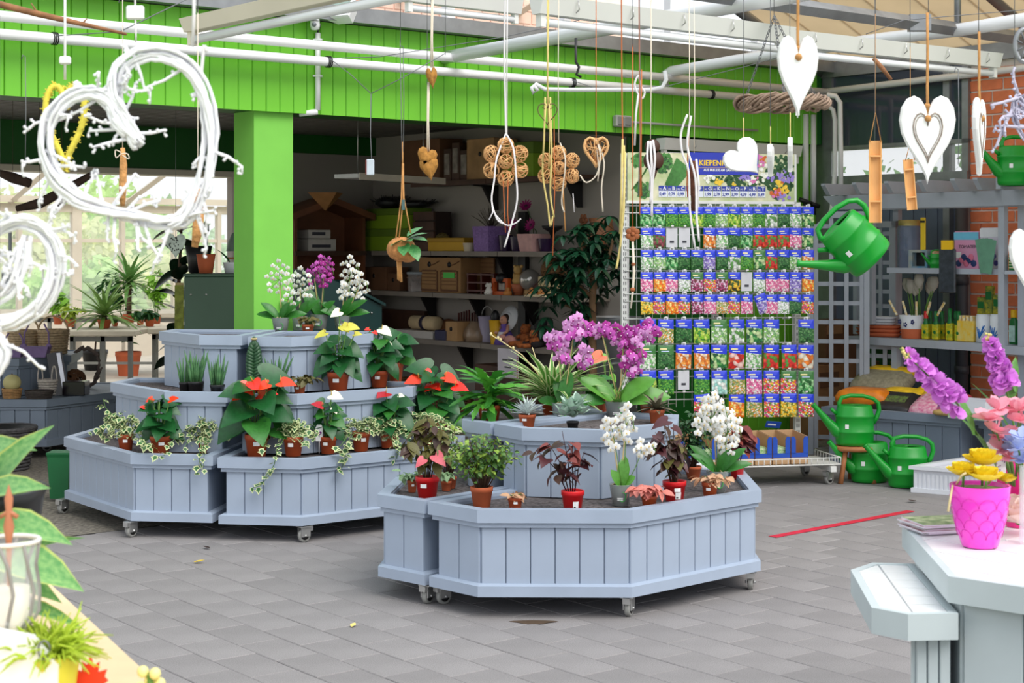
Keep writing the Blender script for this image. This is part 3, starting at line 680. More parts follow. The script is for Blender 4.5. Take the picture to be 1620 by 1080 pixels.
stuff(q.build('twigs',M('twig_dark',(60,50,40),.7,.2),t))
MAG=M('magenta_petal',(150,16,100),.6,.15,12,leaf=.2)
def petal_mesh(L,w,droop=.15,n=5,name='petal',mat=MAG,tip=.3):
 vs=[];fs=[]
 for i in range(n+1):
  t_=i/n;ww=w*(math.sin(PI*min(1,t_*.86+.07))**.7)*(1 if t_<.99 else tip)
  z=-droop*t_*t_
  vs+=[(t_*L,-ww,z+.12*ww),(t_*L,0,z),(t_*L,ww,z+.12*ww)]
 for i in range(n):
  o=i*3;fs+=[(o,o+3,o+4,o+1),(o+1,o+4,o+5,o+2)]
 q=MB();q.add(vs,fs,True);return q.mesh(name,mat)
GERB=petal_mesh(.055,.0085,.008)
def gerbera(t,base,top,tilt):
 q=MB();q.tube([base,((base[0]+top[0])/2+.01,base[1],(base[2]+top[2])/2),top],.004,6);q.build('stem',M('stem_dark',(50,70,30),.6,.1),t)
 f=put('flower_head',MB().lathe([(.001,-.004),(.018,0),(.016,.008),(.001,.011)],12).mesh('flower_head',M('flower_eye',(70,10,50),.7,.2)),t,top,tilt)
 for ring,z,e in((16,0,.12),(12,.004,.45)):
  for k in range(ring):put('petal',GERB,f,(.01*math.cos(2*PI*k/ring),.01*math.sin(2*PI*k/ring),z),(0,-e,2*PI*k/ring+ring))
for i,(x0,x1,y)in enumerate(((791,808,372),(809,829,374))):
 t,r,h=pot_item(('dark purple glazed pot behind the white cord on the wall shelf','dark purple bubbled pot with a big magenta flower on the wall shelf')[i],2,x0,x1,y,PUR)
 if i:gerbera(t,(0,0,h*.8),(-.03,-.03,h+.10),(1.1,0,.2))
t,r,h=pot_item('square pale pink pot with two magenta flowers on the wall shelf',2,829,860,370,M('pink_pot',(206,160,156),.7,.12,16),.82,square=True)
gerbera(t,(0,0,h*.8),(-.05,-.04,h+.23),(.9,.3,.2));gerbera(t,(.02,0,h*.8),(.04,-.06,h+.07),(1.2,.2,0))
pot_item('round purple beaded glass beside the pink pot on the wall shelf',2,853,873,377,PUR,.7,name='glass_bowl',cat='bowl')
t,w,h=item('candle_holder','black tall candle holder with a wide dish on the wall shelf','candle holder',2,864,884,357)
q=MB();q.lathe([(.04,0),(.045,.01),(.012,.03),(.010,h*.55),(.03,h*.75),(w*.5,h*.9),(w*.55,h),(w*.4,h*.96),(.001,h*.9)],16);q.build('holder',BLACKP,t)
t,w,h=item('rust_flower','rusty metal flower ornament standing above the leafy tree','ornament',2,905,945,330)
for cx_,cz_ in((-.05,.16),(.06,.17),(.01,.25)):
 q=MB()
 for k in range(6):q.ball((cx_+.035*math.cos(k*PI/3),-.02,cz_+.035*math.sin(k*PI/3)),.022,8,5,sy=.4)
 q.ball((cx_,-.025,cz_),.02,8,5,sy=.5);q.tube([(cx_,0,0),(cx_,0,cz_)],.004,5);q.build('bloom',M('rust',(110,62,30),.7,.3,12),t)
for i,(x0,x1,y,m)in enumerate(((918,936,362,'olive'),(936,966,345,'brown'))):
 t,w,h=item('tall_vase',('slim olive vase above the leafy tree in the store room','striped brown pot above the leafy tree in the store room')[i],'vase',2,x0,x1,y)
 q=MB();q.lathe([(w*.36,0),(w*.5,h*.5),(w*.4,h*.85),(w*.45,h),(w*.38,h),(w*.34,h*.8)],16,cap=True);q.build('vase',M('vase_'+m,(112,112,44)if i==0 else(124,80,52),.5,.15,20),t)
# shelf 3
carton('dark brown carton with round holes at the far end of the middle wall shelf',3,590,629,422,CARDD)
carton('small dark carton beside the wood chip jar on the middle wall shelf',3,630,650,432,CARDD,a=3.36)
t,w,h=item('wood_chip_jar','clear plastic jar of wood chips with a grey lid on the wall shelf','jar',3,651,676,430,a=3.27)
q=MB();q.lathe([(w*.42,0),(w*.44,h*.9),(w*.40,h*.9),(w*.38,.01)],18);q.build('jar',M('jar_plastic',(170,160,156),.2,.05,thin=.5),t)
q=MB();q.lathe([(w*.46,h*.88),(w*.46,h),(w*.1,h+.003)],18,cap=True);q.build('lid',M('jar_lid',(150,156,162),.4,.04),t)
q=MB();rr=random.Random(4)
for k in range(90):q.ball((rr.uniform(-.3,.3)*w,rr.uniform(-.3,.3)*w,rr.uniform(.02,h*.75)),.016,5,3,sx=rr.uniform(.5,1.5),sz=.4)
stuff(q.build('wood_chips',M('wood_chips',(164,124,96),.8,.3,20),t))
t,w,h=item('card_cabinet','cardboard toy cabinet with two doors and a green label on the wall shelf','cabinet',3,677,743,407)
KR=M('kraft',(158,118,74),.8,.08,8)
q=MB();q.bbox(-w/2,-.10,0,w/2,.12,h,.004);q.build('case',KR,t)
for s in(-1,1):
 c=s*w*.24
 q=MB();q.ring([(c-w*.2,.012),(c+w*.2,.012),(c+w*.2,h*.62),(c-w*.2,h*.62)],[(c-w*.185,.03),(c+w*.185,.03),(c+w*.185,h*.6),(c-w*.185,h*.6)],0,.006)
 q.v=[(x,-.102-z,y)for x,y,z in q.v];q.build('door_frame',CARDD,t)
 q=MB();q.box(c-w*.18,-.106,.04,c+w*.18,-.1,h*.59)
 dr=q.build('door',KR,t)
 q=MB()
 for k in range(5):q.box(c-w*.17,-.109,.07+k*h*.1,c+w*.17,-.105,.076+k*h*.1)
 q.build('groove',CARDD,dr)
 q=MB();q.tube([(c,-.101,h*.8),(c,-.106,h*.8)],.024,12);q.build('round_hole',BLACKP,t)
 q=MB();q.tube([(c+.03,-.104,h*.78),(c+.09,-.106,h*.82),(c+.15,-.104,h*.9)],.004,5);q.build('cord',CARDD,t)
q=MB();q.box(w*.12,-.113,h*.42,w*.38,-.108,h*.58);q.build('label',M('green_label',(70,200,70),.5,0),t)
t,w,h=item('board_panel','flat brown cardboard panel leaning beside the toy cabinet','panel',3,744,782,407,a=3.46)
q=MB();q.box(-w/2,-.01,0,w/2,.01,h);q.build('sheet',CARD,t)
q=MB()
for k in range(9):q.box(-w/2,-.013,h*(k+.5)/9,w/2,-.009,h*(k+.5)/9+.006)
q.build('ribs',CARDD,t)
t,w,h=item('dark_rack','dark red wire rack in front of the cardboard panel on the shelf','rack',3,746,789,432,a=3.3)
MAHO=M('mahogany',(84,28,18),.5,.2,8)
for x in(-w/2,0,w/2-.02):q=MB();q.box(x,-.05,0,x+.018,.05,h);q.build('post',MAHO,t)
for z in(.02,h*.5,h*.9):q=MB();q.box(-w/2,-.055,z,w/2,-.04,z+.014);q.box(-w/2,.04,z,w/2,.055,z+.014);q.build('rail',MAHO,t)
t,w,h=item('dog_figurine','small white dog figurine on the middle wall shelf','figurine',3,767,780,447,a=3.2)
q=MB();q.loft([[(x*rx,y*rx,z)for x,y in[(math.cos(j*PI/6),math.sin(j*PI/6))for j in range(12)]]for z,rx in((0,.032),(.03,.034),(h*.5,.026),(h*.6,.018),(h*.7,.026),(h*.88,.027),(h*.97,.014))],smooth=True)
for s in(-1,1):q.ball((s*.024,0,h*.82),.012,6,4,sz=1.6);q.ball((s*.016,-.026,.012),.012,6,4)
q.ball((0,-.028,h*.74),.012,6,4);q.build('body',M('white_ceramic',(226,222,214),.4,.03),t)
t,w,h=item('photo_house','orange wooden picture frame house on the middle wall shelf','picture frame',3,784,809,440,a=3.26)
ORW=M('orange_wood',(196,84,24),.6,.12,8)
q=MB();q.ring([(-w/2,0),(w/2,0),(w/2,h),(-w/2,h)],[(-w*.34,.03),(w*.34,.03),(w*.34,h-.03),(-w*.34,h-.03)],0,.04);q.v=[(x,-z,y)for x,y,z in q.v];q.build('frame',ORW,t)
q=MB();q.box(-w*.34,-.012,.03,w*.34,0,h-.03);q.build('back',MAHO,t)
q=MB();q.box(-w*.18,-.02,.045,w*.18,-.012,h*.72);q.build('picture',M('picture_grey',(170,160,150),.6,.4,14),t)
q=MB();q.ball((0,-.02,h),w*.26,10,6,sz=.8);q.build('dome',BLACKP,t)
t,w,h=item('straw_figure','straw-coloured angel figurine sitting on a terracotta cup','figurine',3,811,829,419,a=3.3)
q=MB();q.lathe([(w*.26,0),(w*.42,h*.36),(w*.36,h*.38),(w*.3,.02)],14,cap=True);q.build('cup',M('terracotta_cup',(178,98,62),.6,.12),t)
q=MB();q.lathe([(w*.3,h*.36),(w*.36,h*.5),(w*.22,h*.66),(.02,h*.7)],12,cap=True);q.ball((0,-.005,h*.84),w*.25,10,7);
for s in(-1,1):q.ball((s*w*.33,.01,h*.6),w*.16,8,5,sz=1.7);q.ball((s*w*.3,.0,h*.95),w*.1,6,4)
q.build('body',M('straw_tan',(196,156,92),.7,.15,20),t)
t,w,h=item('glass_globe','silvery glass globe lamp on the middle wall shelf','globe',3,827,850,428,a=3.34)
q=MB();q.lathe([(w*.3,0),(w*.26,h*.2),(w*.16,h*.3)],16,cap=True);q.build('base',M('globe_base',(180,140,90),.5,.1),t)
q=MB();q.ball((0,0,h*.62),w*.48,18,12);q.build('globe',M('globe_glass',(176,172,166),.08,.05,4,metal=.5),t)
t,w,h=item('brown_figure','dark brown reclining wooden figure on the middle wall shelf','figurine',3,846,866,428,a=3.34)
q=MB();q.tube([(-.08,0,.03),(-.03,0,h*.35),(.03,0,h*.6),(.06,0,h*.8)],[.03,.04,.035,.02],8);q.ball((.075,0,h*.88),.032,8,6);q.tube([(0,-.03,h*.45),(.06,-.05,h*.2),(.1,-.05,.02)],.014,6);q.tube([(-.05,.02,.1),(.0,.05,.05),(.06,.05,.015)],.018,6);q.build('body',MAHO,t)
t,w,h=item('cream_box','cream box with a drawn face and a straw wig on the wall shelf','box',3,864,886,437,a=3.3)
q=MB();q.bbox(-w/2,-.09,0,w/2,.09,h,.006);q.build('case',M('cream_card',(206,186,140),.7,.06),t)
q=MB();q.T=Matrix.Translation((0,-.092,h*.55))@Matrix.Rotation(PI/2,4,'X');q.lathe([(.045,0),(.05,0),(.05,.002),(.045,.002)],16);q.build('printed_ring',CARDD,t)
q=MB();rr=random.Random(6);mesh_ball(q,(0,0,h+.05),.1,50,rr,.004);stuff(q.build('straw_wig',M('straw_brown',(110,78,44),.8,.3,20),t))
t,w,h=item('open_book','open cream paper book lying on the middle wall shelf','book',3,846,866,455,a=3.2)
for s in(-1,1):q=MB();q.loft([[(0,y,.004),(s*.06,y,.022),(s*.13,y,.012),(s*.13,y,0),(0,y,0)]for y in(-.07,.07)]);q.build('page_block',M('paper',(214,196,160),.8,.05),t)
for i,px in enumerate((803,841,857)):
 t,w,h=item('wooden_trinket','small ochre wooden trinket %s on the middle wall shelf'%('before the orange frame','before the glass globe','before the brown figure')[i],'trinket',3,px-5,px+5,454,a=3.2)
 q=MB();q.lathe([(w*.5,0),(w*.4,h*.5),(w*.15,h*.6),(w*.3,h*.8),(.003,h)],10,cap=True);q.build('trinket',M('ochre_wood',(182,116,52),.6,.15),t)
# lowest shelf
t,w,h=item('brown_tray','dark brown wooden tray standing upright on the lowest wall shelf','tray',4,606,676,490,a=3.46)
q=MB();q.box(-w/2,-.01,0,w/2,.01,h);q.build('board',DARKWOOD,t);q=MB();q.ring([(-w/2,0),(w/2,0),(w/2,h),(-w/2,h)],[(-w/2+.03,.03),(w/2-.03,.03),(w/2-.03,h-.03),(-w/2+.03,h-.03)],0,.025);q.v=[(x,-.01-z,y)for x,y,z in q.v];q.build('frame',DARKWOOD,t)
carton('long low white carton at the front of the lowest wall shelf',4,638,699,522,M('white_card',(196,190,184),.7,.05),a=3.28,d=.2,holes=False)
p_,w_,h_=spot(4,638,699,522,3.28)
t,w,h=item('rolled_cushion','rolled cream cushion tied with a dark ribbon on the white carton','cushion',4,653,694,499,z=ZS[4]+h_+.002,a=3.28)
q=MB();L=w*.5;q.tube([(-L,0,h/2),(-L*.92,0,h/2),(L*.92,0,h/2),(L,0,h/2)],[h*.3,h*.48,h*.48,h*.3],16);q.build('roll',M('cream_cloth',(206,182,142),.9,.06),t)
q=MB();q.tube([(-.02,0,h/2),(.03,0,h/2)],h*.5,16);q.build('ribbon',M('navy_ribbon',(38,30,56),.6,.1),t)
def plush(name,label,px0,px1,ytop,mat,a=3.28,lying=False):
 t,w,h=item(name,label,'soft toy',4,px0,px1,ytop,a);q=MB();s=h
 if lying:
  q.ball((0,0,s*.4),s*.4,12,8,sx=w/s*.9);hd=(-w*.36,-.03,s*.62)
 else:
  q.ball((0,0,s*.32),s*.32,12,8,sx=1.05);hd=(0,-.015,s*.75)
  for k in(-1,1):q.tube([(k*s*.2,-.02,s*.5),(k*s*.36,-.06,s*.34)],[s*.1,s*.09],8);q.tube([(k*s*.14,-.04,s*.12),(k*s*.26,-.15,s*.1)],[s*.13,s*.12],8)
 q.build('body',mat,t)
 q=MB();q.ball(hd,s*.25,12,8)
 for k in(-1,1):q.ball((hd[0]+k*s*.2,hd[1]+.01,hd[2]+(s*.17 if not lying else 0)),s*.09,8,5,sz=1.0 if not lying else 1.7)
 q.ball((hd[0],hd[1]-s*.2,hd[2]-s*.05),s*.1,8,6);hh=q.build('head',mat,t)
 q=MB()
 for k in(-1,1):q.ball((hd[0]+k*s*.09,hd[1]-s*.225,hd[2]+s*.05),s*.025,6,4)
 q.ball((hd[0],hd[1]-s*.3,hd[2]-s*.03),s*.03,6,4);q.build('face',BLACKP,hh);return t
PLB=M('plush_brown',(110,66,36),.95,.25,40,bump=.5);PLR=M('plush_rust',(150,82,38),.95,.25,40,bump=.5);PLK_=M('plush_black',(34,28,32),.95,.2,40,bump=.5);PLP=M('plush_pink',(196,140,132),.95,.1,30)
plush('plush_dog','brown plush dog lying behind the white carton on the lowest shelf',694,725,496,PLB,a=3.4,lying=True)
q_=plush('plush_pig','pink plush pig lying below the doll on the lowest shelf',796,818,526,PLP,a=3.2,lying=True)
plush('plush_bear','rust brown teddy bear on the lowest shelf right of the doll',822,845,512,PLR)
plush('plush_bear','black teddy bear with pale snout at the near end of the lowest shelf',846,870,506,PLK_)
plush('plush_bear','second rust teddy bear lying low beside the black one',836,856,522,PLR,a=3.2)
carton('small navy blue box on the lowest wall shelf',4,699,719,522,M('navy_card',(22,24,74),.5,.1),a=3.25,d=.16,holes=False)
carton('light brown carton in the middle of the lowest wall shelf',4,719,737,508,M('light_card',(178,138,92),.8,.08),a=3.27,d=.2)
t,w,h=item('foil_bag','crumpled clear bag of brown filling beside the light carton','bag',4,737,764,508,a=3.3)
q=MB();rr=random.Random(5);q.loft([[(w*.5*f*math.cos(j*PI/6)*rr.uniform(.85,1.1),.09*f*math.sin(j*PI/6)*rr.uniform(.85,1.1),z)for j in range(12)]for z,f in((0,.9),(h*.3,1),(h*.6,.9),(h*.85,.5),(h,.3))],smooth=True);q.build('bag',M('bag_brown',(150,126,104),.3,.25,12),t)
for i,px in enumerate((734,755)):
 t,w,h=item('wooden_rake',('first','second')[i]+' small brown comb-shaped trellis leaning on the lowest shelf wall','trellis',4,px-10,px+10,488,a=3.47)
 for k in range(5):q=MB();q.box(-w*.4+k*w*.2-.006,-.006,0,-w*.4+k*w*.2+.006,.006,h*(.85+.03*k));q.build('tine',MAHO,t)
 q=MB();q.box(-w*.45,-.012,h*.4,w*.45,-.004,h*.46);q.build('bar',MAHO,t)
t,w,h=item('enamel_bucket','pale lilac enamel bucket standing behind the yellow cup','bucket',4,762,781,500,a=3.36)
q=MB();q.lathe([(w*.34,0),(w*.5,h),(w*.46,h),(w*.3,.01)],18);q.build('bucket',M('lilac_enamel',(176,166,190),.3,.05),t)
q=MB();q.tube([(w*.48*math.cos(k*PI/10),0,h+w*.5*math.sin(k*PI/10))for k in range(11)],.004,5);q.build('handle',STEEL,t)
t,w,h=item('yellow_cup','mustard yellow cup with a dark brush head on the lowest shelf','cup',4,777,790,506,a=3.22)
q=MB();q.lathe([(w*.34,0),(w*.48,h),(w*.42,h),(w*.3,.01)],16);q.build('cup',YEL,t);q=MB();q.ball((0,0,h+.02),w*.36,10,6,sz=1.6);q.build('brush_head',BLACKP,t)
t,w,h=item('doll','doll in a purple dress and white brimmed hat on the lowest shelf','doll',4,788,810,494,a=3.25)
SKIN=M('doll_skin',(206,150,124),.5,.04)
q=MB();q.lathe([(w*.5,0),(w*.46,h*.12),(w*.3,h*.38),(w*.16,h*.52),(w*.2,h*.62),(w*.08,h*.68)],16,cap=True);q.build('dress',M('purple_dress',(104,78,160),.8,.12,20),t)
q=MB();q.lathe([(w*.4,h*.05),(w*.26,h*.4)],16);q.v=[(x,y-.012,z)for x,y,z in q.v if True];q.build('apron',M('white_apron',(206,200,206),.8,.05),t)
q=MB();q.ball((0,-.01,h*.76),w*.2,12,8,sz=1.1)
for k in(-1,1):q.tube([(k*w*.2,0,h*.6),(k*w*.36,-.03,h*.42),(k*w*.3,-.06,h*.34)],.014,6)
hd=q.build('head',SKIN,t)
q=MB();q.ball((0,.012,h*.77),w*.23,12,8,sz=1.15);hr=q.build('hair',M('doll_hair',(50,30,20),.6,.2),t)
q=MB()
for k in(-1,1):q.ball((k*w*.07,-.01-w*.185,h*.775),.006,6,4)
q.build('eyes',BLACKP,hd)
q=MB();q.T=Matrix.Translation((0,.03,h*.8))@Matrix.Rotation(1.25,4,'X');q.lathe([(.001,.02),(w*.25,.02),(w*.3,.0),(w*.62,-.012),(w*.62,-.006),(w*.3,.008)],20);q.build('hat',M('white_hat',(222,222,224),.7,.03),t)
t=thing('paper_sign','white paper sheet with red dotted edge hanging from the lowest wall shelf','sign',F(3.155,b_at(3.155,804),.745),RZ)
q=MB();q.box(-.14,-.003,-.24,.14,0,0);q.build('sheet',M('paper_white',(222,216,226),.8,.02),t)
q=MB()
for k in range(12):q.box(.12,-.005,-.235+k*.0195,.132,-.003,-.225+k*.0195)
q.build('dotted_edge',M('red_dots',(206,70,90),.7,0),t)
for k,(z,L)in enumerate(((-.10,.15),(-.16,.09))):q=MB();q.box(-L/2,-.0045,z,L/2,-.003,z+.012);q.build('print_line',M('ink',(60,60,70),.7,0),t)
# floor goods below
for i,(px,yb,r,h,nm)in enumerate(((690,600,.2,.24,'rust-brown wicker basket with sticking straw'),(735,604,.16,.2,'dark brown wicker basket with a straw bird'),(640,596,.2,.28,'dark wicker hamper'))):
 p=onz(px,yb+18,0);p=F(3.25,b_at(3.25,px),0)
 t=thing('wicker_basket',nm+' on the floor under the wall shelves','basket',p)
 q=MB()
 for k in range(9):q.tube([(r*(.8+.03*k)*math.cos(2*PI*j/16),r*(.8+.03*k)*math.sin(2*PI*j/16),.02+h*k/9)for j in range(17)],h/17,5,cap=False)
 q.lathe([(r*.76,0),(r*1.0,h*.95)],16);q.add([(r*.9*math.cos(2*PI*j/16),r*.9*math.sin(2*PI*j/16),h*.7)for j in range(16)],[tuple(range(16))]);q.build('basket',M('wicker_brown',(92,58,36),.8,.3,30),t)
 q=MB();rr=random.Random(i+20);mesh_ball(q,(0,0,h),r*.6,30,rr,.006);stuff(q.build('straw',M('straw_brown',(110,78,44),.8,.3,20),t))
carton('dark wooden crate on the floor at the end of the wall shelves',4,770,850,578,DARKWOOD,z=.0,a=3.3)
# house-shaped cupboard against the far wall
p=F(a_at(3.6,512),3.6,0);wc=a_at(3.6,567)-a_at(3.6,455);zc_=lambda y:1.6-(y-HY)*p.y/FPX
t=thing('gable_cupboard','brown wooden gabled cupboard with an open front and a little hopper on top','cupboard',p,AZ)
CUP=M('cupboard_wood',(112,66,40),.55,.22,4)
zt_,ze_=zc_(318),zc_(340)
q=MB();q.loft([[(-wc/2,y,0),(wc/2,y,0),(wc/2,y,ze_),(0,y,zt_),(-wc/2,y,ze_)]for y in(.2,.24)]);q.build('back',CUP,t)
for x in(-wc/2,wc/2-.03):q=MB();q.box(x,-.12,0,x+.03,.2,ze_);q.build('side',CUP,t)
for s in(-1,1):q=MB();q.loft([[(0,y,zt_-.03),(0,y,zt_+.03),(s*(wc/2+.06),y,ze_+.01),(s*(wc/2+.06),y,ze_-.05)]for y in(-.2,.24)]);q.build('roof_board',CUP,t)
for z in(zc_(397),zc_(520)):q=MB();q.box(-wc/2,-.14,z-.04,wc/2,.2,z);q.build('shelf_board',DARKWOOD,t)
q=MB();hx=a_at(3.4,515)-a_at(3.6,512);q.lathe([(.005,zc_(334)),(.19,zc_(306)),(.185,zc_(306))],4,c=(hx,-.2,0),smooth=False,cap=True);q.build('hopper',M('hopper_wood',(168,118,70),.6,.1),t)
for i,(y0,y1,L)in enumerate(((393,379,.30),(379,370,.24))):
 zb=zc_(397)+.001 if i==0 else zc_(397)+.001+.115
 b=thing('white_folder',('lower','upper')[i]+' of two white labelled boxes lying in the gabled cupboard','box',p+Vector((UX*(-wc/2+.2),UY*(-wc/2+.2),zb)),AZ)
 q=MB();q.bbox(-.04,-.1,0,-.04+L,.14,.11 if i==0 else .08,.004);q.build('case',M('white_card',(196,190,184),.7,.05),b)
 q=MB();q.box(.0,-.103,.03,L-.1,-.1,.06);q.build('label',M('ink',(60,60,70),.7,0),b)
# dark green board box right behind the island, and the dark cabinet left of the pillar
TEAL=M('dark_teal',(16,48,48),.4,.08,5)
p0,p1=W(480,530,10.7),W(604,530,11.2)
t=thing('slanted_bin','dark teal bin with a sloping top behind the white orchids','bin',(p0.x,p0.y,0),math.atan2(p1.y-p0.y,p1.x-p0.x));L=(p1-p0).length
zz=lambda y:1.6-(y-HY)*10.9/FPX
q=MB();q.loft([[(0,y,0),(L,y,0),(L,y,zz(487)),(L*.45,y,zz(447)),(0,y,zz(425))]for y in(0,.4)]);q.build('case',TEAL,t)
q=MB();q.loft([[(L*.45,y,zz(447)),(L+.02,y,zz(487)),(L+.02,y,zz(487)+.02),(L*.45,y,zz(447)+.02)]for y in(-.02,.42)]);q.build('lid',TEAL,t)
for x in(.3,.42):q=MB();q.ball((L*.86*x/.42*1.0,-.004,zz(497)),.008,6,4);q.build('rivet',STEEL,t)
p0,p1=W(291,520,11.4),W(384,520,11.42)
t=thing('green_cabinet','dark green flat-sided cabinet standing behind the island left of the pillar','cabinet',(p0.x,p0.y,0),math.atan2(p1.y-p0.y,p1.x-p0.x));L=(p1-p0).length;zt_=1.6-(433-HY)*11.4/FPX
GCAB=M('cabinet_green',(70,96,78),.5,.05,4)
q=MB();q.bbox(0,0,0,L,.45,zt_-.02,.006);q.build('case',GCAB,t)
q=MB();q.bbox(-.005,-.006,zt_-.02,L+.01,.455,zt_,.004);q.build('top',GCAB,t)
for x in(.05,.16):q=MB();q.ball((x,-.002,zt_-.15),.008,6,4);q.build('screw',STEEL,t)
CABZ=zt_;CABP=Vector((p0.x,p0.y,0));CABA=math.atan2(p1.y-p0.y,p1.x-p0.x)
# ================================================================ seed stand
SX0,SY0,SA=.765,10.75,rad(12);SC,SS=math.cos(SA),math.sin(SA)
def sx(px):k=(px-CX)/FPX;return(k*SY0-SX0)/(SC-k*SS)
def sz(px,y):return 1.6-(y-HY)*(SY0+sx(px)*SS)/FPX
def S2W(x,y,z):return Vector((SX0+x*SC-y*SS,SY0+x*SS+y*SC,z))
stand=thing('seed_stand','white wire seed stand on castors with picture sign, hooks and a low tray','display stand',(SX0,SY0,0),SA)
WIRE=M('white_wire',(226,226,222),.4,.03,8)
xr=sx(1262);xe=sx(1280);zt=sz(990,242)
for x,h in((.0,zt),(xr,sz(1257,320)),(.52*xr,1.3)):
 q=MB();q.box(x-.018,0,.12,x+.022,.04,h);po=q.build('upright',WIRE,stand)
 q=MB();z=.3
 while z<h-.05:q.box(x-.008,-.002,z,x-.002,.002,z+.022);q.box(x+.006,-.002,z,x+.012,.002,z+.022);z+=.04
 po2=q.build('slots',M('slot_dark',(90,90,92),.7,.0),po)
rows_y=[326,360,394,428,464,503,543,583,619]
grid=MB()
for y in rows_y:
 z=sz(1130,y)
 for dz in(0,-.05):grid.tube([(.0,-.005,z+dz),(xe,-.005,z+dz)],.004,5)
for k in range(24):x=.03+k*(xe-.04)/23;grid.tube([(x,0,.5),(x,0,sz(1130,322))],.0025,4)
grid.build('wire_grid',WIRE,stand)
hk=MB();hk.tube([(0,0,.0),(0,-.11,.004),(0,-.115,.012)],.003,4);hk.tube([(-.012,-.012,.0),(.012,-.012,.0)],.004,4);hk.box(-.009,-.118,.008,.009,-.113,.018);hkm=hk.mesh('hook',WIRE)
# packets
BLUE=(34,60,214)
def pk_mat(name,cols,header,scale=70,w=.086,h=.13,pale=False,feat='F1'):
 m=bpy.data.materials.new('seed_print_'+name);m.use_nodes=True;n=m.node_tree;p=n.nodes['Principled BSDF'];p.inputs['Roughness'].default_value=.35
 L=n.links.new;N=n.nodes.new
 tc=N('ShaderNodeTexCoord');s=N('ShaderNodeSeparateXYZ');L(tc.outputs['Object'],s.inputs[0])
 v=N('ShaderNodeTexVoronoi');v.inputs['Scale'].default_value=scale;L(tc.outputs['Object'],v.inputs['Vector'])
 sc=N('ShaderNodeSeparateColor');L(v.outputs['Color'],sc.inputs[0])
 r=N('ShaderNodeValToRGB');r.color_ramp.interpolation='CONSTANT';e=r.color_ramp.elements
 e[0].color=lin(cols[0]);e[1].color=lin(cols[-1]);e[1].position=1-1/len(cols)
 for i,c in enumerate(cols[1:-1]):q=e.new((i+1)/len(cols));q.color=lin(c)
 L(sc.outputs[0],r.inputs[0])
 d=N('ShaderNodeMapRange');d.inputs[1].default_value=0;d.inputs[2].default_value=.8;d.inputs[3].default_value=1.35;d.inputs[4].default_value=.6;L(v.outputs['Distance'],d.inputs[0])
 vm=N('ShaderNodeVectorMath');vm.operation='SCALE';L(r.outputs[0],vm.inputs[0]);L(d.outputs[0],vm.inputs['Scale'])
 # header edge, slightly slanted; white title strip in it
 a=N('ShaderNodeMath');a.operation='MULTIPLY_ADD';a.inputs[1].default_value=.10;L(s.outputs['X'],a.inputs[0]);L(s.outputs['Z'],a.inputs[2])
 g=N('ShaderNodeMath');g.operation='GREATER_THAN';g.inputs[1].default_value=-h*.36;L(a.outputs[0],g.inputs[0])
 mx=N('ShaderNodeMix');mx.data_type='RGBA';L(g.outputs[0],mx.inputs['Factor']);L(vm.outputs[0],mx.inputs['A']);mx.inputs['B'].default_value=lin(header)
 def band(z0,z1,x0,x1):
  outs=[]
  for sock,op,val in((s.outputs['Z'],'GREATER_THAN',z0),(s.outputs['Z'],'LESS_THAN',z1),(s.outputs['X'],'GREATER_THAN',x0),(s.outputs['X'],'LESS_THAN',x1)):
   b=N('ShaderNodeMath');b.operation=op;b.inputs[1].default_value=val;L(sock,b.inputs[0]);outs.append(b)
  cur=outs[0]
  for b in outs[1:]:mm=N('ShaderNodeMath');mm.operation='MULTIPLY';L(cur.outputs[0],mm.inputs[0]);L(b.outputs[0],mm.inputs[1]);cur=mm
  return cur
 last=mx
 for bd,col in((band(-h*.20,-h*.14,-w*.38,w*.05),(240,224,160)),(band(-h*.29,-h*.25,-w*.3,w*.2),(200,214,246))):
  m2=N('ShaderNodeMix');m2.data_type='RGBA';L(bd.outputs[0],m2.inputs['Factor']);L(last.outputs['Result'],m2.inputs['A']);m2.inputs['B'].default_value=lin(col);last=m2
 L(last.outputs['Result'],p.inputs['Base Color']);return m
GR1,GR2,GR3,GR4,WHT=(60,140,50),(120,180,60),(30,100,40),(150,200,110),(236,240,232)
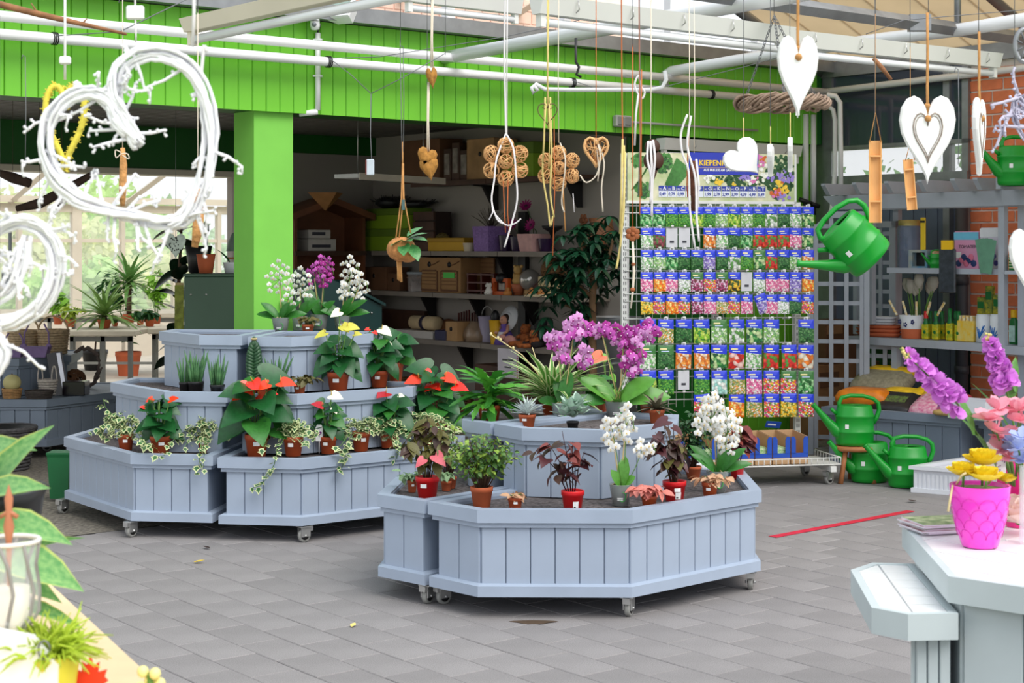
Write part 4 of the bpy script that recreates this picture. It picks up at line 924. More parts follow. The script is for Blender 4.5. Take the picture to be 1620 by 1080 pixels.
KINDS={
'cabb':('green cabbage',[(110,190,110),(60,150,80),(170,220,160),GR3],75),'pale':('pale green leaves',[GR4,(200,220,180),(120,170,110),WHT],110),
'pars':('curly parsley',[GR1,GR2,GR3,(80,160,60)],160),'herb':('dark green herbs',[GR3,(50,110,50),(90,140,80),(20,70,30)],120),
'lett':('lime lettuce',[(170,210,60),(130,190,40),(200,220,100),GR1],80),'oran':('orange carrots',[(240,140,40),(250,170,80),(220,110,30),(245,220,190)],80),
'radi':('white radishes',[WHT,(230,230,220),(200,210,200),(90,150,70)],60),'tomr':('red tomatoes',[(220,50,40),(235,80,60),(200,30,30),(90,150,60)],65),
'beet':('dark red beetroot',[(130,40,60),(90,60,50),(160,80,90),(80,120,60)],70),'cucu':('green cucumbers',[(40,120,60),(30,90,50),(100,170,90),(200,220,160)],60),
'pink':('pink blossoms',[(236,130,170),(245,190,210),(220,90,150),(250,240,240)],110),'yell':('yellow blossoms',[(250,200,40),(245,170,30),(230,220,120),(120,130,40)],100),
'mixd':('mixed bright flowers',[(240,90,40),(250,200,50),(220,70,140),(240,240,220),(90,140,60)],110),'whit':('white blossoms',[WHT,(220,225,225),(250,250,250),(130,170,110)],120),
'lila':('lilac blossoms',[(150,130,210),(200,180,230),(120,100,180),(220,220,235)],110),'orfl':('orange marigolds',[(245,150,30),(250,180,50),(240,110,20),(250,220,140)],85),
'sunf':('a dark sunflower',[(230,170,30),(70,50,20),(240,200,60),(60,90,40)],70),'onio':('spring onions',[WHT,(200,225,190),(120,180,110),(240,240,230)],90),
'meadow':('meadow flowers',[(150,170,90),(220,200,120),(110,140,70),(240,230,220),(230,150,60)],150),'maro':('crimson blossoms',[(150,40,90),(200,90,140),(230,200,220),(110,60,60)],100),
'pumk':('an orange pumpkin',[(236,130,40),(240,150,60),(220,100,30),(230,220,200)],38),'pepp':('red peppers',[(220,50,36),(235,90,60),(190,30,30),(240,200,190)],42),
'icegr':('ice blue leaves',[(170,220,210),(200,235,230),(140,200,190),WHT],60)}
R1='cabb cabb pars pars lett pars pale lett pale pars radi herb onio cucu'.split()
R2='onio beet - - - oran onio herb cabb tomr tomr tomr pink cucu'.split()
R3='onio pale cabb herb herb lila herb radi pars g_cucu tomr herb pale oran'.split()
R4='pink orfl pink whit g_maro mixd g_maro sunf - whit pink pink lila orfl'.split()
R5='yell mixd orfl mixd maro pink meadow mixd pink lila pink whit herb mixd'.split()
R6='cabb meadow herb lett g_pale radi cucu pale - herb'.split()
R7='g_onio g_herb oran oran cucu pepp onio tomr tomr pumk'.split()
R8='lett pars - pars icegr meadow pink mixd g_mixd g_cabb'.split()
R9='- - - mixd - orfl meadow mixd yell mixd'.split()
ROWS=[(R1,328,360,0),(R2,361,391,0),(R3,395,427,0),(R4,430,461,0),(R5,465,497,0),(R6,504,541,1),(R7,544,582,1),(R8,584,618,1),(R9,620,656,1)]
ORD='first second third fourth fifth sixth seventh eighth ninth tenth eleventh twelfth thirteenth fourteenth'.split()
PKM={}
def packet_mesh(kind,big):
 g=kind.startswith('g_');k=kind[2:]if g else kind;key=(kind,big)
 if key in PKM:return PKM[key]
 w,h=(.112,.162)if big else(.0855,.134)
 m=pk_mat(key[0]+('_big' if big else ''),KINDS[k][1],(60,120,60)if g else BLUE,KINDS[k][2]*(.8 if big else 1),w,h)
 q=MB();t=.010
 q.loft([[(-w/2,0,0),(w/2,0,0),(w/2,0,-h),(-w/2,0,-h)],[(-w/2,-.002,0),(w/2,-.002,0),(w/2,-.002,-h),(-w/2,-.002,-h)],[(-w*.42,-t*.6,-h*.06),(w*.42,-t*.6,-h*.06),(w*.42,-t*.6,-h*.94),(-w*.42,-t*.6,-h*.94)],[(-w*.3,-t,-h*.18),(w*.3,-t,-h*.18),(w*.3,-t,-h*.8),(-w*.3,-t,-h*.8)]])
 q2=MB();q2.ring([(-.016,-.004),(.016,-.004),(.016,.016),(-.016,.016)],[(-.009,.003),(.009,.003),(.009,.010),(-.009,.010)],0,.002);q2.v=[(x,-z,y)for x,y,z in q2.v]
 PKM[key]=(q.mesh('sachet',m),q2.mesh('hanger',M('clear_tab',(225,228,235),.3,0)));return PKM[key]
npk=0;rr=random.Random(42)
WTAG=M('white_card_tag',(206,206,212),.7,.03,20)
for ri,(row,yt,yb,big)in enumerate(ROWS):
 n=len(row);xa,xb=sx(1016 if not big else 1018),sx(1269 if not big else 1266);seen=0
 for i,kind in enumerate(row):
  x=xa+(xb-xa)*i/(n-1);px_=1016+(1269-1016)*i/(n-1);z=sz(px_,yt)
  put('hook',hkm,stand,(x,0,z+.002))
  if kind=='-':
   if(ri,i)in((1,2),(1,3),(7,2),(3,8)):
    t=thing('blank_tag',{(1,2):'blank white stock card on the third hook of the second row of seeds',(1,3):'blank white stock card on the fourth hook of the second row of seeds',(7,2):'white stock card hanging in the gap of the eighth seed row',(3,8):'white stock card hanging in the gap of the fourth seed row'}[(ri,i)],'card',S2W(x,-.10,z),SA)
    q=MB();q.box(-.04,-.002,-.13,.04,.002,.0);q.build('card',WTAG,t);q=MB();q.box(-.015,-.004,-.10,.015,-.002,-.085);q.build('barcode',M('ink',(60,60,70),.7,0),t)
   continue
  if ri==4 and i==9:ang=-.35
  else:ang=rr.uniform(-.03,.03)
  k=kind[2:]if kind.startswith('g_')else kind
  t=thing('seed_packet','seed packet of %s, %s place in the %s row of the seed stand'%(KINDS[k][0],ORD[i],ORD[ri]),'seed packet',S2W(x,-.10-rr.uniform(0,.006),z),SA,'seed packets on the stand')
  t.rotation_euler=(rr.uniform(-.05,.02),ang,SA+rr.uniform(-.06,.06))
  a_,b_=packet_mesh(kind,big);put('sachet',a_,t);put('hanger',b_,t);npk+=1
# sign
sg=MB();xs0,xs1=sx(991),sx(1254);zs0,zs1=sz(1120,318),sz(1120,243);w=xs1-xs0;h=zs1-zs0
T_=thing('picture_sign','printed seed sign with blue title panel, price row and flower pictures above the packets','sign',S2W(xs0,-.03,zs0),SA)
q=MB();q.box(0,0,0,w,.012,h);q.build('panel',M('sign_cream',(226,220,190),.4,.12,9,c2=(170,186,130)),T_)
q=MB();q.box(-.01,-.004,-.02,w+.015,.02,0);q.box(w,-.004,-.02,w+.015,.02,h);q.build('frame',WIRE,T_)
def SPX(cx,cy):return((cx-30)/1425*w,h-(cy-68)/410*h)
x0,z1=SPX(545,66);x1,z0=SPX(1140,252);q=MB();q.box(x0,-.003,z0,x1,0,z1+.004);q.build('title_panel',M('sign_blue',(40,56,178),.35,.02,4),T_)
YT=M('sign_yellow',(250,206,30),.4,0);WTX=M('sign_white',(240,240,244),.4,0);SBL=M('sign_blue_dark',(46,62,160),.4,0)
x,z=SPX(630,172);text('title_lettering','KIEPENKERL',.052,YT,T_,(x,-.0045,z),sx=.98,bold=.0011)
x,z=SPX(670,221);text('slogan_lettering','AUS FREUDE AM GÄRTNERN',.023,WTX,T_,(x,-.0045,z),sx=.9,bold=.0005)
x0,z0=SPX(590,193);x1,_=SPX(1100,193);q=MB();q.box(x0,-.004,z0,x1,-.003,z0+.002);q.build('title_rule',YT,T_)
cols=[('A','0,49'),('B','0,79'),('C','0,99'),('','1,'),('F','99'),('G','1,99'),('K','2,79'),('N','2,99'),('O','3,99'),('P','4,39'),('R','4,99'),('T','5,49')]
for i,(l,pr)in enumerate(cols):
 x0,z1=SPX(290+76.6*i,350);x1,zm=SPX(290+76.6*i+70,393);_,z0=SPX(0,445)
 q=MB();q.box(x0,-.003,zm,x1,0,z1);pb=q.build('price_head',SBL,T_)
 q=MB();q.box(x0,-.003,z0,x1,0,zm);q.build('price_field',M('sign_paper',(226,230,240),.5,0),T_)
 text('group_lettering','PG',.016,WTX,T_,(x0+.004,-.0045,zm+.006));
 if l:text('letter',l,.034,WTX,T_,(x0+.030,-.0045,zm+.006),bold=.0008)
 text('price_lettering',pr,.030,SBL,T_,(x0+.004,-.0045,z0+.010),sx=.9,bold=.0004)
def blobs(name,mat,pts,r,parent,n=7,jit=.4):
 q=MB()
 for k,(x,z)in enumerate(pts):
  rr_=r*rr.uniform(1-jit,1+jit);y=-.0012-.0001*(k%9)
  q.add([(x+rr_*math.cos(2*PI*j/n+k)*rr.uniform(.7,1.2),y,z+rr_*math.sin(2*PI*j/n+k)*rr.uniform(.7,1.2))for j in range(n)],[tuple(range(n))[::-1]])
 return stuff(q.build(name,mat,parent))
def cloud(cx,cy,rx,ry,k):
 out=[]
 for _ in range(k):
  a=rr.uniform(0,2*PI);r=math.sqrt(rr.random());x,z=SPX(cx+rx*r*math.cos(a),cy+ry*r*math.sin(a))
  if .01<x<w-.01 and .01<z<h-.006:out.append((x,z))
 return out
PG1,PG2,PG3=M('print_green',(70,130,60),.5,.2,40),M('print_dark_green',(40,84,44),.5,.2,40),M('print_pale_green',(150,180,120),.5,.2,40)
blobs('printed_parsley',PG1,cloud(120,140,55,60,60)+cloud(330,150,75,80,90)+cloud(165,390,60,70,70),.012,T_)
blobs('printed_parsley_dark',PG2,cloud(330,170,60,70,50)+cloud(165,400,50,60,40),.010,T_)
q=MB()
for k in range(26):
 xa,za=SPX(340+3*k,340+2*k);xb,zb=SPX(440+5*k,110+4*k);q.quad((xa,-.0022,za),(xa+.006,-.0022,za),(xb+.006,-.0022,zb),(xb,-.0022,zb))
for k in range(14):
 xa,za=SPX(55+4*k,390-2*k);xb,zb=SPX(180+2*k,230-6*k);q.quad((xa,-.0022,za),(xa+.005,-.0022,za),(xb+.005,-.0022,zb),(xb,-.0022,zb))
stuff(q.build('printed_chives',PG1,T_))
blobs('printed_meadow',PG2,cloud(1000,300,260,50,90)+cloud(1330,260,120,200,200),.013,T_)
for nm,c,cl_ in(('printed_lilac_flowers',(150,130,210),cloud(1370,260,80,60,26)+cloud(1020,280,50,25,14)+cloud(1370,440,60,40,16)+cloud(1250,280,30,25,8)),('printed_white_flowers',(240,240,230),cloud(1190,220,40,90,14)+cloud(1080,300,60,30,10)+cloud(720,290,40,35,12)),
('printed_yellow_flowers',(240,200,60),cloud(800,310,35,25,10)+cloud(1340,380,60,40,22)+cloud(1330,315,30,25,12)+cloud(930,330,20,15,4)),('printed_orange_flowers',(210,100,40),cloud(1335,315,16,14,6)+cloud(1300,400,60,40,12)+cloud(1190,120,30,30,8)),('printed_pink_flowers',(220,120,180),cloud(1160,130,30,60,12)+cloud(1110,290,40,25,8)+cloud(1290,410,40,30,8))):
 o=blobs(nm,M(nm,c,.5,.15,60),cl_,.011,T_);o.location.y=-.0012
# tray with castors, display cartons
tz=sz(1157,737)*.0+.155;xt0,xt1=-.0,sx(1283)+.03;q=MB()
q.box(xt0,-.44,tz-.02,xt1,-.02,tz-.012);tr_=q.build('tray',WIRE,stand)
q=MB()
for y0_,y1_,x0_,x1_ in((-.44,-.44,xt0,xt1),(-.44,.0,xt1,xt1),(-.44,0,xt0,xt0)):
 for z in(tz-.015,tz+.03):q.tube([(x0_,y0_,z),(x1_,y1_,z)],.0045,5)
for k in range(34):x=xt0+(xt1-xt0)*k/33;q.tube([(x,-.44,tz-.015),(x,-.44,tz+.03)],.003,4)
for k in range(9):y=-.44*k/9;q.tube([(xt1,y,tz-.015),(xt1,y,tz+.03)],.003,4)
q.build('tray_rail',WIRE,tr_)
for(x,y)in((xt1-.06,-.38),(xt1-.06,.03),(.05,-.38),(.05,.03)):
 q=MB();q.box(x-.02,-.46 if y<0 else 0,.092,x+.02,.06,.13);q.build('foot',WIRE,stand)
 c=put('caster',CAST[0],stand,(x,y,0),(0,0,.5));put('wheel',CAST[1],c);put('hub',CAST[2],c)
KRB=M('carton_blue',(22,74,176),.5,.04,8);KRF=M('carton_kraft',(196,158,118),.8,.06,9);DOT=M('green_dotted',(96,170,70),.5,.3,150,c2=(220,230,190))
def dsp(i,px0,px1,label,content=True):
 # tray front at y=-.43
 def sxf(px):k=(px-CX)/FPX;X0,Y0=SX0+.40*SS,SY0-.40*SC;return(k*Y0-X0)/(SC-k*SS)
 x0,x1=sxf(px0)+.004,sxf(px1)-.004;w=x1-x0;hb=.20;t=thing('display_carton',label,'carton',S2W((x0+x1)/2,-.30,tz-.009),SA)
 q=MB();q.ring([(-w/2,-.11),(w/2,-.11),(w/2,.16),(-w/2,.16)],[(-w/2+.004,-.106),(w/2-.004,-.106),(w/2-.004,.156),(-w/2+.004,.156)],0,.045);q.prism([(-w/2,-.11),(w/2,-.11),(w/2,.16),(-w/2,.16)],0,.004);q.build('base',KRF,t)
 q=MB();q.box(-w/2,.15,0,w/2,.154,hb)
 for s in(-1,1):q.loft([[(s*w/2,-.11,.04),(s*w/2,.154,.04),(s*w/2,.154,hb),(s*w/2,-.11,hb*.92)],[(s*(w/2-.004),-.11,.04),(s*(w/2-.004),.154,.04),(s*(w/2-.004),.154,hb),(s*(w/2-.004),-.11,hb*.92)]])
 q.build('back',KRF,t)
 q=MB();y=-.112;q.box(-w/2,y,.045,w/2,y+.004,.075);k=w*.27
 for s in(-1,1):
  a_,b_=(-w/2,-w/2+k)if s<0 else(w/2-k,w/2);q.loft([[(a_,yy,.07),(b_,yy,.07),(b_,yy,hb*.82),((b_-.01)if s<0 else b_,yy,hb*.92),(a_ if s<0 else a_+.01,yy,hb*.92),(a_,yy,hb*.82)]for yy in(y,y+.004)])
 q.build('front_panel',KRB,t)
 if content:
  for j in range(4):q=MB();q.T=Matrix.Translation((0,-.085+.05*j,.006))@Matrix.Rotation(-.15,4,'X');q.bbox(-w*.4,-.012,0,w*.4,.012,.105,.005);q.build('seed_bag',DOT,t)
 return t
for i,(a,b)in enumerate(((1164,1193),(1193,1221),(1221,1250),(1250,1278))):dsp(i,a,b,'blue-fronted seed carton, %s from the castor end of the stand tray'%('fourth','third','second','first')[i],i<3)
dsp(5,1074,1104,'blue-fronted seed carton on the stand tray behind the dark red coleus');dsp(6,1104,1134,'blue-fronted seed carton on the stand tray behind the big white orchid')
t=thing('tray_label','loose blue packet card lying on the back of the blue-fronted cartons','card',S2W(sx(1214),-.09,tz+.20),SA);q=MB();q.T=Matrix.Rotation(.5,4,'X')@Matrix.Rotation(.1,4,'Y');q.box(-.055,-.002,0,.055,.002,.05);q.build('card',KRB,t);q=MB();q.T=Matrix.Rotation(.5,4,'X')@Matrix.Rotation(.1,4,'Y');q.box(-.04,-.0035,.02,.02,-.002,.032);q.build('print',WTX,t)
# cartons stacked behind the trellis, by the wall
for i,(px,y0,zb,w,h,m)in enumerate(((1312,640,0,.5,.62,CARD),(1318,600,.621,.42,.36,CARDD))):
 p=F(a_at(-.28,px),-.22,zb);t=thing('cardboard_box',('large tan carton standing behind the tall trellis','smaller dark carton on top of the tan one behind the trellis')[i],'box',p,AZ)
 q=MB();q.bbox(-w/2,-.16,0,w/2,.16,h,.005);q.build('carton',m,t);q=MB();q.box(-w/2+.01,-.165,h*.7,w*.0,-.16,h*.9);q.build('print',CARDD if i==0 else CARD,t)
# ================================================================ plants: kit
TERRA=M('terracotta_plastic',(190,84,44),.5,.08,9);TERRA2=M('terracotta_clay',(192,96,58),.8,.10,9);REDP=M('red_plastic',(214,22,28),.35,.04,6)
CLEARP=M('clear_plastic',(186,194,194),.12,.05,thin=.55);BARK=M('orchid_bark',(92,84,70),.9,.4,40,c2=(48,52,40));TAGW=M('price_tag',(240,240,240),.5,.0)
LG=M('leaf_green',(52,118,44),.38,.18,9,leaf=.15);LGD=M('leaf_deep_green',(30,88,42),.35,.18,9,leaf=.12);LGL=M('leaf_light_green',(112,170,52),.4,.15,9,leaf=.2)
STEMG=M('stem_green',(96,140,60),.6,.1,9);BAMB=M('bamboo_stake',(206,184,128),.6,.12,20);STEMB=M('stem_brown',(84,60,44),.7,.2,20)
def pot(t,r,h,mat=TERRA,rb=.74,sticker=True,rim=True,soil=True,name='pot',stick2=False):
 q=MB()
 if rim:q.lathe([(r*rb*.9,0),(r*rb,.002),(r*.93,h*.76),(r*.99,h*.77),(r,h*.98),(r*.98,h),(r*.91,h),(r*.88,h*.86)],22)
 else:q.lathe([(r*rb*.9,0),(r*rb,.002),(r*.98,h*.98),(r,h),(r*.94,h),(r*.9,h*.86),(r*rb*.86,.006)],22)
 p=q.build(name,mat,t)
 if soil:
  q=MB();q.lathe([(.001,h*.90),(r*.5,h*.89),(r*.89,h*.87)],16);q.build('soil',SOIL,t)
 if sticker:
  q=MB();a=-PI/2+U(-.5,.5);w=r*.28
  pts=[(r*.985*math.cos(a+s*w/r)*.965,r*.985*math.sin(a+s*w/r)*.965)for s in(-1,0,1)]
  rr_=.965
  q.loft([[(x*1.02,y*1.02,h*zz)for x,y in pts]for zz in(.52,.70)],cap=False,close=False);q.build('price_sticker',TAGW,p)
 if stick2:
  q=MB();q.loft([[(r*.80*math.cos(-1.3+s*.28)*1.03,r*.80*math.sin(-1.3+s*.28)*1.03,h*.14)for s in(-1,0,1)],[(r*.895*math.cos(-1.3+s*.28)*1.03,r*.895*math.sin(-1.3+s*.28)*1.03,h*.50)for s in(-1,0,1)]],cap=False,close=False);pl=q.build('printed_label',TAGW,p)
  q=MB();q.loft([[(r*.80*math.cos(-1.3+s*.1-.1)*1.05,r*.80*math.sin(-1.3+s*.1-.1)*1.05,h*.2)for s in(-1,0,1)],[(r*.82*math.cos(-1.3+s*.1-.1)*1.05,r*.82*math.sin(-1.3+s*.1-.1)*1.05,h*.26)for s in(-1,0,1)]],cap=False,close=False);q.build('print',BLACKP,p)
 return p
def clear_pot(t,r,h):
 p=pot(t,r,h,CLEARP,.74,sticker=False,rim=False,soil=False)
 q=MB();q.lathe([(.001,.004),(r*.66,.004),(r*.84,h*.78),(.001,h*.8)],18);q.build('bark_fill',BARK,t)
 q=MB()
 for k in range(26):
  a=-PI/2-.9+1.6*k/25;
 pts=[]
 for k in range(19):
  u=-2.4+3.9*k/18;a=-PI/2+.34*math.cos(u)+.1;z=h*(.45+.22*math.sin(u));rr_=r*(.74+.25*z/h)*1.012;pts.append((rr_*math.cos(a),rr_*math.sin(a),z))
 q.tube(pts,r*.035,5);q.build('green_swirl',M('swirl_green',(70,190,80),.5,0),p)
 q=MB()
 for k,zz in enumerate((.36,.28)):
  z=h*zz;rr_=r*(.74+.25*zz)*1.012;q.loft([[(rr_*math.cos(a),rr_*math.sin(a),z+d)for a in(-2.0,-1.8,-1.6,-1.4)]for d in(0,h*.045)],cap=False,close=False)
 q.build('white_print',TAGW,p);return p
def leafm(name,outline,mats,fold=.15,droop=.3,inner=0,curl=0,ripple=0,brk=.55):
 """outline: (x along, half width) rows from base to tip; a folded, drooping blade, unit length along +x"""
 q=MB();vs=[];n=len(outline)
 def z(x,y):return fold*abs(y)-droop*max(x,0)**2+curl*abs(y)**2+ripple*math.sin(x*19)*abs(y)
 cols=[-1,-brk,0,brk,1]if inner else[-1,0,1];m=len(cols)
 for(xm,xs,w)in outline:
  for c in cols:
   x=xm+(xs-xm)*abs(c);vs.append((x,w*c,z(x,w*c)))
 for i in range(n-1):
  for j in range(m-1):
   o=i*m+j;edge=inner and(j==0 or j==m-2)
   q.add([],[],True);q.f.append((o,o+m,o+m+1,o+1));q.m.append(1 if edge else 0);q.s.append(True)
 q.v=vs;return q.mesh(name,mats)
HEART=[(0,0,0),(0,-.14,.17),(.0,-.17,.32),(.06,-.02,.44),(.25,.2,.44),(.5,.46,.35),(.75,.72,.2),(1,1,.005)]
OVATE=[(0,0,.02),(.12,.14,.17),(.3,.32,.27),(.5,.52,.28),(.72,.74,.2),(.9,.9,.08),(1,1,.003)]
LANCE=[(0,0,.03),(.2,.2,.09),(.45,.45,.12),(.7,.7,.09),(.9,.9,.04),(1,1,.003)]
STRAP=[(0,0,.07),(.2,.2,.12),(.45,.45,.17),(.7,.7,.17),(.88,.88,.11),(1,1,.01)]
GRASS=[(0,0,.022),(.2,.2,.030),(.45,.45,.030),(.7,.7,.024),(.88,.88,.014),(1,1,.002)]
L_HEART=leafm('leaf',HEART,LGD,.25,.25);L_HEARTB=leafm('leaf',HEART,LG,.2,.2);L_HEARTL=leafm('leaf',HEART,LGL,.2,.2)
L_STRAP=leafm('leaf',STRAP,LG,.5,.35);L_STRAPB=leafm('leaf',STRAP,M('orchid_leaf',(88,150,54),.35,.12,7,leaf=.15),.5,.3)
SPA_RED=M('spathe_red',(232,44,30),.25,.08,12);SPA_ORG=M('spathe_orange',(240,66,34),.25,.08,12);SPA_DRED=M('spathe_dark_red',(176,16,36),.25,.08,12);SPA_WHT=M('spathe_white',(240,240,216),.35,.04,12,leaf=.1);SPA_YEL=M('spathe_yellow',(222,214,90),.35,.08,12,leaf=.15)
SPAD=M('spadix',(226,190,90),.6,.1,20)
SPATHE={}
def spathe(mat):
 if mat.name not in SPATHE:SPATHE[mat.name]=leafm('spathe',HEART,mat,.1,.12,ripple=.02)
 return SPATHE[mat.name]
q=MB();q.tube([(0,0,0),(.06,0,.2),(.1,0,.45)],[.035,.03,.015],6);SPADIX=q.mesh('spadix',SPAD)
def leaf_at(name,me,t,p,az,el,L,W_=None,roll=0):return put(name,me,t,p,(roll,-el,az),(L,W_ or L,L))
def leaf_on(name,me,t,p,d,n,L,W_=None): # blade along d, its face towards n
 x=Vector(d).normalized();n=Vector(n);z=n-x*n.dot(x);z=z.normalized()if z.length>1e-4 else x.orthogonal().normalized();y=z.cross(x)
 return put(name,me,t,p,Matrix((x,y,z)).transposed().to_euler(),(L,W_ or L,L))
def plant(label,px,y,z,name='potted_plant',cat='potted plant',group=None):
 p=onz(px,y,z);t=thing(name,label,cat,p,0,group);return t,p.y/FPX
def anthurium(label,px,y,z,pw,ph,spread,height,flowers,n,seed,leaf=None,lsize=.5,stick=True,low=.10,mat=TERRA,name='potted_anthurium'):
 """flowers: (dx px, dy px above pot rim, spathe material, size px, azimuth)"""
 t,s=plant(label,px,y,z,name);rr=random.Random(seed);r,h=pw*s/2,ph*s;pot(t,r,h,mat,sticker=stick);st=MB();leaf=leaf or L_HEART
 for k in range(n):
  az=k*2.399+rr.uniform(-.3,.3);f=(k+.5)/n;R_=spread*s*.5*rr.uniform(.45,.62)*(1.05-.55*f);zz=h*.95+height*s*(low+(.92-low)*f)*rr.uniform(.85,1.05)
  zz=max(zz,h*.8)if R_<r*1.3 else zz
  bx,by=R_*.62*math.cos(az),R_*.62*math.sin(az)
  base=Vector((r*.25*math.cos(az),r*.25*math.sin(az),h*.88));top=Vector((bx,by,zz))
  st.tube([base,(base+top)/2+Vector((bx*.12,by*.12,abs(zz-h)*.2+.005)),top],.0028,5)
  el=rr.uniform(-.95,-.3)+.6*f;L=spread*s*lsize*rr.uniform(.72,.98);a2=az+rr.uniform(-.4,.4);out=Vector((math.cos(a2),math.sin(a2)*.8-.2,0))
  leaf_on('leaf',leaf if rr.random()>.15 else L_HEARTB,t,top,out*math.cos(el)+Vector((0,0,math.sin(el))),out*.35+Vector((rr.uniform(-.3,.3),-.75,.75)),L*.80,L*.86)
 for(dx,dy,m,sz_,az)in flowers:
  top=Vector((dx*s,rr.uniform(-.06,.0),h+dy*s));base=Vector((0,0,h*.88));st.tube([base,(base*.4+top*.6)+Vector((0,-.01,0)),top],.003,5)
  dv_=Vector((math.cos(az),-.35,.45*math.sin(az)+rr.uniform(-.2,.5)));o=leaf_on('flower',spathe(m),t,top,dv_,(rr.uniform(-.4,.4),-.62,.75),sz_*s*1.0,sz_*s*1.05);put('spadix',SPADIX,o,(.0,0,.02))
 st.build('stems',STEMG,t);return t
IVYE=M('ivy_cream',(206,214,160),.5,.08,12,leaf=.15);IVYG=M('ivy_green',(58,106,58),.5,.15,12,leaf=.1)
q=MB();oc=[(0,0),(.1,.34),(.32,.30),(.42,.52),(.62,.24),(1,0),(.62,-.24),(.42,-.52),(.32,-.30),(.1,-.34)]
ic=[(.34+(x-.34)*.66,y*.62)for x,y in oc];q.add([(x,y,.02+.1*abs(y)-.15*x*x)for x,y in oc]+[(x,y,.03+.1*abs(y)-.15*x*x)for x,y in ic],[(i,(i+1)%10,10+(i+1)%10,10+i)for i in range(10)],m=0);q.add([(x,y,.03+.1*abs(y)-.15*x*x)for x,y in ic],[tuple(range(10))],m=1)
IVYL=q.mesh('leaf',[IVYE,IVYG])
def rimY(px): # depth of the left island's rim front at this column of the picture
 k=(px-CX)/FPX;o=octa(1.18);best=99
 for a,b in((o[1],o[2]),(o[2],o[4]),(o[4],o[5])):
  d=b-a;den=d.x-k*d.y
  if abs(den)<1e-6:continue
  u=(k*a.y-a.x)/den
  if-.02<=u<=1.02:best=min(best,a.y+u*d.y)
 return best if best<99 else 8.8
def ivy(label,px,y,z,pw,ph,vines,seed,leafpx=11):
 """vines: list of px paths relative to the pot's top centre, (dx, dy up)"""
 t,s=plant(label,px,y,z,'potted_ivy');rr=random.Random(seed);r,h=pw*s/2,ph*s;pot(t,r,h);st=MB()
 for path in vines:
  pts=[Vector((rr.uniform(-.3,.3)*r,0,h*.9))]
  for(dx,dy)in path:
   if dy<-ph*.45:Yr=rimY(px+dx)-.025+rr.uniform(-.012,.004);pts.append(W(px+dx,y-ph-dy,Yr)-t.location);continue
   pts.append(Vector((dx*s,-r*.2-(.05 if abs(dx)<pw*.8 and dy<0 else 0)+rr.uniform(-.02,.02),h+dy*s)))
  st.tube(pts,.0016,4)
  for i in range(len(pts)-1):
   L=(pts[i+1]-pts[i]).length;k=max(1,int(min(L,1.4*math.hypot(pts[i+1].x-pts[i].x,pts[i+1].z-pts[i].z)+.02)/(leafpx*s*.50)))
   for j in range(k):
    p=pts[i].lerp(pts[i+1],(j+rr.random())/k)+Vector((rr.uniform(-.012,.012),rr.uniform(-.03,-.004),rr.uniform(-.012,.014)))
    sc_=leafpx*s*rr.uniform(.75,1.25);leaf_at('leaf',IVYL,t,p,rr.uniform(-PI,0),rr.uniform(-1.1,.1),sc_,sc_,rr.uniform(-.5,.5))
 st.build('vines',STEMG,t);return t
def bush_vines(w,hgt,n,seed,low=-6):
 rr=random.Random(seed);out=[]
 for k in range(n):
  a=rr.uniform(-1,1);out.append([(a*w*.25,hgt*rr.uniform(.4,1)),(a*w*.6,hgt*rr.uniform(.2,.9)),(a*w,rr.uniform(low,hgt*.4))])
 return out
def snake(label,px,y,z,pw,ph,h_px,n,seed,spread=.22):
 t,s=plant(label,px,y,z,'snake_plant');rr=random.Random(seed);r,h=pw*s/2,ph*s;pot(t,r,h,BLACKP,.8,sticker=False)
 m=M('snake_leaf',(86,132,80),.5,.28,30,c2=(44,92,54))
 for k in range(n):
  f=(k+.5)/n*2-1;x=f*r*.75;y_=rr.uniform(-.6,.5)*r;L=h_px*s*rr.uniform(.72,1.05);lean=f*spread*rr.uniform(.7,1.3)
  q=MB();w=pw*s*.085;q.tube([(x,y_,h*.85),(x+lean*L*.35,y_,h*.9+L*.4),(x+lean*L*.75,y_,h*.9+L*.75),(x+lean*L*1.05,y_,h*.9+L)],[w*.8,w*1.1,w*.8,.0012],7);q.build('leaf',m,t)
 return t
# orchid flowers
def orchid_mesh(name,petal,lip,throat):
 q=MB()
 def pet(L,w,a,m,z0=0):
  c,s_=math.cos(a),math.sin(a);n=5;vs=[]
  for i in range(n+1):
   u=i/n;ww=w*math.sin(PI*(u*.86+.10))**.8;d=-.12*math.sin(PI*u)-z0+.18*u*u
   for k in(-1,0,1):lx,ly=u*L,k*ww;vs.append((lx*c-ly*s_,d+.12*abs(k)*ww,lx*s_+ly*c))
  fs=[]
  for i in range(n):
   o=3*i;fs+=[(o,o+3,o+4,o+1),(o+1,o+4,o+5,o+2)]
  q.add(vs,fs,True,m)
 for a in(90,215,325):pet(.95,.34,rad(a),0)
 for a in(8,172):pet(1.0,.52,rad(a),0,.04)
 pet(.5,.2,rad(270),1,.12);q.ball((0,-.15,-.02),.14,8,5,m=2)
 return q.mesh(name,[petal,lip,throat])
OW=orchid_mesh('flower',M('orchid_white',(246,246,242),.6,.02,8,leaf=.15),M('orchid_lip_cream',(240,226,190),.6,.05),M('orchid_throat_yellow',(226,190,90),.6,.05))
OP=orchid_mesh('flower',M('orchid_purple',(206,92,192),.6,.14,30,leaf=.15),M('orchid_lip_dark',(130,16,110),.6,.05),M('orchid_throat_pale',(236,200,226),.6,.05))
OL=orchid_mesh('flower',M('orchid_lilac',(228,160,222),.6,.12,30,leaf=.15),M('orchid_lip_magenta',(176,30,140),.6,.05),M('orchid_throat_pale',(236,200,226),.6,.05))
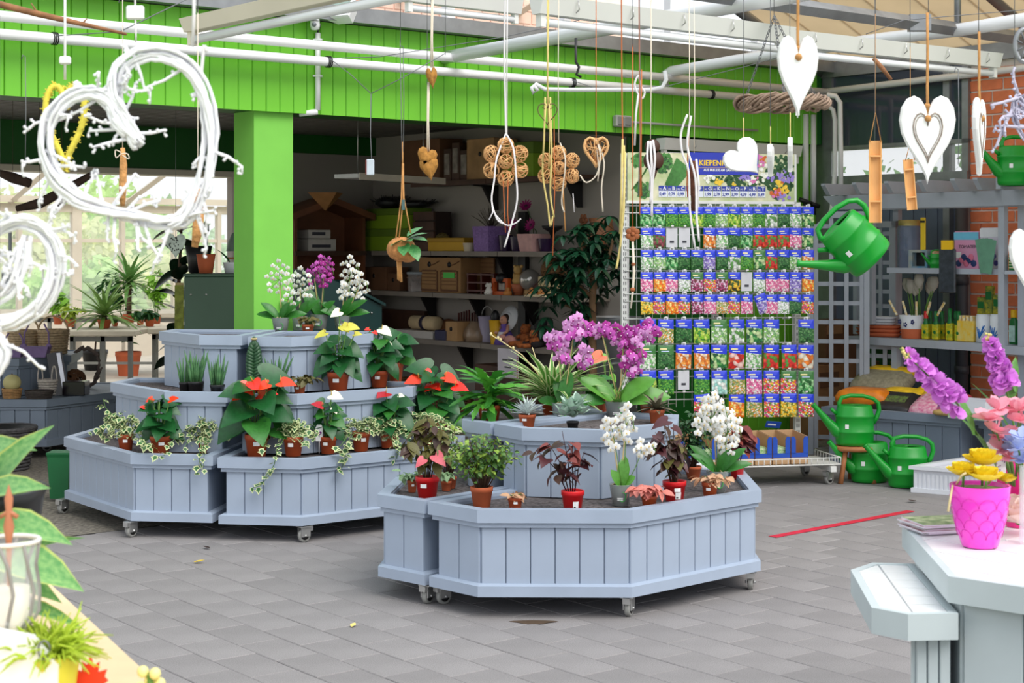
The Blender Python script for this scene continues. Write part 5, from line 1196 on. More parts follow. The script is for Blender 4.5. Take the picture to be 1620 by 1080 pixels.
OD=orchid_mesh('flower',M('orchid_deep',(178,46,150),.6,.14,30,leaf=.12),M('orchid_lip_dark',(130,16,110),.6,.05),M('orchid_throat_pale',(236,200,226),.6,.05))
def orchid(label,px,y,z,pw,ph,clusters,flower,fpx,leaves,seed,lm=None,stakes=None,rich=1):
 """clusters: (dx, dy, rx, ry, n) in px from the pot's top centre; leaves: (azimuth, elevation, length px, width px)"""
 t,s=plant(label,px,y,z,'potted_orchid');rr=random.Random(seed);r,h=pw*s/2,ph*s;clear_pot(t,r,h)
 for(az,el,L,w)in leaves:leaf_on('leaf',lm or L_STRAP,t,(r*.2*math.cos(az),r*.2*math.sin(az),h*.86),(math.cos(az)*math.cos(el),math.sin(az)*math.cos(el)*.6,math.sin(el)),(-math.cos(az)*.4,-.75,.6),L*s*1.1,w*s/.30)
 q=MB()
 for k in range(7):a=rr.uniform(0,2*PI);q.tube([(0,0,h*.9),(r*.5*math.cos(a),r*.5*math.sin(a),h*1.03),(r*.85*math.cos(a),r*.85*math.sin(a),h*.9)],.003,5)
 q.build('air_roots',M('air_root',(176,160,120),.7,.1),t)
 fl=flower if isinstance(flower,list)else[flower]
 for ci,(dx,dy,rx,ry,n)in enumerate(clusters):
  top=Vector((dx*s,0,h+dy*s));b=Vector((rr.uniform(-.25,.25)*r,rr.uniform(-.2,.2)*r,h*.8))
  if stakes is None or ci in stakes:q=MB();e=b.lerp(top,.92);q.tube([b,e],.0035,6);q.build('stake',BAMB,t)
  q=MB();pts=[b+Vector((.006,-.006,0)),b.lerp(top,.5)+Vector((.008,-.008,0)),top+Vector((0,-.01,ry*s*.3)),top+Vector((rx*s*.8,-.03,ry*s*.4)),top+Vector((rx*s,-.04,-ry*s*.2))];q.tube(pts,.002,5)
  for k in range(n):
   a=k*2.399;rad_=math.sqrt((k+.5)/n);p=top+Vector((rx*s*rad_*math.cos(a),rr.uniform(-.055,.03),ry*s*rad_*math.sin(a)))
   if k%4==0:q.tube([b.lerp(top,.95),(p+top)/2,p],.0014,4)
   put('flower',rr.choice(fl),t,p,(rr.uniform(-.35,.5),rr.uniform(-.3,.3),rr.uniform(-.9,.9)),fpx*s*.5*rr.uniform(.85,1.12))
  q.build('flower_stem',STEMG,t)
 return t
def leafy(label,px,y,z,pw,ph,foliage,leafme,lpx,n,seed,mat=TERRA,stems=6,stemmat=None,name='potted_plant',stick=True,stick2=False,lname='leaf',el=(-.7,.3),cup=False,bare=.25,asstuff=False,aspect=1.0,petiole=0):
 """foliage: (x0, y0, x1, y1) px box of the leaves in the photograph's frame; stems fan out from the pot and carry leaves"""
 t,s=plant(label,px,y,z,name);rr=random.Random(seed);r,h=pw*s/2,ph*s;pot(t,r,h,mat,sticker=stick,stick2=stick2)
 x0,y0,x1,y1=foliage;ytop=y-ph;st=MB();fo=MB();lms=leafme if isinstance(leafme,list)else[leafme]
 tips=[]
 for k in range(stems):
  f=(k+.5)/stems;tx=(x0+(x1-x0)*f-px)*s*rr.uniform(.8,1.0);mid=1-abs(2*f-1)
  tz_=h+(ytop-y0)*s*(.55+.45*mid**.6)*rr.uniform(.82,1.0);ty=rr.uniform(-.5,.5)*(x1-x0)*s*.45
  b=Vector((tx*.15,ty*.15,h*.86));e=Vector((tx,ty,tz_));m1=b.lerp(e,.5)+Vector((-tx*.12,-ty*.12,.01));st.tube([b,m1,e],[.003,.0024,.0014],5);tips.append((b,m1,e))
 for k in range(n):
  b,m1,e=tips[k%stems];u=bare+(1-bare)*rr.random()**.8
  p=b.lerp(m1,u*2)if u<.5 else m1.lerp(e,u*2-1)
  az=rr.uniform(-PI,PI)if rr.random()<.4 else rr.uniform(-PI,0);ee=rr.uniform(*el);L=lpx*s*rr.uniform(.7,1.2);me=rr.choice(lms)
  p=p+Vector((math.cos(az),math.sin(az),.5*rr.uniform(-1,1)))*petiole*s*rr.random()
  zmin=h*1.02 if math.hypot(p.x,p.y)<r*1.2 else(y-y1)*s
  p.z=max(p.z,zmin)
  if asstuff:
   T=Matrix.Translation(p)@Matrix.Rotation(az,4,'Z')@Matrix.Rotation(-ee,4,'Y')@Matrix.Rotation(rr.uniform(-.6,.6),4,'X')@Matrix.Diagonal((L,L*aspect,L,1));fo.T=T
   fo.add([v.co for v in me.vertices],[tuple(f.vertices)for f in me.polygons],True,lms.index(me))
  else:leaf_at(lname,me,t,p,az,ee,L,L*aspect,rr.uniform(-.6,.6))
 st.build('stems',stemmat or STEMG,t)
 if asstuff:fo.T=None;stuff(fo.build('foliage',[m.materials[0]for m in lms],t))
 return t
# ================================================================ plants: what stands where
Z1L,Z2L,Z3L,Z1F,Z2F=.436,.756,1.055,.446,.741
PI2=PI/2
OLV=[(-2.6,.9,34,13),(-.6,.9,36,13),(-1.3,.7,30,12),(-2.9,.45,32,12),(-.2,.45,34,13),(1.2,.9,30,12)]
# top tier
orchid('white mini orchid nearest the pillar, in a clear pot with a green swirl',444,527,Z3L,29,25,[(-2,63,22,28,22),(14,30,12,16,7)],OW,10,OLV,1)
orchid('white mini orchid behind the pillar-side one, second in the row on the top tier',474,522,Z3L,26,22,[(2,50,20,26,20)],OW,10,OLV[:4],2)
orchid('deep purple mini orchid in a clear pot on the top tier',505,520,Z3L,30,23,[(8,68,16,26,30),(-8,62,10,18,10)],[OP,OD],10,[(-2.4,1.2,44,22),(-.9,.8,30,13),(-1.8,.8,30,13),(-.3,.5,30,13)],3)
orchid('white mini orchid at the outer end of the top tier, beside the purple one',541,520,Z3L,28,21,[(14,62,16,34,24),(28,45,14,24,14),(4,40,10,14,8)],OW,10,[(-2.6,.8,34,13),(-.5,.8,40,14),(-1.3,.7,34,12),(-.2,.4,36,13),(-2.2,.4,30,12)],4)
FIT_B=leafm('leaf',OVATE,M('fittonia_brown',(110,74,46),.6,.3,40,c2=(70,96,40)),.2,.3)
leafy('tiny brown-leaved plant in a terracotta pot among the white orchids',487,528,Z3L,20,15,(470,500,505,514),FIT_B,12,34,5,TERRA2,bare=.5,petiole=6)
# middle tier
snake('bushy snake plant in a black pot, front left on the middle tier',310,623,Z2L,26,20,52,9,6)
snake('slim snake plant in a black pot half behind the bushy one',293,622,Z2L+.0,20,18,46,6,7)
snake('snake plant in a black pot right of the bushy one on the middle tier',344,625,Z2L,24,17,50,8,8)
snake('snake plant in a black pot behind the big red anthurium',438,624,Z2L,25,20,50,8,9,.4)
t,s=plant('braided snake plant plaited into a tall column between the island halves',402,622,Z2L,'braided_plant');pot(t,14*s,20*s,BLACKP,.8,sticker=False)
BRD=M('braid_green',(52,92,56),.45,.25,40,c2=(30,64,40))
for k in range(6):
 q=MB();pts=[]
 for i in range(31):
  u=i/30;ph=2*PI*(u*2.4+k/6);w=9*s*(math.sin(PI*min(u*1.02+.12,1))**.5+.15);pts.append((w*math.cos(ph),w*.55*math.sin(2*ph)-.0,18*s+72*s*u))
 q.tube(pts,[3.4*s]*26+[3*s,2.6*s,2*s,1.4*s,.5*s],7);q.build('stalk',BRD,t)
q=MB();q.tube([(4*s*math.cos(i*PI/6),4*s*math.sin(i*PI/6),86*s)for i in range(13)],1.6*s,5);q.build('tie',BAMB,t)
leafy('small brown-leaved plant in a terracotta pot on the middle tier',474,624,Z2L,20,18,(464,592,505,618),FIT_B,15,36,10,TERRA2,bare=.5,petiole=9)
anthurium('pale yellow anthurium in a large terracotta pot on the middle tier',535,620,Z2L,36,32,92,62,[(-20,62,SPA_YEL,20,-2.5),(8,74,SPA_YEL,18,-1.2),(16,72,SPA_YEL,22,-.3),(4,96,SPA_WHT,18,-2.2),(26,60,SPA_YEL,14,-.6)],17,11)
anthurium('white-flowered anthurium in a terracotta pot at the right end of the middle tier',600,612,Z2L,30,26,92,66,[(4,66,SPA_WHT,22,-1.0),(-16,66,SPA_RED,9,-2.0),(-8,62,SPA_RED,9,-1.0),(10,44,SPA_WHT,18,-.8)],17,12)
anthurium('large-leaved anthurium without flowers behind the white-flowered one',626,603,Z2L,25,30,84,52,[],12,13,stick=False)
# bottom tier, left half
ivy('variegated ivy in a terracotta pot at the far left of the bottom tier',199,712,Z1L,26,26,bush_vines(44,36,12,1)+[[(-20,14),(-45,8),(-58,2)],[(10,10),(24,-6),(38,-22)],[(-10,20),(-30,42),(-36,55)],[(14,6),(30,-14),(50,-24)]],21)
anthurium('dark-leaved anthurium with small red flowers on the left bottom tier',254,717,Z1L,34,28,92,66,[(-10,60,SPA_ORG,12,-2.6),(18,58,SPA_ORG,16,-.3),(-22,46,SPA_RED,8,2.8)],17,22)
ivy('variegated ivy trailing over the rim beside the seam of the bottom tier',325,715,Z1L,30,26,bush_vines(42,34,14,2)+[[(-4,4),(-8,-20),(-10,-44),(-14,-58)],[(0,2),(0,-24),(-4,-40),(-2,-54)],[(-20,14),(-44,0),(-56,-14),(-64,-30),(-78,-36)],[(-8,6),(-22,-6),(-34,-18)],[(14,12),(30,18),(36,12)]],23)
# bottom tier, right half
anthurium('big red anthurium in a terracotta pot in the middle of the island, flowers overlapping',406,722,Z1L,38,36,150,100,[(-12,74,SPA_ORG,34,-2.0),(4,62,SPA_RED,34,-.6),(20,80,SPA_ORG,26,-2.7),(38,82,SPA_ORG,28,-.2),(-4,84,SPA_RED,26,-1.4)],17,24,lsize=.5)
t_=thing('plant_tag','white plant tag with a purple heart stuck in the small anthurium pot','tag',onz(507,716,Z1L)+Vector((0,-.06,.065)));q=MB();q.loft([[(x*.020,y,z*.021+.05)for x,z in((-1,-2),(1,-2),(1,1.6),(.6,2.4),(-.6,2.4),(-1,1.6))]for y in(0,.002)]);q.build('card',TAGW,t_)
q=MB();hp=[(.012*math.sin(a)**3*1.2,.0009*(13*math.cos(a)-5*math.cos(2*a)-2*math.cos(3*a)-math.cos(4*a)))for a in[2*PI*k/20 for k in range(20)]];q.loft([[(x,y,z+.052)for x,z in hp]for y in(-.002,0)]);q.build('printed_heart',M('purple_print',(120,40,130),.5,0),t_);q=MB();q.tube([(0,.001,-.06),(0,.001,.02)],.002,5);q.build('stick',TAGW,t_)
ivy('variegated ivy right of the big red anthurium on the bottom tier',464,721,Z1L,32,31,bush_vines(46,30,14,3)+[[(-10,4),(-26,-24),(-30,-44),(-40,-64),(-52,-78),(-68,-82)],[(-12,10),(-40,-4),(-48,-22)],[(14,4),(22,-16)]],25)
anthurium('small anthurium with one white and one dark red flower on the bottom tier',519,717,Z1L,28,27,76,62,[(6,66,SPA_WHT,22,-.8),(-8,50,SPA_DRED,18,-2.6),(10,46,SPA_WHT,12,-1.2)],13,26)
ivy('variegated ivy with a long vine hanging before the planter boards',571,713,Z1L,29,31,bush_vines(40,26,12,4)+[[(-6,2),(-20,-16),(-24,-34),(-30,-58),(-40,-66)],[(-12,4),(-30,-20),(-40,-30),(-18,-40)]],27)
anthurium('dark-leaved anthurium with a single crimson flower on the bottom tier',618,706,Z1L,30,26,96,66,[(-6,60,SPA_DRED,24,-1.8),(14,56,SPA_WHT,10,-.4)],17,28)
ivy('small variegated ivy at the right end of the bottom tier',612,708,Z1L,22,22,bush_vines(36,26,12,5)+[[(10,4),(22,-16),(18,-30),(14,-42)],[(4,2),(14,-24),(30,-30)]],29)
anthurium('orange-red anthurium with five open flowers rising at the right end of the island',690,697,Z1L,34,34,112,90,[(-26,66,SPA_ORG,26,-2.7),(-18,76,SPA_RED,22,-1.2),(14,68,SPA_ORG,26,-.6),(30,54,SPA_RED,24,-.3),(-6,54,SPA_RED,20,-1.8),(6,52,SPA_RED,18,-2.6)],18,30)
ivy('variegated ivy standing before the orange-red anthurium',676,703,Z1L,26,30,bush_vines(44,24,16,6)+[[(20,10),(40,6),(44,-20)],[(-20,0),(-34,-14)]],31)
# front island, rear planter
COL_G=leafm('leaf',OVATE,M('coleus_olive',(104,104,44),.5,.2,30,c2=(76,66,34)),.2,.35,ripple=.1);COL_P=leafm('leaf',HEART,M('coleus_pink',(206,92,104),.5,.15,30),.2,.3);COL_D=leafm('leaf',HEART,M('coleus_dark',(92,40,46),.45,.25,30,c2=(64,34,38)),.2,.35,ripple=.08);COL_B=leafm('leaf',OVATE,M('coleus_brown',(80,58,40),.45,.25,30,c2=(58,34,36)),.2,.35,ripple=.1);COL_R=leafm('leaf',HEART,M('coleus_russet',(128,58,52),.45,.25,24),.2,.3)
t=leafy('olive-leaved coleus with pink leaves in a bright red pot on the rear planter',676,787,Z1F,38,34,(634,655,718,752),[COL_G]*6+[COL_B]*3,25,96,41,REDP,7,STEMB,stick=True,el=(-.9,.1),bare=.3)
s=t.location.y/FPX
for dx,y_,az,L in((14,716,-.9,24),(-4,722,-2.2,18)):leaf_on('leaf',COL_P,t,(dx*s,-.09,(787-y_)*s),(math.cos(az),-.5,-.45),(0,-.8,.6),L*s,L*s)
FIT_W=leafm('leaf',OVATE,[M('fittonia_white',(176,200,160),.6,.25,40,c2=(90,134,84),leaf=.1)],.2,.3)
FIT_P=leafm('leaf',OVATE,M('fittonia_pink',(226,146,130),.6,.2,40,c2=(206,110,104),leaf=.1),.2,.3);FIT_C=leafm('leaf',OVATE,M('fittonia_cream',(226,190,150),.6,.2,40,c2=(190,134,104),leaf=.1),.2,.3)
leafy('white-veined fittonia in a small terracotta pot left of the red coleus pot',652,778,Z1F,16,19,(627,744,660,764),FIT_W,14,30,42,TERRA2,bare=.5,petiole=8)
leafy('white-veined fittonia in a small terracotta pot right of the red coleus pot',706,776,Z1F,18,16,(692,744,722,762),FIT_W,14,28,43,TERRA2,bare=.5,petiole=8,stick=False)
TINY=leafm('leaf',OVATE,M('myrtle_green',(96,136,62),.5,.3,30,c2=(62,100,46),leaf=.15),.2,.2);TINY2=leafm('leaf',OVATE,M('myrtle_tip',(150,180,76),.5,.2,30,leaf=.2),.2,.2)
leafy('tall ivy-leaved bush behind the red coleus pot with dark reddish stems',712,772,Z1F,22,18,(660,650,735,758),[IVYL,TINY2,TINY],10,230,55,TERRA2,14,STEMB,asstuff=True,bare=.3,stick=False,petiole=14)
# front planter
t=leafy('round myrtle-like bush in a rounded clay pot at the front left of the island',762,802,Z1F,36,33,(700,680,826,790),[TINY,TINY,TINY2],10,800,44,TERRA2,26,STEMB,asstuff=True,bare=.3,stick=False,petiole=14)
leafy('tiny cream and pink fittonia in the first small pot on the front planter',815,806,Z1F,24,20,(803,781,832,790),FIT_C,15,22,45,TERRA,bare=.5,petiole=7)
leafy('open purple-black coleus with bare stems in a red pot with white label',906,807,Z1F,37,32,(838,678,936,775),[COL_D,COL_D,COL_R,COL_B],22,46,46,REDP,5,M('coleus_stem',(60,30,36),.6,.1),stick=False,stick2=True,el=(-.7,.15),bare=.15,petiole=10)
orchid('white orchid with two arching sprays in a clear pot at the middle front',982,799,Z1F,37,34,[(-14,80,16,26,16),(8,95,12,34,14),(36,56,18,12,9)],OW,15,[(-1.3,1.25,40,17),(-2.0,.9,28,14),(-.9,.7,24,14),(1.2,1.3,44,16)],47,L_STRAPB,stakes=(0,1))
leafy('salmon pink fittonia in a small terracotta pot beside the clear orchid pot',1027,803,Z1F,26,20,(1000,766,1056,790),FIT_P,18,50,48,TERRA,bare=.5,petiole=14,stick=False)
leafy('dense dark coleus in a red pot with two labels at the front right',1067,792,Z1F,38,32,(1018,655,1092,770),[COL_D,COL_B,COL_B,COL_G],27,64,49,REDP,7,STEMB,stick=True,stick2=True,el=(-.9,.1),bare=.2)
leafy('pale cream fittonia in a terracotta pot before the big white orchid',1123,788,Z1F,26,26,(1102,752,1152,770),FIT_C,17,44,50,TERRA,bare=.5,petiole=12)
orchid('big white orchid with two full sprays in a clear pot at the right corner',1135,778,Z1F,37,34,[(-6,92,20,34,24),(16,62,20,38,30),(-26,74,14,16,8)],OW,15,[(-2.7,1.0,52,16),(-2.3,.7,46,15),(-.6,.9,50,16),(-.3,.5,46,15),(-1.3,.8,40,15),(1,1.1,44,15)],51,L_STRAP,stakes=(0,1))
SHR=leafm('leaf',OVATE,M('shrub_green',(62,100,58),.5,.3,30,c2=(40,76,46),leaf=.1),.2,.2)
leafy('dark green small-leaved shrub behind the big white orchid',1097,757,Z1F,26,20,(1068,640,1122,735),[SHR,SHR],11,330,52,TERRA2,12,STEMB,asstuff=True,bare=.2,stick=False,petiole=12)
leafy('reddish coleus in a red pot half hidden behind the big white orchid',1166,757,Z1F,24,24,(1140,664,1196,738),[COL_D,COL_R],24,30,53,REDP,5,STEMB,el=(-.8,.1),stick=False)
q=MB();t=thing('watering_rose','round white perforated disc lying tilted behind the big white orchid','sprinkler head',onz(1104,745,Z1F)+Vector((0,0,.04)),.2);q.T=Matrix.Rotation(1.1,4,'X');q.lathe([(.001,.012),(.045,.01),(.048,0),(.045,-.006),(.001,-.008)],20);q.build('disc',WT,t);q=MB();q.T=Matrix.Rotation(1.1,4,'X')
for k in range(14):a=k*2.4;r=.011*math.sqrt(k);q.ball((r*math.cos(a),r*math.sin(a),.0125),.0035,5,3)
stuff(q.build('holes',BLACKP,t))
# upper planters of the front island
FERN=leafm('frond',[(0,0,.02),(.1,.1,.06),(.2,.2,.12),(.3,.3,.09),(.4,.4,.15),(.5,.5,.10),(.6,.6,.15),(.7,.7,.09),(.8,.8,.12),(.9,.9,.06),(1,1,.003)],M('fern_green',(86,160,52),.4,.15,12,leaf=.15),.3,.5,ripple=.12);FERN2=leafm('frond',[(0,0,.02),(.15,.15,.08),(.3,.3,.13),(.45,.45,.09),(.6,.6,.16),(.75,.75,.10),(.9,.9,.09),(1,1,.003)],M('fern_deep',(58,126,46),.4,.15,12,leaf=.15),.3,.6,ripple=.12)
t,s=plant('glossy bright green fern in a terracotta pot on the left upper planter',774,667,Z2F,'potted_fern');pot(t,19*s,27*s,TERRA);rr=random.Random(60)
for k in range(64):
 az=k*2.399+rr.uniform(-.3,.3);f=k/64;L=62*s*rr.uniform(.7,1.1);leaf_at('frond',rr.choice((FERN,FERN2)),t,(rr.uniform(-8,8)*s,rr.uniform(-8,8)*s,25*s+40*s*f*rr.random()),az,-.25+1.35*f+rr.uniform(-.2,.2),L,L*.85,rr.uniform(-.5,.5))
SPK=leafm('leaf',LANCE,M('silver_leaf',(206,216,214),.6,.12,20),.5,.1)
t,s=plant('spiky silver succulent in a small terracotta pot on the upper planter',834,675,Z2F,'potted_succulent');pot(t,14*s,20*s,TERRA2);rr=random.Random(61)
for k in range(60):az=k*2.399;e=.15+1.3*k/60;L=32*s*rr.uniform(.7,1.1);leaf_at('leaf',SPK,t,(0,0,19*s),az,e,L,L*.55,0)
ROS=leafm('leaf',OVATE,M('sage_leaf',(176,200,184),.7,.12,20),.3,-.1)
t,s=plant('grey-green rosette succulent in a black pot on the upper planter',906,679,Z2F,'potted_succulent');pot(t,10*s,13*s,BLACKP,sticker=False);rr=random.Random(62)
for c in range(6):
 cx_,cz_=((0,24),(-14,16),(14,18),(-6,30),(10,32),(0,12))[c]
 for k in range(9):az=k*2.399+c;e=.1+.11*k;leaf_at('leaf',ROS,t,(cx_*s,-.03+.01*c,(13+cz_)*s-.02),az,e,23*s*rr.uniform(.8,1.1),None,0)
SPI=leafm('leaf',GRASS,[M('spider_green',(92,150,60),.45,.1,20,leaf=.2),M('spider_cream',(224,230,176),.45,.05,20,leaf=.2)],.6,.75,inner=1)
SPI2=leafm('leaf',GRASS,[M('spider_green',(92,150,60)),M('spider_cream',(224,230,176))],.6,.35,inner=1)
t,s=plant('spider plant with cream-edged arching leaves and a long runner',872,659,Z2F,'spider_plant');pot(t,16*s,28*s,TERRA,stick2=False,sticker=False);rr=random.Random(63)
for k in range(86):
 az=k*2.399+rr.uniform(-.2,.2);f=k/86;L=92*s*rr.uniform(.65,1.1);leaf_at('leaf',rr.choice((SPI,SPI,SPI2)),t,(rr.uniform(-5,5)*s,rr.uniform(-5,5)*s,27*s),az,.5+.85*f+rr.uniform(-.15,.15),L,L*2.0,rr.uniform(-.4,.4))
q=MB();q.tube([(0,0,28*s),(-22*s,0,70*s),(-46*s,-.02,98*s),(-76*s,-.02,118*s),(-95*s,-.03,130*s)],.003,6)
for x,z in((-95,130),(-80,121),(-60,108),(-84,124)):q.ball((x*s,-.03,z*s+.004),.007,6,4,sz=1.4)
q.build('runner',M('runner_cream',(222,204,150),.6,.08),t)
q=MB();q.tube([(0,0,28*s),(-14*s,0,60*s),(-30*s,-.02,110*s)],.0022,5);q.build('runner',M('runner_cream',(222,204,150)),t)
orchid('lilac orchid with short sprays in a clear pot on the upper planter',889,664,Z2F,36,28,[(-8,98,18,14,11),(20,118,18,20,13),(2,72,12,12,6),(36,72,13,18,8)],[OL,OL,OP],19,[(-1.9,1.3,40,18),(-1.2,1.2,46,20),(-.15,.25,58,20),(-2.8,.4,30,16)],64,L_STRAP,stakes=(0,1))
leafy('green leafy plant in a terracotta pot between the lilac and the magenta orchid',953,652,Z2F,18,20,(918,590,968,640),[L_HEARTB,leafm('leaf',OVATE,LG,.2,.4)],22,40,65,TERRA,7,el=(-1.0,.2),stick=False)
t=anthurium('coral anthurium with a yellow-green leaf behind the magenta orchid',962,645,Z2F,20,18,50,70,[(-10,66,M('spathe_coral',(240,120,90),.3,.06),30,-2.6)],5,66,leaf=L_HEARTL,stick=False)
orchid('tall magenta orchid with long drooping sprays in a clear pot on the upper planter',975,662,Z2F,38,28,[(-24,112,30,11,18),(12,100,20,20,18),(24,70,18,34,22),(48,110,17,17,14)],[OP,OP,OD,OL],17,[(-.1,.30,74,30),(-.35,.75,62,28),(-2.7,.75,62,24),(-1.6,.35,34,18),(2.6,.95,56,22)],67,L_STRAPB,stakes=(0,1,2))
HAW=leafm('leaf',LANCE,M('bromeliad_leaf',(120,124,96),.6,.25,40,c2=(90,70,60)),.4,.35)
for i,(px,y,pw,ph)in enumerate(((1024,658,24,22),(1039,669,26,22))):
 t,s=plant(('star-leaved brown-green bromeliad in the rear terracotta pot at the upper right','star-leaved brown-green bromeliad in the front terracotta pot at the upper right')[i],px,y,Z2F,'potted_bromeliad');pot(t,pw*s/2,ph*s,TERRA2,sticker=False);rr=random.Random(70+i)
 for k in range(26):az=k*2.399;e=.05+1.2*k/26;L=30*s*rr.uniform(.8,1.15);leaf_at('leaf',HAW,t,(0,0,ph*s*.95+(.05 if i==0 else .0)*(k/26)),az,e,L,L*1.3,0)
# leafy umbrella tree before the shelves
tp=F(2.55,b_at(2.55,940),0);t=thing('umbrella_tree','tall dark green umbrella tree standing in front of the store shelves','tree',tp);s=tp.y/FPX;rr=random.Random(80)
UMB=leafm('leaf',LANCE,M('umbrella_leaf',(24,66,44),.3,.2,10,leaf=.08),.3,.35)
q=MB();q.lathe([(.14,0),(.18,.28),(.19,.30),(.17,.30),(.15,.2)],18,cap=True);q.build('pot',BLACKP,t)
zf=lambda y:1.6-(y-HY)*s
def xf(px):return(px-CX)*s-tp.x
q=MB();q.tube([(0,0,.2),(xf(937),0,zf(520)),(xf(938),0,zf(440)),(xf(925),0,zf(400)),(xf(915),0,zf(370))],[.03,.028,.025,.02,.012],8);q.tube([(xf(938),0,zf(460)),(xf(960),0,zf(420)),(xf(972),0,zf(370))],[.02,.015,.01],6);q.tube([(xf(937),0,zf(500)),(xf(890),0,zf(480)),(xf(875),0,zf(465))],[.016,.012,.008],6);q.tube([(xf(937),0,zf(470)),(xf(905),0,zf(440)),(xf(890),0,zf(425))],[.016,.012,.008],6)
q.build('trunk',M('tree_bark',(150,116,84),.8,.2,14),t)
cl_=[(xf(c[0]),c[1],zf(c[2]))for c in((900,0,380),(925,-.1,372),(955,0,368),(888,-.1,400),(915,-.15,398),(945,-.1,400),(968,.05,395),(880,.05,430),(905,-.1,425),(930,-.2,420),(958,0,425),(975,0,420),(868,0,470),(890,-.1,462),(912,-.15,458),(872,-.1,500),(895,-.1,492),(918,-.15,490),(940,-.1,485),(880,0,518),(905,-.1,520),(925,-.1,515),(950,0,505),(960,.05,450),(985,0,440),(900,.1,445),(930,.1,395))]
for i,c in enumerate(cl_):
 for m in range(3):
  o=Vector(c)+Vector((rr.uniform(-.09,.09),rr.uniform(-.12,.12),rr.uniform(-.08,.08)));n=7
  if i*21+m*7>285:
   pass
  for k in range(n if(i*3+m)*7<290 else 0):leaf_at('leaf',UMB,t,o,k*2*PI/n+rr.uniform(-.2,.2),rr.uniform(-.55,.15),.12*rr.uniform(.8,1.2),.17,0)
fo=MB()
for i in range(60):
 c=rr.choice(cl_);o=Vector(c)+Vector((rr.uniform(-.13,.13),rr.uniform(-.05,.2),rr.uniform(-.12,.12)))
 for k in range(7):
  fo.T=Matrix.Translation(o)@Matrix.Rotation(k*2*PI/7+rr.uniform(-.2,.2),4,'Z')@Matrix.Rotation(rr.uniform(-.1,.55),4,'Y')@Matrix.Diagonal((.12,.17,.12,1));fo.add([v.co for v in UMB.vertices],[tuple(f.vertices)for f in UMB.polygons],True)
stuff(fo.build('inner_foliage',UMB.materials[0],t))
q=MB();tz_=F(3.0,b_at(3.0,972),0);t=thing('zinc_tub','tall galvanised tub standing behind the umbrella tree','tub',tz_);q.lathe([(.16,0),(.2,1.05),(.21,1.07),(.19,1.07),(.18,.9)],20,cap=True);q.build('tub',ZINC,t);q=MB();q.lathe([(.192,.72),(.2,.73),(.195,.74)],20);q.build('band',ZINC,t)
# ================================================================ things hanging overhead
ROPE=M('tan_rope',(196,142,84),.8,.15,40);TWINE=M('pale_twine',(226,214,196),.8,.06,30);RAF=M('raffia',(216,196,124),.8,.12,30);ORC=M('orange_cord',(196,104,52),.7,.1,30);WIREG=M('grey_wire',(112,114,118),.5,.05,10);WHW=M('white_wood',(240,240,238),.6,.03,9);WICK=M('tan_wicker',(222,172,116),.8,.2,40);CORK=M('bark_fibre',(168,118,52),.9,.25,60,bump=.6);BAMB2=M('bamboo_tan',(222,166,104),.55,.12,10);WHC=M('white_cord',(232,228,230),.8,.04,30)
def heart2(w,h,n=28,lobes=.20):
 out=[]
 for k in range(n):
  a=2*PI*k/n;x=.5*w*math.sin(a)**3;y=(13*math.cos(a)-5*math.cos(2*a)-2*math.cos(3*a)-math.cos(4*a))/28.5
  out.append((x,y*h))
 return out # runs clockwise from the notch
def cord(t,z1,z0,mat,r=.003,x=0,y=0,name='cord',sway=0):
 q=MB();q.tube([(x,y,z0),(x+sway,y,(z0+z1)/2),(x,y,z1)],r,5);return q.build(name,mat,t)
HUNG=[]
def hang(name,label,cat,px,py,Y,rz=0,group=None):
 t=thing(name,label,cat,W(px,py,Y),rz,group);HUNG.append(t);return t,Y/FPX
def top_z(px,Y,y):return 0
def heart_board(label,px,py,Y,wpx,hpx,rz=0,tilt=0,cordtop=-25,rope=ROPE,engraved=False,th=.018,rr_=.0045,knot=True,name='wooden_heart',notch=None):
 t,s=hang(name,label,'heart ornament',px,py,Y,rz);w,h=wpx*s,hpx*s
 p=heart2(w,h);q=MB();q.T=Matrix.Rotation(tilt,4,'Y')
 pin=[(x*.94,z*.95)for x,z in p]
 q.loft([[(x,-th/2,z)for x,z in pin],[(x,-th*.25,z)for x,z in p],[(x,th*.25,z)for x,z in p],[(x,th/2,z)for x,z in pin]]);q.build('board',WHW,t)
 if engraved:
  e=[(x*.52,z*.56-h*.02)for x,z in p]
  for k_,(f,r_)in enumerate(((1,.0022),(.86,.0012))):q=MB();q.tube([(x*f,-th/2-.0003,z*f)for x,z in e+e[:1]],r_*1.2,5,cap=False);q.build('carved_line',M('worn_line',(150,136,126),.8,.3,40),t)
 z0=p[0][1]-.004
 q=MB();z1=(py-cordtop)*s;q.tube([(0,-th*.3,z0*.9),(0,0,z0+(z1-z0)*.3),(.001,0,z0+(z1-z0)*.7),(0,0,z1)],rr_,6);q.build('cord',rope,t)
 if knot:q=MB();q.ball((0,-th*.5,z0-.002),rr_*2.4,8,6);q.ball((0,0,z0+(z1-z0)*.12),rr_*2.0,8,6);q.build('knot',rope,t)
 return t
heart_board('big plain pointed white heart hanging before the fluorescent batten',1262,110,4.6,66,128,.1)
heart_board('white distressed heart with a carved heart outline, facing forward',1467,209,4.9,88,138,-.05,cordtop=20,engraved=True)
heart_board('white distressed heart with a carved outline, turned nearly edge-on',1549,206,5.2,88,120,rad(64),cordtop=50,engraved=True)
heart_board('small white heart hanging askew from a hook below the wicker ring',1176,249,6.4,62,60,.05,-.75,cordtop=186,rope=RAF,rr_=.002,knot=False,th=.02)
heart_board('first small white heart seen edge-on beside the seed sign, thin string',1219,250,6.4,48,50,rad(76),.1,cordtop=200,rope=RAF,rr_=.002,knot=False,th=.02)
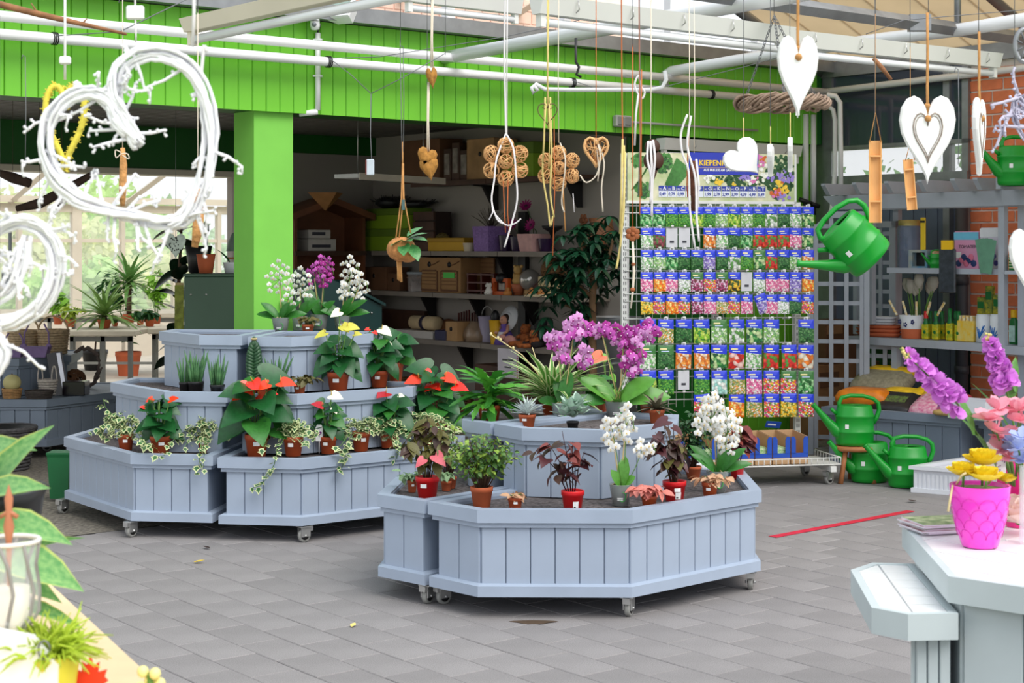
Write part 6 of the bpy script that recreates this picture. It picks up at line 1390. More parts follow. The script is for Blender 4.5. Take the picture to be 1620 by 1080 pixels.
heart_board('second small white heart seen edge-on, beside the riser pipes',1250,240,6.3,48,54,rad(80),0,cordtop=178,rope=RAF,rr_=.0025,knot=False,th=.02)
heart_board('white heart cut off by the right edge of the picture',1628,408,4.2,66,110,.1,cordtop=330)
def strands(t,mat,s,paths,r=.003,name='ribbon',stuff_=False):
 for pth in paths:
  if len(pth)>3:
   P3=[Vector(p_ if len(p_)>2 else(p_[0],p_[1],0))for p_ in pth];o_=[]
   for i in range(len(P3)-1):
    p0,p1,p2,p3=P3[max(i-1,0)],P3[i],P3[i+1],P3[min(i+2,len(P3)-1)]
    for k in range(4):u=k/4;o_.append(tuple(.5*(2*p1+(p2-p0)*u+(2*p0-5*p1+4*p2-p3)*u*u+(3*p1-p0-3*p2+p3)*u**3)))
   pth=o_+[tuple(P3[-1])]
  q=MB();q.tube([(x*s,(yy if len(p_)>2 else 0),z*s)for p_ in pth for(x,z,yy)in[(p_[0],p_[1],p_[2]if len(p_)>2 else 0)]],r,5);q.build(name,mat,t)
# bamboo feeders
for i,(px,py,Y,w,h,tl,ct,lb)in enumerate(((1385,287,5.6,21,130,0,178,'half bamboo tube hanging upright from a string before the tinted window'),(1440,292,5.8,17,80,-.09,225,'smaller half bamboo tube hanging slightly tilted beside the carved heart'))):
 t,s=hang('bamboo_tube',lb,'bamboo ornament',px,py,Y,.15);r=w*s/2;H=h*s;q=MB();q.T=Matrix.Rotation(tl,4,'Y')
 n=9;ring=lambda z,k:[(k*r*math.cos(PI*j/(n-1)),k*r*math.sin(PI*j/(n-1))*.9,z)for j in range(n)]+[(k*r*.82*math.cos(PI*j/(n-1)),k*r*.82*math.sin(PI*j/(n-1))*.9,z)for j in range(n-1,-1,-1)]
 q.loft([ring(-H/2,1),ring(-H*.25,1),ring(-H*.24,1.05),ring(-H*.22,1),ring(H*.3,1),ring(H*.31,1.06),ring(H*.33,1),ring(H/2,1)]);q.build('half_tube',BAMB2,t)
 for z in(-H*.23,H*.32):
  q=MB();q.T=Matrix.Rotation(tl,4,'Y');q.add([(r*.9*math.cos(PI*j/8),r*.8*math.sin(PI*j/8)-.0,z)for j in range(9)]+[(r*.9*math.cos(PI*j/8),r*.8*math.sin(PI*j/8),z-.006)for j in range(9)],[tuple(range(9)),tuple(range(17,8,-1))]+[(j,j+1,j+10,j+9)for j in range(8)]+[(8,0,9,17)])
  q.build('node',BAMB2,t)
 q=MB();zt=(py-ct)*s;q.tube([(-r*.9,0,H*.48),(0,0,zt),(r*.9,0,H*.48)],.002,5);q.tube([(0,0,zt),(0,0,zt+.35)],.001,4);q.build('string',ROPE,t)
# horizontal willow ring on chains
t,s=hang('willow_ring','grey-brown woven willow ring hanging level on three chains','wreath',1237,163,6.6);rr=random.Random(90);R_=66*s
TWIG=M('willow',(150,126,108),.8,.3,30);q=MB()
for k in range(16):
 ph,rt,zz=rr.uniform(0,6),rr.uniform(.2,1)*12*s,rr.uniform(3,6);q.tube([((R_+rt*math.cos(zz*a+ph)*.9)*math.cos(a),(R_+rt*math.cos(zz*a+ph)*.9)*math.sin(a),rt*math.sin(zz*a+ph))for a in[2*PI*j/40 for j in range(41)]],.0055,5,cap=False)
q.build('woven_ring',TWIG,t)
for k in range(3):
 a=k*2.1+.4;q=MB();p0=Vector((R_*math.cos(a),R_*math.sin(a),.02));p1=Vector((-12*s,0,138*s));n=24
 for i in range(n):
  c=p0.lerp(p1,(i+.5)/n);d=(p1-p0).normalized();u=d.orthogonal().normalized()if i%2 else d.cross(d.orthogonal()).normalized();L=(p1-p0).length/n*.75
  q.tube([c+d*L*math.cos(b)+u*L*.45*math.sin(b)for b in[2*PI*j/8 for j in range(9)]],.0016,4,cap=False)
 q.build('chain',WIREG,t)
q=MB();q.box(8*s,-R_-.03,-26*s,14*s,-R_-.028,-4*s);q.build('paper_tag',TAGW,t)
# wicker ball flowers with cords
def ball_flower(label,px,py,Y,rp,seed,cords):
 t,s=hang('wicker_flower',label,'wicker ornament',px,py,Y);rr=random.Random(seed)
 for k in range(6):
  a=PI/2+k*PI/3;c=(0,-.01,0)if False else(rp*2.0*s*math.cos(a),0,rp*2.0*s*math.sin(a));q=MB();mesh_ball(q,c,rp*s,11,rr,.0021,4);q.build('wicker_ball',WICK,t)
 q=MB();mesh_ball(q,(0,-.01,0),rp*.9*s,13,rr,.0021,4);q.build('center_ball',WICK,t)
 for(m,r,pth)in cords:strands(t,m,s,[pth],r,'cord')
 return t
ball_flower('wicker flower of woven balls hung on braided white cord, left of two',800,256,6.6,13,91,[
(WHC,.0045,[(-1,290),(-2,160),(0,70),(1,42)]),(WHC,.003,[(3,290),(2,160),(2,42)]),(WHC,.004,[(0,44),(-14,5,-.05),(-18,-30,-.06),(-22,-62,-.06),(-14,-90,-.05),(-4,-98,-.05)]),(WHC,.004,[(1,44),(12,20,-.05),(16,-20,-.06),(18,-60,-.06),(10,-95,-.05),(-2,-135,-.05)]),(WHC,.003,[(-16,-84,-.05),(0,-100,-.05),(14,-98,-.05),(24,-90,-.05)]),(WHC,.003,[(-22,-62,-.06),(-20,-80,-.06),(-26,-92,-.06)]),(ORC,.002,[(-4,-20,-.03),(-2,-80,-.03),(0,-112,-.03)]),(ORC,.002,[(4,-20,-.03),(3,-80,-.03),(6,-116,-.03)])])
ball_flower('wicker flower of woven balls with yellow raffia strands, right of two',884,266,6.7,12,92,[
(TWINE,.002,[(0,290),(-1,150),(0,40)]),(RAF,.003,[(-16,290,-.05),(-18,140,-.05),(-17,60,-.06)]),(RAF,.004,[(-22,110,-.06),(-24,40,-.07),(-26,-10,-.07),(-18,-60,-.07),(-14,-92,-.06),(-10,-76,-.06)]),(RAF,.004,[(-14,110,-.06),(-12,30,-.07),(-14,-40,-.07),(-8,-78,-.06)]),(ORC,.002,[(-8,80,-.05),(-7,-40,-.05),(-10,-138,-.05)]),(TWINE,.003,[(2,40),(10,10,-.04),(4,-50,-.04),(8,-70,-.04)]),(WHC,.002,[(22,-40,-.03),(24,-70,-.03)]),(ROPE,.003,[(6,-30,-.03),(10,-100,-.03)])])
# raffia heart, brown boards, ribbons
t,s=hang('wicker_heart','brown bound wicker heart with loose white twine ends','heart ornament',943,237,6.5);rr=random.Random(93);q=MB();hp=heart2(38*s,46*s,20)
for k in range(34):a,b=rr.sample(hp,2);q.tube([(a[0],rr.uniform(-.02,.02),a[1]),((a[0]+b[0])/2,rr.uniform(-.03,.03),(a[1]+b[1])/2),(b[0],rr.uniform(-.02,.02),b[1])],.0022,4)
for o in(-.012,0,.012):q.tube([(x,o,z)for x,z in hp+hp[:1]],.006,6)
q.build('bound_heart',WICK,t)
strands(t,ORC,s,[[(0,250),(0,100),(0,16)]],.0018,'cord');strands(t,TWINE,s,[[(0,16),(6,-10,-.03),(0,-40,-.03),(-16,-52,-.03),(-26,-40,-.03)],[(2,14),(12,-20,-.03),(8,-60,-.03),(10,-98,-.03)],[(0,10),(4,-30,-.03),(2,-50,-.03)]],.003,'twine')
t,s=hang('wooden_pendant','dark brown wooden pendant of two discs with white ribbon over it','ornament',1034,252,6.3);q=MB();q.lathe([(.001,-.008),(16*s,-.008),(16*s,.008),(.001,.008)],20);q.v=[(x,z,y-2*s)for x,y,z in q.v];q.build('lower_disc',DARKWOOD,t)
q=MB();q.lathe([(.001,-.008),(12*s,-.008),(12*s,.008),(.001,.008)],18);q.v=[(x-2*s,z,y+20*s)for x,y,z in q.v];q.build('upper_disc',DARKWOOD,t);q=MB();q.slab([(-8*s,-14*s),(8*s,-14*s),(0,-34*s)],-.008,.008);q.build('tip',DARKWOOD,t)
strands(t,TWINE,s,[[(-4,270),(-4,120),(-5,32)]],.0022,'cord');strands(t,WHC,s,[[(-9,28,-.02),(-11,0,-.03),(-5,-30,-.03),(-6,-70,-.03)],[(-2,30,-.02),(1,0,-.03),(-3,-40,-.03),(-4,-90,-.03)],[(-6,28,-.025),(-4,-10,-.03),(-7,-50,-.03)]],.005,'ribbon')
t,s=hang('bark_roll','curled strip of brown bark hanging with white ribbons before the price row','ornament',1096,292,6.2);q=MB();q.tube([(2*s,0,38*s),(0,.01,10*s),(3*s,0,-20*s),(1*s,0,-42*s)],[5*s,7*s,6*s,4*s],7);q.build('bark',M('bark_brown',(96,56,40),.9,.3,50,bump=.6),t)
strands(t,TWINE,s,[[(-6,300),(-5,140),(-6,50)],[(2,290),(3,140),(2,50)]],.0018,'cord');strands(t,WHC,s,[[(-10,110,-.03),(-20,80,-.03),(-18,50,-.03),(-8,20,-.03),(-6,-40,-.03),(2,-100,-.03)],[(-4,108,-.03),(-10,60,-.03),(2,10,-.04),(4,-50,-.04),(8,-90,-.04)],[(4,40,-.03),(8,0,-.03),(4,-60,-.03)]],.0045,'ribbon')
strands(t,ORC,s,[[(-8,80,-.02),(-10,0,-.02),(-9,-20,-.02)]],.0025,'cord')
for i,(px,py,Y,lb,m,pths)in enumerate((
(985,300,6.1,'long orange and yellow raffia strands hanging left of the seed stand',RAF,[[(2,70),(3,20),(0,-40),(-4,-90),(-10,-125)],[(0,80),(-2,0),(-4,-70)],[(4,60),(2,-30),(-6,-110)]]),
(1013,250,6.4,'thin grey and orange cord pair hanging by the stand post',ORC,[[(-2,280),(-1,100),(0,-20),(-1,-90)],[(2,140),(1,0),(2,-60)]]))):
 t,s=hang('raffia_strands',lb,'ribbon',px,py,Y);strands(t,m,s,pths,.0045 if i==0 else .0025,'strand');strands(t,ORC if i==0 else WIREG,s,[[(-2,330),(-1,150),(0,60),(-3,-60)]],.0025,'cord')
t,s=hang('ribbon_loop','white ribbon bow hanging on an orange cord at the fascia edge','ribbon',1010,130,6.6);strands(t,ORC,s,[[(1,160),(2,60),(2,-20)]],.0028,'cord');strands(t,WHC,s,[[(0,-20),(-6,-4),(0,10),(4,-6),(10,-16),(6,-26),(2,-18)],[(0,-18),(-4,-50),(-6,-100)]],.0045,'ribbon')
t,s=hang('wire_heart','thin dark wire heart with a curled top hanging from a yellow cord','heart ornament',866,178,6.5);q=MB();hp=heart2(31*s,34*s,24);q.tube([(x,0,z)for x,z in hp+hp[:1]],.0022,5);q.tube([(-8*s,0,8*s),(-4*s,0,6*s),(0,0,10*s),(4*s,0,6*s),(9*s,0,8*s)],.002,5);q.build('wire',M('rust_wire',(92,70,40),.6,.2),t);strands(t,RAF,s,[[(0,220),(0,100),(0,12)],[(-2,14),(-5,-30,-.01),(-7,-80,-.01)],[(3,14),(4,-30,-.01),(2,-90,-.01)]],.0026,'raffia')
t,s=hang('rust_flower','rusty metal flower hanging before the left post of the seed stand','ornament',1001,370,6.2);q=MB()
for k in range(6):q.ball((7*s*math.cos(k*PI/3+.5),0,7*s*math.sin(k*PI/3+.5)),5.2*s,8,5,sy=.35)
q.ball((0,-.006,0),3.4*s,8,5,sy=.6);q.build('bloom',M('rust_orange',(150,84,44),.7,.25,40),t);strands(t,ORC,s,[[(0,300),(0,100),(0,12)]],.002,'cord')
q=MB();q.tube([(0,0,-12*s),(2*s,0,-60*s),(0,0,-90*s),(-3*s,0,-118*s)],[.005,.006,.005,.003],6);q.build('stick',TWINE,t);q=MB();q.ball((1*s,0,-48*s),3.5*s,8,5);q.ball((0,0,-88*s),4*s,8,5);q.build('bead',M('rust_orange',(150,84,44)),t)
# bark hearts
def cork_heart(label,px,py,Y,parts,ctop):
 t,s=hang('fibre_heart',label,'heart ornament',px,py,Y)
 for(dx,dz,w,h,rot)in parts:
  hp=heart2(w*s,h*s,18);q=MB();q.T=Matrix.Translation((dx*s,0,dz*s))@Matrix.Rotation(rot,4,'Y');q.loft([[(x*.7,-.02,z*.7)for x,z in hp],[(x,-.008,z)for x,z in hp],[(x,.008,z)for x,z in hp],[(x*.7,.02,z*.7)for x,z in hp]],smooth=True);q.build('heart',CORK,t)
 strands(t,TWINE,s,[[(0,(py-ctop)),(-1,(py-ctop)*.5),(-1,14)],[(2,(py-ctop)),(1,(py-ctop)*.5),(2,14)]],.0028,'cord');return t
cork_heart('two overlapping brown fibre hearts hanging on a pale ribbon',677,256,6.4,[(-2,8,32,34,.3),(2,-8,30,38,-.15)],130);cork_heart('single small brown fibre heart against the fascia boards',683,121,6.4,[(0,0,18,34,-.1)],0)
# coconut hanging plant
t,s=hang('hanging_coconut','coconut husk planter with a small green plant hanging on three cords','hanging planter',635,394,6.3)
q=MB();q.ball((0,0,0),24*s,16,10,sx=.98,sy=.9,sz=.82);q.ball((10*s,0,-6*s),17*s,14,8,sz=.9);q.build('husk',M('coconut',(190,130,76),.9,.25,50,bump=.8),t)
strands(t,ROPE,s,[[(2,136),(0,80),(-8,18,-.02)],[(3,136),(3,80),(-3,18,-.02)],[(2,136),(4,80),(16,22,-.02)],[(2,170),(2,140),(2,130)]],.003,'cord');strands(t,WIREG,s,[[(-2,330),(0,200),(1,140)]],.0015,'wire')
strands(t,ROPE,s,[[(-4,-18),(-3,-30),(-3,-50)],[(-1,-18),(-1,-32),(0,-52)],[(-6,-18),(-5,-34),(-5,-48)]],.005,'tail');q=MB();q.box(1*s,-.02,62*s,6*s,-.018,78*s);q.build('tag',M('slate_tag',(70,100,100),.6,.1),t)
PEP=leafm('leaf',OVATE,M('peperomia',(60,130,70),.35,.15,12,c2=(96,160,90),leaf=.1),.2,.2)
for(dx,dz,az,el,L)in((8,14,-.2,.5,36),(12,16,-.5,.1,34),(6,10,-1.6,-.5,32),(4,14,-2.6,-.2,26),(14,8,-.9,-.7,34),(10,20,.4,.7,30),(6,12,-1.2,.2,30)):leaf_at('leaf',PEP,t,(dx*s,-.03,dz*s),az,el,L*s,L*s*1.15,.2)
# silvery tag box, loofah strips, yellow straw heart
t,s=hang('tag_box','small silvery box hanging from a forked wire before the store room','box',585,264,6.2);q=MB();q.bbox(-5*s,-.012,-13*s,7*s,.012,12*s,.003);q.build('case',M('silver_card',(196,206,216),.25,.08,9),t);q=MB();q.box(-6.2*s,-.011,-12*s,-5*s,.011,11*s);q.build('side_print',M('print_red',(150,50,50),.6,.5,90),t)
strands(t,WIREG,s,[[(3,12),(1,50),(2,116)],[(2,116),(-30,146),(-64,172)],[(2,116),(50,140),(120,180)]],.0018,'wire')
for i,(px,py,w,h,Y,lb)in enumerate(((194,280,12,92,5.4,'straight tan loofah strip with a string bow'),(313,345,17,92,5.0,'ragged tan loofah strip behind the white wicker heart'))):
 t,s=hang('loofah_strip',lb,'ornament',px,py,Y);q=MB();q.tube([(0,0,h*s/2),(w*.1*s,0,h*.2*s),(0,0,-h*.2*s),(-w*.3*i*s,0,-h*s/2)],[w*.3*s,w*.5*s,w*.52*s,w*.3*s],8);q.build('strip',M('loofah',(206,150,92),.9,.25,60,bump=.8),t);strands(t,TWINE,s,[[(0,330),(0,150),(0,h/2)]],.0015,'cord');strands(t,TWINE,s,[[(0,h/2-8,-.02),(-9,h/2-4,-.02),(-8,h/2-16,-.02),(0,h/2-10,-.02),(10,h/2-10,-.02),(12,h/2-18,-.02),(2,h/2-12,-.02)]],.002,'bow')
t,s=hang('straw_heart','yellow straw heart wreath hanging behind the big white wicker heart','wreath',103,190,4.6);q=MB();rr=random.Random(95);hp=heart2(62*s,130*s,40)
for k in range(520):x,z=rr.choice(hp);a,e=rr.uniform(0,2*PI),rr.uniform(-1,1);c=Vector((x,0,z));d_=Vector((math.cos(a)*math.cos(e),math.sin(a)*.5,math.sin(e)))*9*s;q.tube([c-d_*.4,c+d_],.0016,4)
stuff(q.build('straw',M('yellow_straw',(222,206,74),.7,.2,40),t));q=MB();q.tube([(x,0,z)for x,z in hp+hp[:1]],5*s,7);q.build('core',M('yellow_straw',(222,206,74)),t);strands(t,WHC,s,[[(0,220),(0,120),(0,64)]],.004,'cord');q=MB();q.bbox(-9*s,-.008,88*s,9*s,.008,101*s,.004);q.build('clip',WHW,t)
t,s=hang('clip_block','white plastic clip hanging on a cord at the top left','clip',214,20,4.4);q=MB();q.bbox(-14*s,-.008,-11*s,14*s,.008,11*s,.004);q.build('block',WHW,t);strands(t,WHC,s,[[(1,60),(0,30),(0,0)],[(0,0),(1,-30),(1,-46)]],.003,'cord')
# big white wicker hearts of twigs
WV=M('white_vine',(244,244,248),.6,.04,20)
def vine_heart(label,px,py,Y,paths,seed,twigs=26,rpx=12.5,n=16,tr=2.9):
 """paths: centre lines of the twisted vine bundles, in px of the photograph's frame at depth Y"""
 t,s=hang('vine_heart',label,'wreath',px,py,Y);rr=random.Random(seed);lines=[]
 for pth in paths:
  ctrl=[Vector(((x-px)*s,0,(py-y)*s))for x,y in pth];pts=[]
  for i in range(len(ctrl)-1):
   p0,p1,p2,p3=ctrl[max(i-1,0)],ctrl[i],ctrl[i+1],ctrl[min(i+2,len(ctrl)-1)]
   for k in range(4):
    u=k/4;pts.append(.5*(2*p1+(p2-p0)*u+(2*p0-5*p1+4*p2-p3)*u*u+(3*p1-p0-3*p2+p3)*u**3))
  pts.append(ctrl[-1]);lines.append(pts);N=len(pts)
  for k in range(n):
   ph,tw,rad_=rr.uniform(0,2*PI),rr.uniform(.05,.16),rpx*s*math.sqrt(rr.random());i0,i1=rr.randrange(0,3),N-rr.randrange(0,3);st=[]
   for i in range(i0,i1):
    d=(pts[min(i+1,N-1)]-pts[max(i-1,0)]).normalized();nx=Vector((-d.z,0,d.x));a=ph+tw*i;st.append(pts[i]+nx*(rad_*math.cos(a)+rr.uniform(-1.3,1.3)*s)+Vector((0,1,0))*(rad_*math.sin(a)+rr.uniform(-1.3,1.3)*s))
   q=MB();r0=tr*s*rr.uniform(.7,1.25);q.tube(st,[r0]*(len(st)-2)+[r0*.8,r0*.5],6);q.build('vine',WV,t)
 for k in range(twigs):
  pts=rr.choice(lines);i=rr.randrange(1,len(pts)-1);p=pts[i];d=(pts[i+1]-pts[i-1]).normalized();nx=Vector((-d.z,0,d.x))*rr.choice((-1,1));L=rr.uniform(22,95)*s;out=(nx*rr.uniform(.4,1)+d*rr.uniform(-.6,1)+Vector((0,rr.uniform(-.5,.2),-.25))).normalized();q=MB();m=p+out*L*.45+nx*rr.uniform(0,7)*s;m2=p+out*L*.8+d*rr.uniform(-8,8)*s;e=m2+Vector((rr.uniform(-6,6),0,rr.uniform(-22,6)))*s
  q.tube([p,m,m2,e],[3.0*s,2.6*s,2.2*s,1.8*s],5)
  for u in(m,m2,e,p.lerp(m,.5),m.lerp(m2,.5)):b_=u+Vector((rr.uniform(-6,6),rr.uniform(-3,3),rr.uniform(-6,6)))*s;q.tube([u,b_],[2*s,1.7*s],5);q.ball(b_,2.7*s,6,4)
  q.build('twig',WV,t)
 return t
v_=vine_heart('largest white twig heart hanging at the upper left, fully in view',205,232,3.1,[[(222,232),(208,205),(196,180),(182,145),(190,108),(222,86),(258,86),(296,104),(322,145),(332,198),(328,250),(316,302),(293,342),(266,354)],[(216,222),(192,196),(176,162),(145,146),(106,156),(76,190),(72,238),(90,284),(122,314),(162,331),(204,343),(250,353),(290,352)]],101,52)
s_=3.1/FPX;strands(v_,WHC,s_,[[(102,290),(102,210),(100,158)],[(122,150),(118,160),(116,140),(112,100)]],.0035,'cord')
vine_heart('white twig heart at the left edge, half cut off by the frame',0,420,2.8,[[(-40,420),(-20,380),(0,362),(34,352),(68,366),(88,402),(86,448),(62,488),(24,510),(-30,516)],[(40,372),(30,420),(10,460),(-30,480)]],102,26)
vine_heart('small white twig piece at the far left edge below the others',-4,560,2.6,[[(-14,530),(0,540),(8,560),(-2,585),(-20,595)]],103,4,8,8)
WV=M('lilac_vine',(190,186,206),.7,.1,20);vine_heart('grey-lilac twig heart at the right edge above the watering can',1622,185,5.0,[[(1622,165),(1612,152),(1604,165),(1606,190),(1622,222)],[(1622,165),(1634,152),(1642,168),(1638,195),(1622,222)]],104,16,4,9,1.6)
t,s=hang('grater_disc','grey perforated metal disc cut off at the upper right edge','ornament',1622,72,4.8);q=MB();q.tube([(16*s*math.cos(a),0,26*s*math.sin(a))for a in[2*PI*k/24 for k in range(25)]],4*s,8,cap=False);q.build('rim',ZINC,t);q=MB()
for k in range(9):a=2*PI*k/9;q.tube([(6*s*math.cos(a),-.006,10*s*math.sin(a)),(15*s*math.cos(a),-.006,25*s*math.sin(a))],.0028,4)
q.build('slots',WIREG,t)
# branches and wires
def branch(label,pts,r,seed=1):
 q=MB();q.tube(pts,r,7);rr=random.Random(seed)
 for k in range(1,len(pts)-1):q.tube([pts[k],pts[k]+Vector((rr.uniform(-.03,.03),0,rr.uniform(.01,.04)))],[.004,.002],5)
 return tag(q.build('branch',M('branch_brown',(150,104,72),.9,.25,30),None),label,'branch')
branch('long thin bare branch hanging across the upper left corner',[W(-20,2,5.2),W(60,22,5.2),W(130,38,5.3),W(200,54,5.4)],[.012,.011,.008,.005]);branch('short brown branch stub under the beige roof',[W(1382,92,8.8),W(1396,108,8.8),W(1410,126,8.8)],[.012,.014,.010])
def wire(label,pts,r=.0022):q=MB();q.tube(pts,r,5);return tag(q.build('wire',WIREG),label,'wire')
wire('thin steel wire strung from the pipe clamp across to the upper right',[W(520,92,8.5),W(600,90,8.4),W(800,58,8.2),W(900,36,8.1),W(1000,10,8.0)]);wire('thin steel wire running from the branch to the top edge',[W(88,57,5.6),W(190,50,5.6),W(310,-8,5.6)]);wire('long sagging steel wire above the seed stand',[W(905,127,8.8),W(950,142,8.8),W(1060,135,8.8),W(1180,105,8.8),W(1260,82,8.8)]);wire('steel wire stretched under the beige roof',[W(1370,54,8.2),W(1430,32,8.2),W(1640,14,8.2)])
q=MB();q.tube([W(845,135,8.3),W(851,143,8.3),W(844,147,8.3),W(841,139,8.3),W(848,133,8.3),W(862,141,8.3),W(900,142,8.3),W(1030,142,8.3),W(1048,138,8.3),W(1054,126,8.3),W(1052,112,8.3)],.011,8);tag(q.build('shepherd_hook',WHITEP),'white rod with a scrolled left end hung below the heating pipes','hook')
q=MB();q.tube([W(911,60,8.2),W(911,98,8.2),W(916,106,8.2),W(912,118,8.2),W(920,122,8.2)],.008,6);tag(q.build('s_hook',BLACKP),'black S-shaped hook hanging at the gutter above the white rod','hook')
for i,px in enumerate((40,194,638,1516)):
 q=MB();y0,y1=((90,255),(0,225),(75,240),(110,260))[i];Y=6.0;q.tube([W(px,y0,Y),W(px+1,(y0+y1)/2,Y),W(px,y1,Y)],.0016,5);q.tube([W(px,y0,Y),W(px-4,y0-3,Y),W(px-6,y0+4,Y)],.002,5);tag(q.build('hanging_wire',WIREG),('thin twisted wire hanging left of the yellow straw heart','thin wire above the straight loofah strip','thin hooked wire above the coconut planter','thin wire hanging beside the edge-on carved heart')[i],'wire')
# everything above hangs from thin steel wires strung across under the roof
ow=thing('overhead_wires','thin steel wires strung high overhead that the hanging ornaments are tied to','wire',(0,0,3.0));rows={}
for t in HUNG:
 top=max(((c.matrix_basis@v.co)for c in t.children for v in c.data.vertices),key=lambda v:v.z);tz=t.location.z+top.z;ca,sa=math.cos(t.rotation_euler.z),math.sin(t.rotation_euler.z)
 if t.rotation_euler.y==0 and tz<3.0:q=MB();q.tube([(top.x,top.y,top.z-.01),(top.x,top.y,3.0-t.location.z)],.0013,4);q.build('hanging_wire',WIREG,t)
 Y=t.location.y+top.x*sa+top.y*ca;rows.setdefault(round(Y*5),[]).append(t.location.x+top.x*ca-top.y*sa)
for k,xs in rows.items():q=MB();q.tube([(min(xs)-.5,k/5,0),(max(xs)+.5,k/5,0)],.0022,5);q.build('wire',WIREG,ow)
# ================================================================ watering cans, goods on the right shelf
CANG=M('can_green',(16,150,44),.32,.05,4)
def can_meshes():
 b=MB();b.lathe([(.10,0),(.125,.008),(.13,.03),(.132,.085),(.137,.09),(.137,.10),(.132,.105),(.13,.19),(.135,.195),(.135,.205),(.128,.212),(.12,.262),(.112,.272),(.10,.275),(.095,.262)],26,sy=.74)
 b.add([(.10*math.cos(a),.072*math.sin(a),.268)for a in[PI*.5+PI*k/10 for k in range(11)]],[tuple(range(11))]);b.add([(.1*math.cos(2*PI*k/20),.07*math.sin(2*PI*k/20),.06)for k in range(20)],[tuple(range(20))])
 s=MB();s.tube([(-.07,0,.075),(-.13,0,.10),(-.19,0,.165),(-.25,0,.235),(-.285,0,.275)],[.05,.042,.028,.019,.016],12,cap=False);s.tube([(-.285,0,.275),(-.29,0,.281)],[.019,.019],12)
 s.tube([(-.125,0,.215),(-.165,0,.25)],[.014,.012],8)
 h=MB();h.tube([(-.10,0,.245),(-.108,0,.29),(-.09,0,.325),(-.03,0,.338),(.06,0,.335),(.13,0,.315),(.165,0,.285),(.172,0,.24),(.155,0,.19),(.125,0,.15)],[.018,.015,.014,.014,.014,.014,.015,.015,.016,.02],10)
 return b.mesh('body',CANG),s.mesh('spout',CANG),h.mesh('handle',CANG)
CAN=can_meshes()
def can(label,p,rz=0,s=1,ry=0,sticker=True):
 t=thing('watering_can',label,'watering can',p,rz,'green watering cans');t.rotation_euler=(0,ry,rz);t.scale=(s,)*3
 put('body',CAN[0],t);put('spout',CAN[1],t);put('handle',CAN[2],t)
 if sticker:q=MB();q.loft([[(.134*math.cos(a),.099*math.sin(a),z)for a in(-2.3,-2.2,-2.1)]for z in(.12,.15)],cap=False,close=False);q.build('sticker',TAGW,t)
 return t
pA_=W(1352,704,10.75);can('green watering can standing on the small wooden stool',pA_,.1)
can('green watering can on the paving, left one of the pair, partly hidden',onz(1376,762,0),.15);can('green watering can on the paving, nearest of the three, by the white trough',onz(1436,770,0),.05)
t=can('green watering can hanging tilted from the pergola shelf behind the bamboo tube',W(1408,385,8.4),.05,1.02,-.8);t.location=t.location+Vector((.12*math.sin(-.8)*-1*-1,0,-.135*math.cos(.8)))
q=MB();h_=W(1384,336,8.4)+Vector((.0,.0,0));q.tube([h_,Vector((h_.x,h_.y,3.3))],.0013,4);tag(q.build('hanging_wire',WIREG),'thin wire holding up the tilted green watering can','wire')
can('green watering can standing high on top of the second pergola shelf',W(1607,294,10.9),.2,1.0)
t=thing('stool','small round three-legged wooden stool carrying a watering can','stool',(pA_.x,pA_.y,0));WOOD=M('stool_wood',(176,112,68),.6,.15,12);zt_=pA_.z-.002
q=MB();q.lathe([(.001,zt_-.03),(.13,zt_-.03),(.14,zt_-.015),(.13,zt_),(.001,zt_)],20);q.build('seat',WOOD,t)
for a in(-.6,-2.5,1.57):q=MB();q.tube([(.09*math.cos(a),.09*math.sin(a),zt_-.03),(.14*math.cos(a),.14*math.sin(a),0)],[.016,.018],8);q.build('leg',WOOD,t)
AG=4.84;RZS=AZ-PI/2
def good(name,label,cat,px0,px1,ytop,z=.902,a=AG,group=None):
 p,w,h=spot(0,px0,px1,ytop,a,z);return thing(name,label,cat,p,RZS,group),w,h
t,w,h=good('saucer_stack','stack of terracotta saucers on the lower pergola shelf','saucer',1356,1427,514)
for k in range(3):q=MB();z=h*k/3;q.lathe([(w*.40,z),(w*.5,z+h*.36),(w*.48,z+h*.36),(w*.38,z+.006)],26,sy=.5,cap=True);q.build('saucer',TERRA2,t)
zp=.902+h+.002;t,w,h=good('plate_stack','white plastic saucers nested on the terracotta ones','saucer',1361,1418,500,zp)
for k in range(3):q=MB();z=h*k/3;q.lathe([(w*.40,z),(w*.5,z+h*.3),(w*.48,z+h*.3),(w*.38,z+.006)],26,sy=.5,cap=True);q.build('saucer',WT,t)
t,w,h=good('painted_planter','white planter with blue painted flowers on a terracotta base','planter',1427,1462,498)
q=MB();q.lathe([(w*.40,0),(w*.44,h*.42),(w*.5,h),(w*.46,h),(w*.42,h*.8)],24,cap=True);q.build('bowl',M('planter_white',(226,228,232),.4,.02),t);q=MB();q.lathe([(w*.41,0),(w*.455,h*.40),(w*.45,h*.41)],24);q.build('base',TERRA2,t)
for k in range(3):
 q=MB();c=Vector(((k-1)*w*.28,-w*.46+abs(k-1)*w*.05,h*(.72-.12*(k%2))))
 for j in range(5):q.ball(c+Vector((.012*math.cos(j*1.26),0,.012*math.sin(j*1.26))),.008,6,4,sy=.3)
 q.build('painted_flower',M('blue_print',(40,50,110),.5,.05),t)
fl,w2,h2=good('tulip_sticks','bunch of yellow-labelled stick flowers with pale translucent heads in the painted planter','ornament',1422,1486,436,.902+h*.8);rr=random.Random(110)
PALE=M('pale_petal',(206,200,188),.5,.06,12,leaf=.3);STY=M('stick_yellow',(236,190,60),.5,.3,60,c2=(226,226,210))
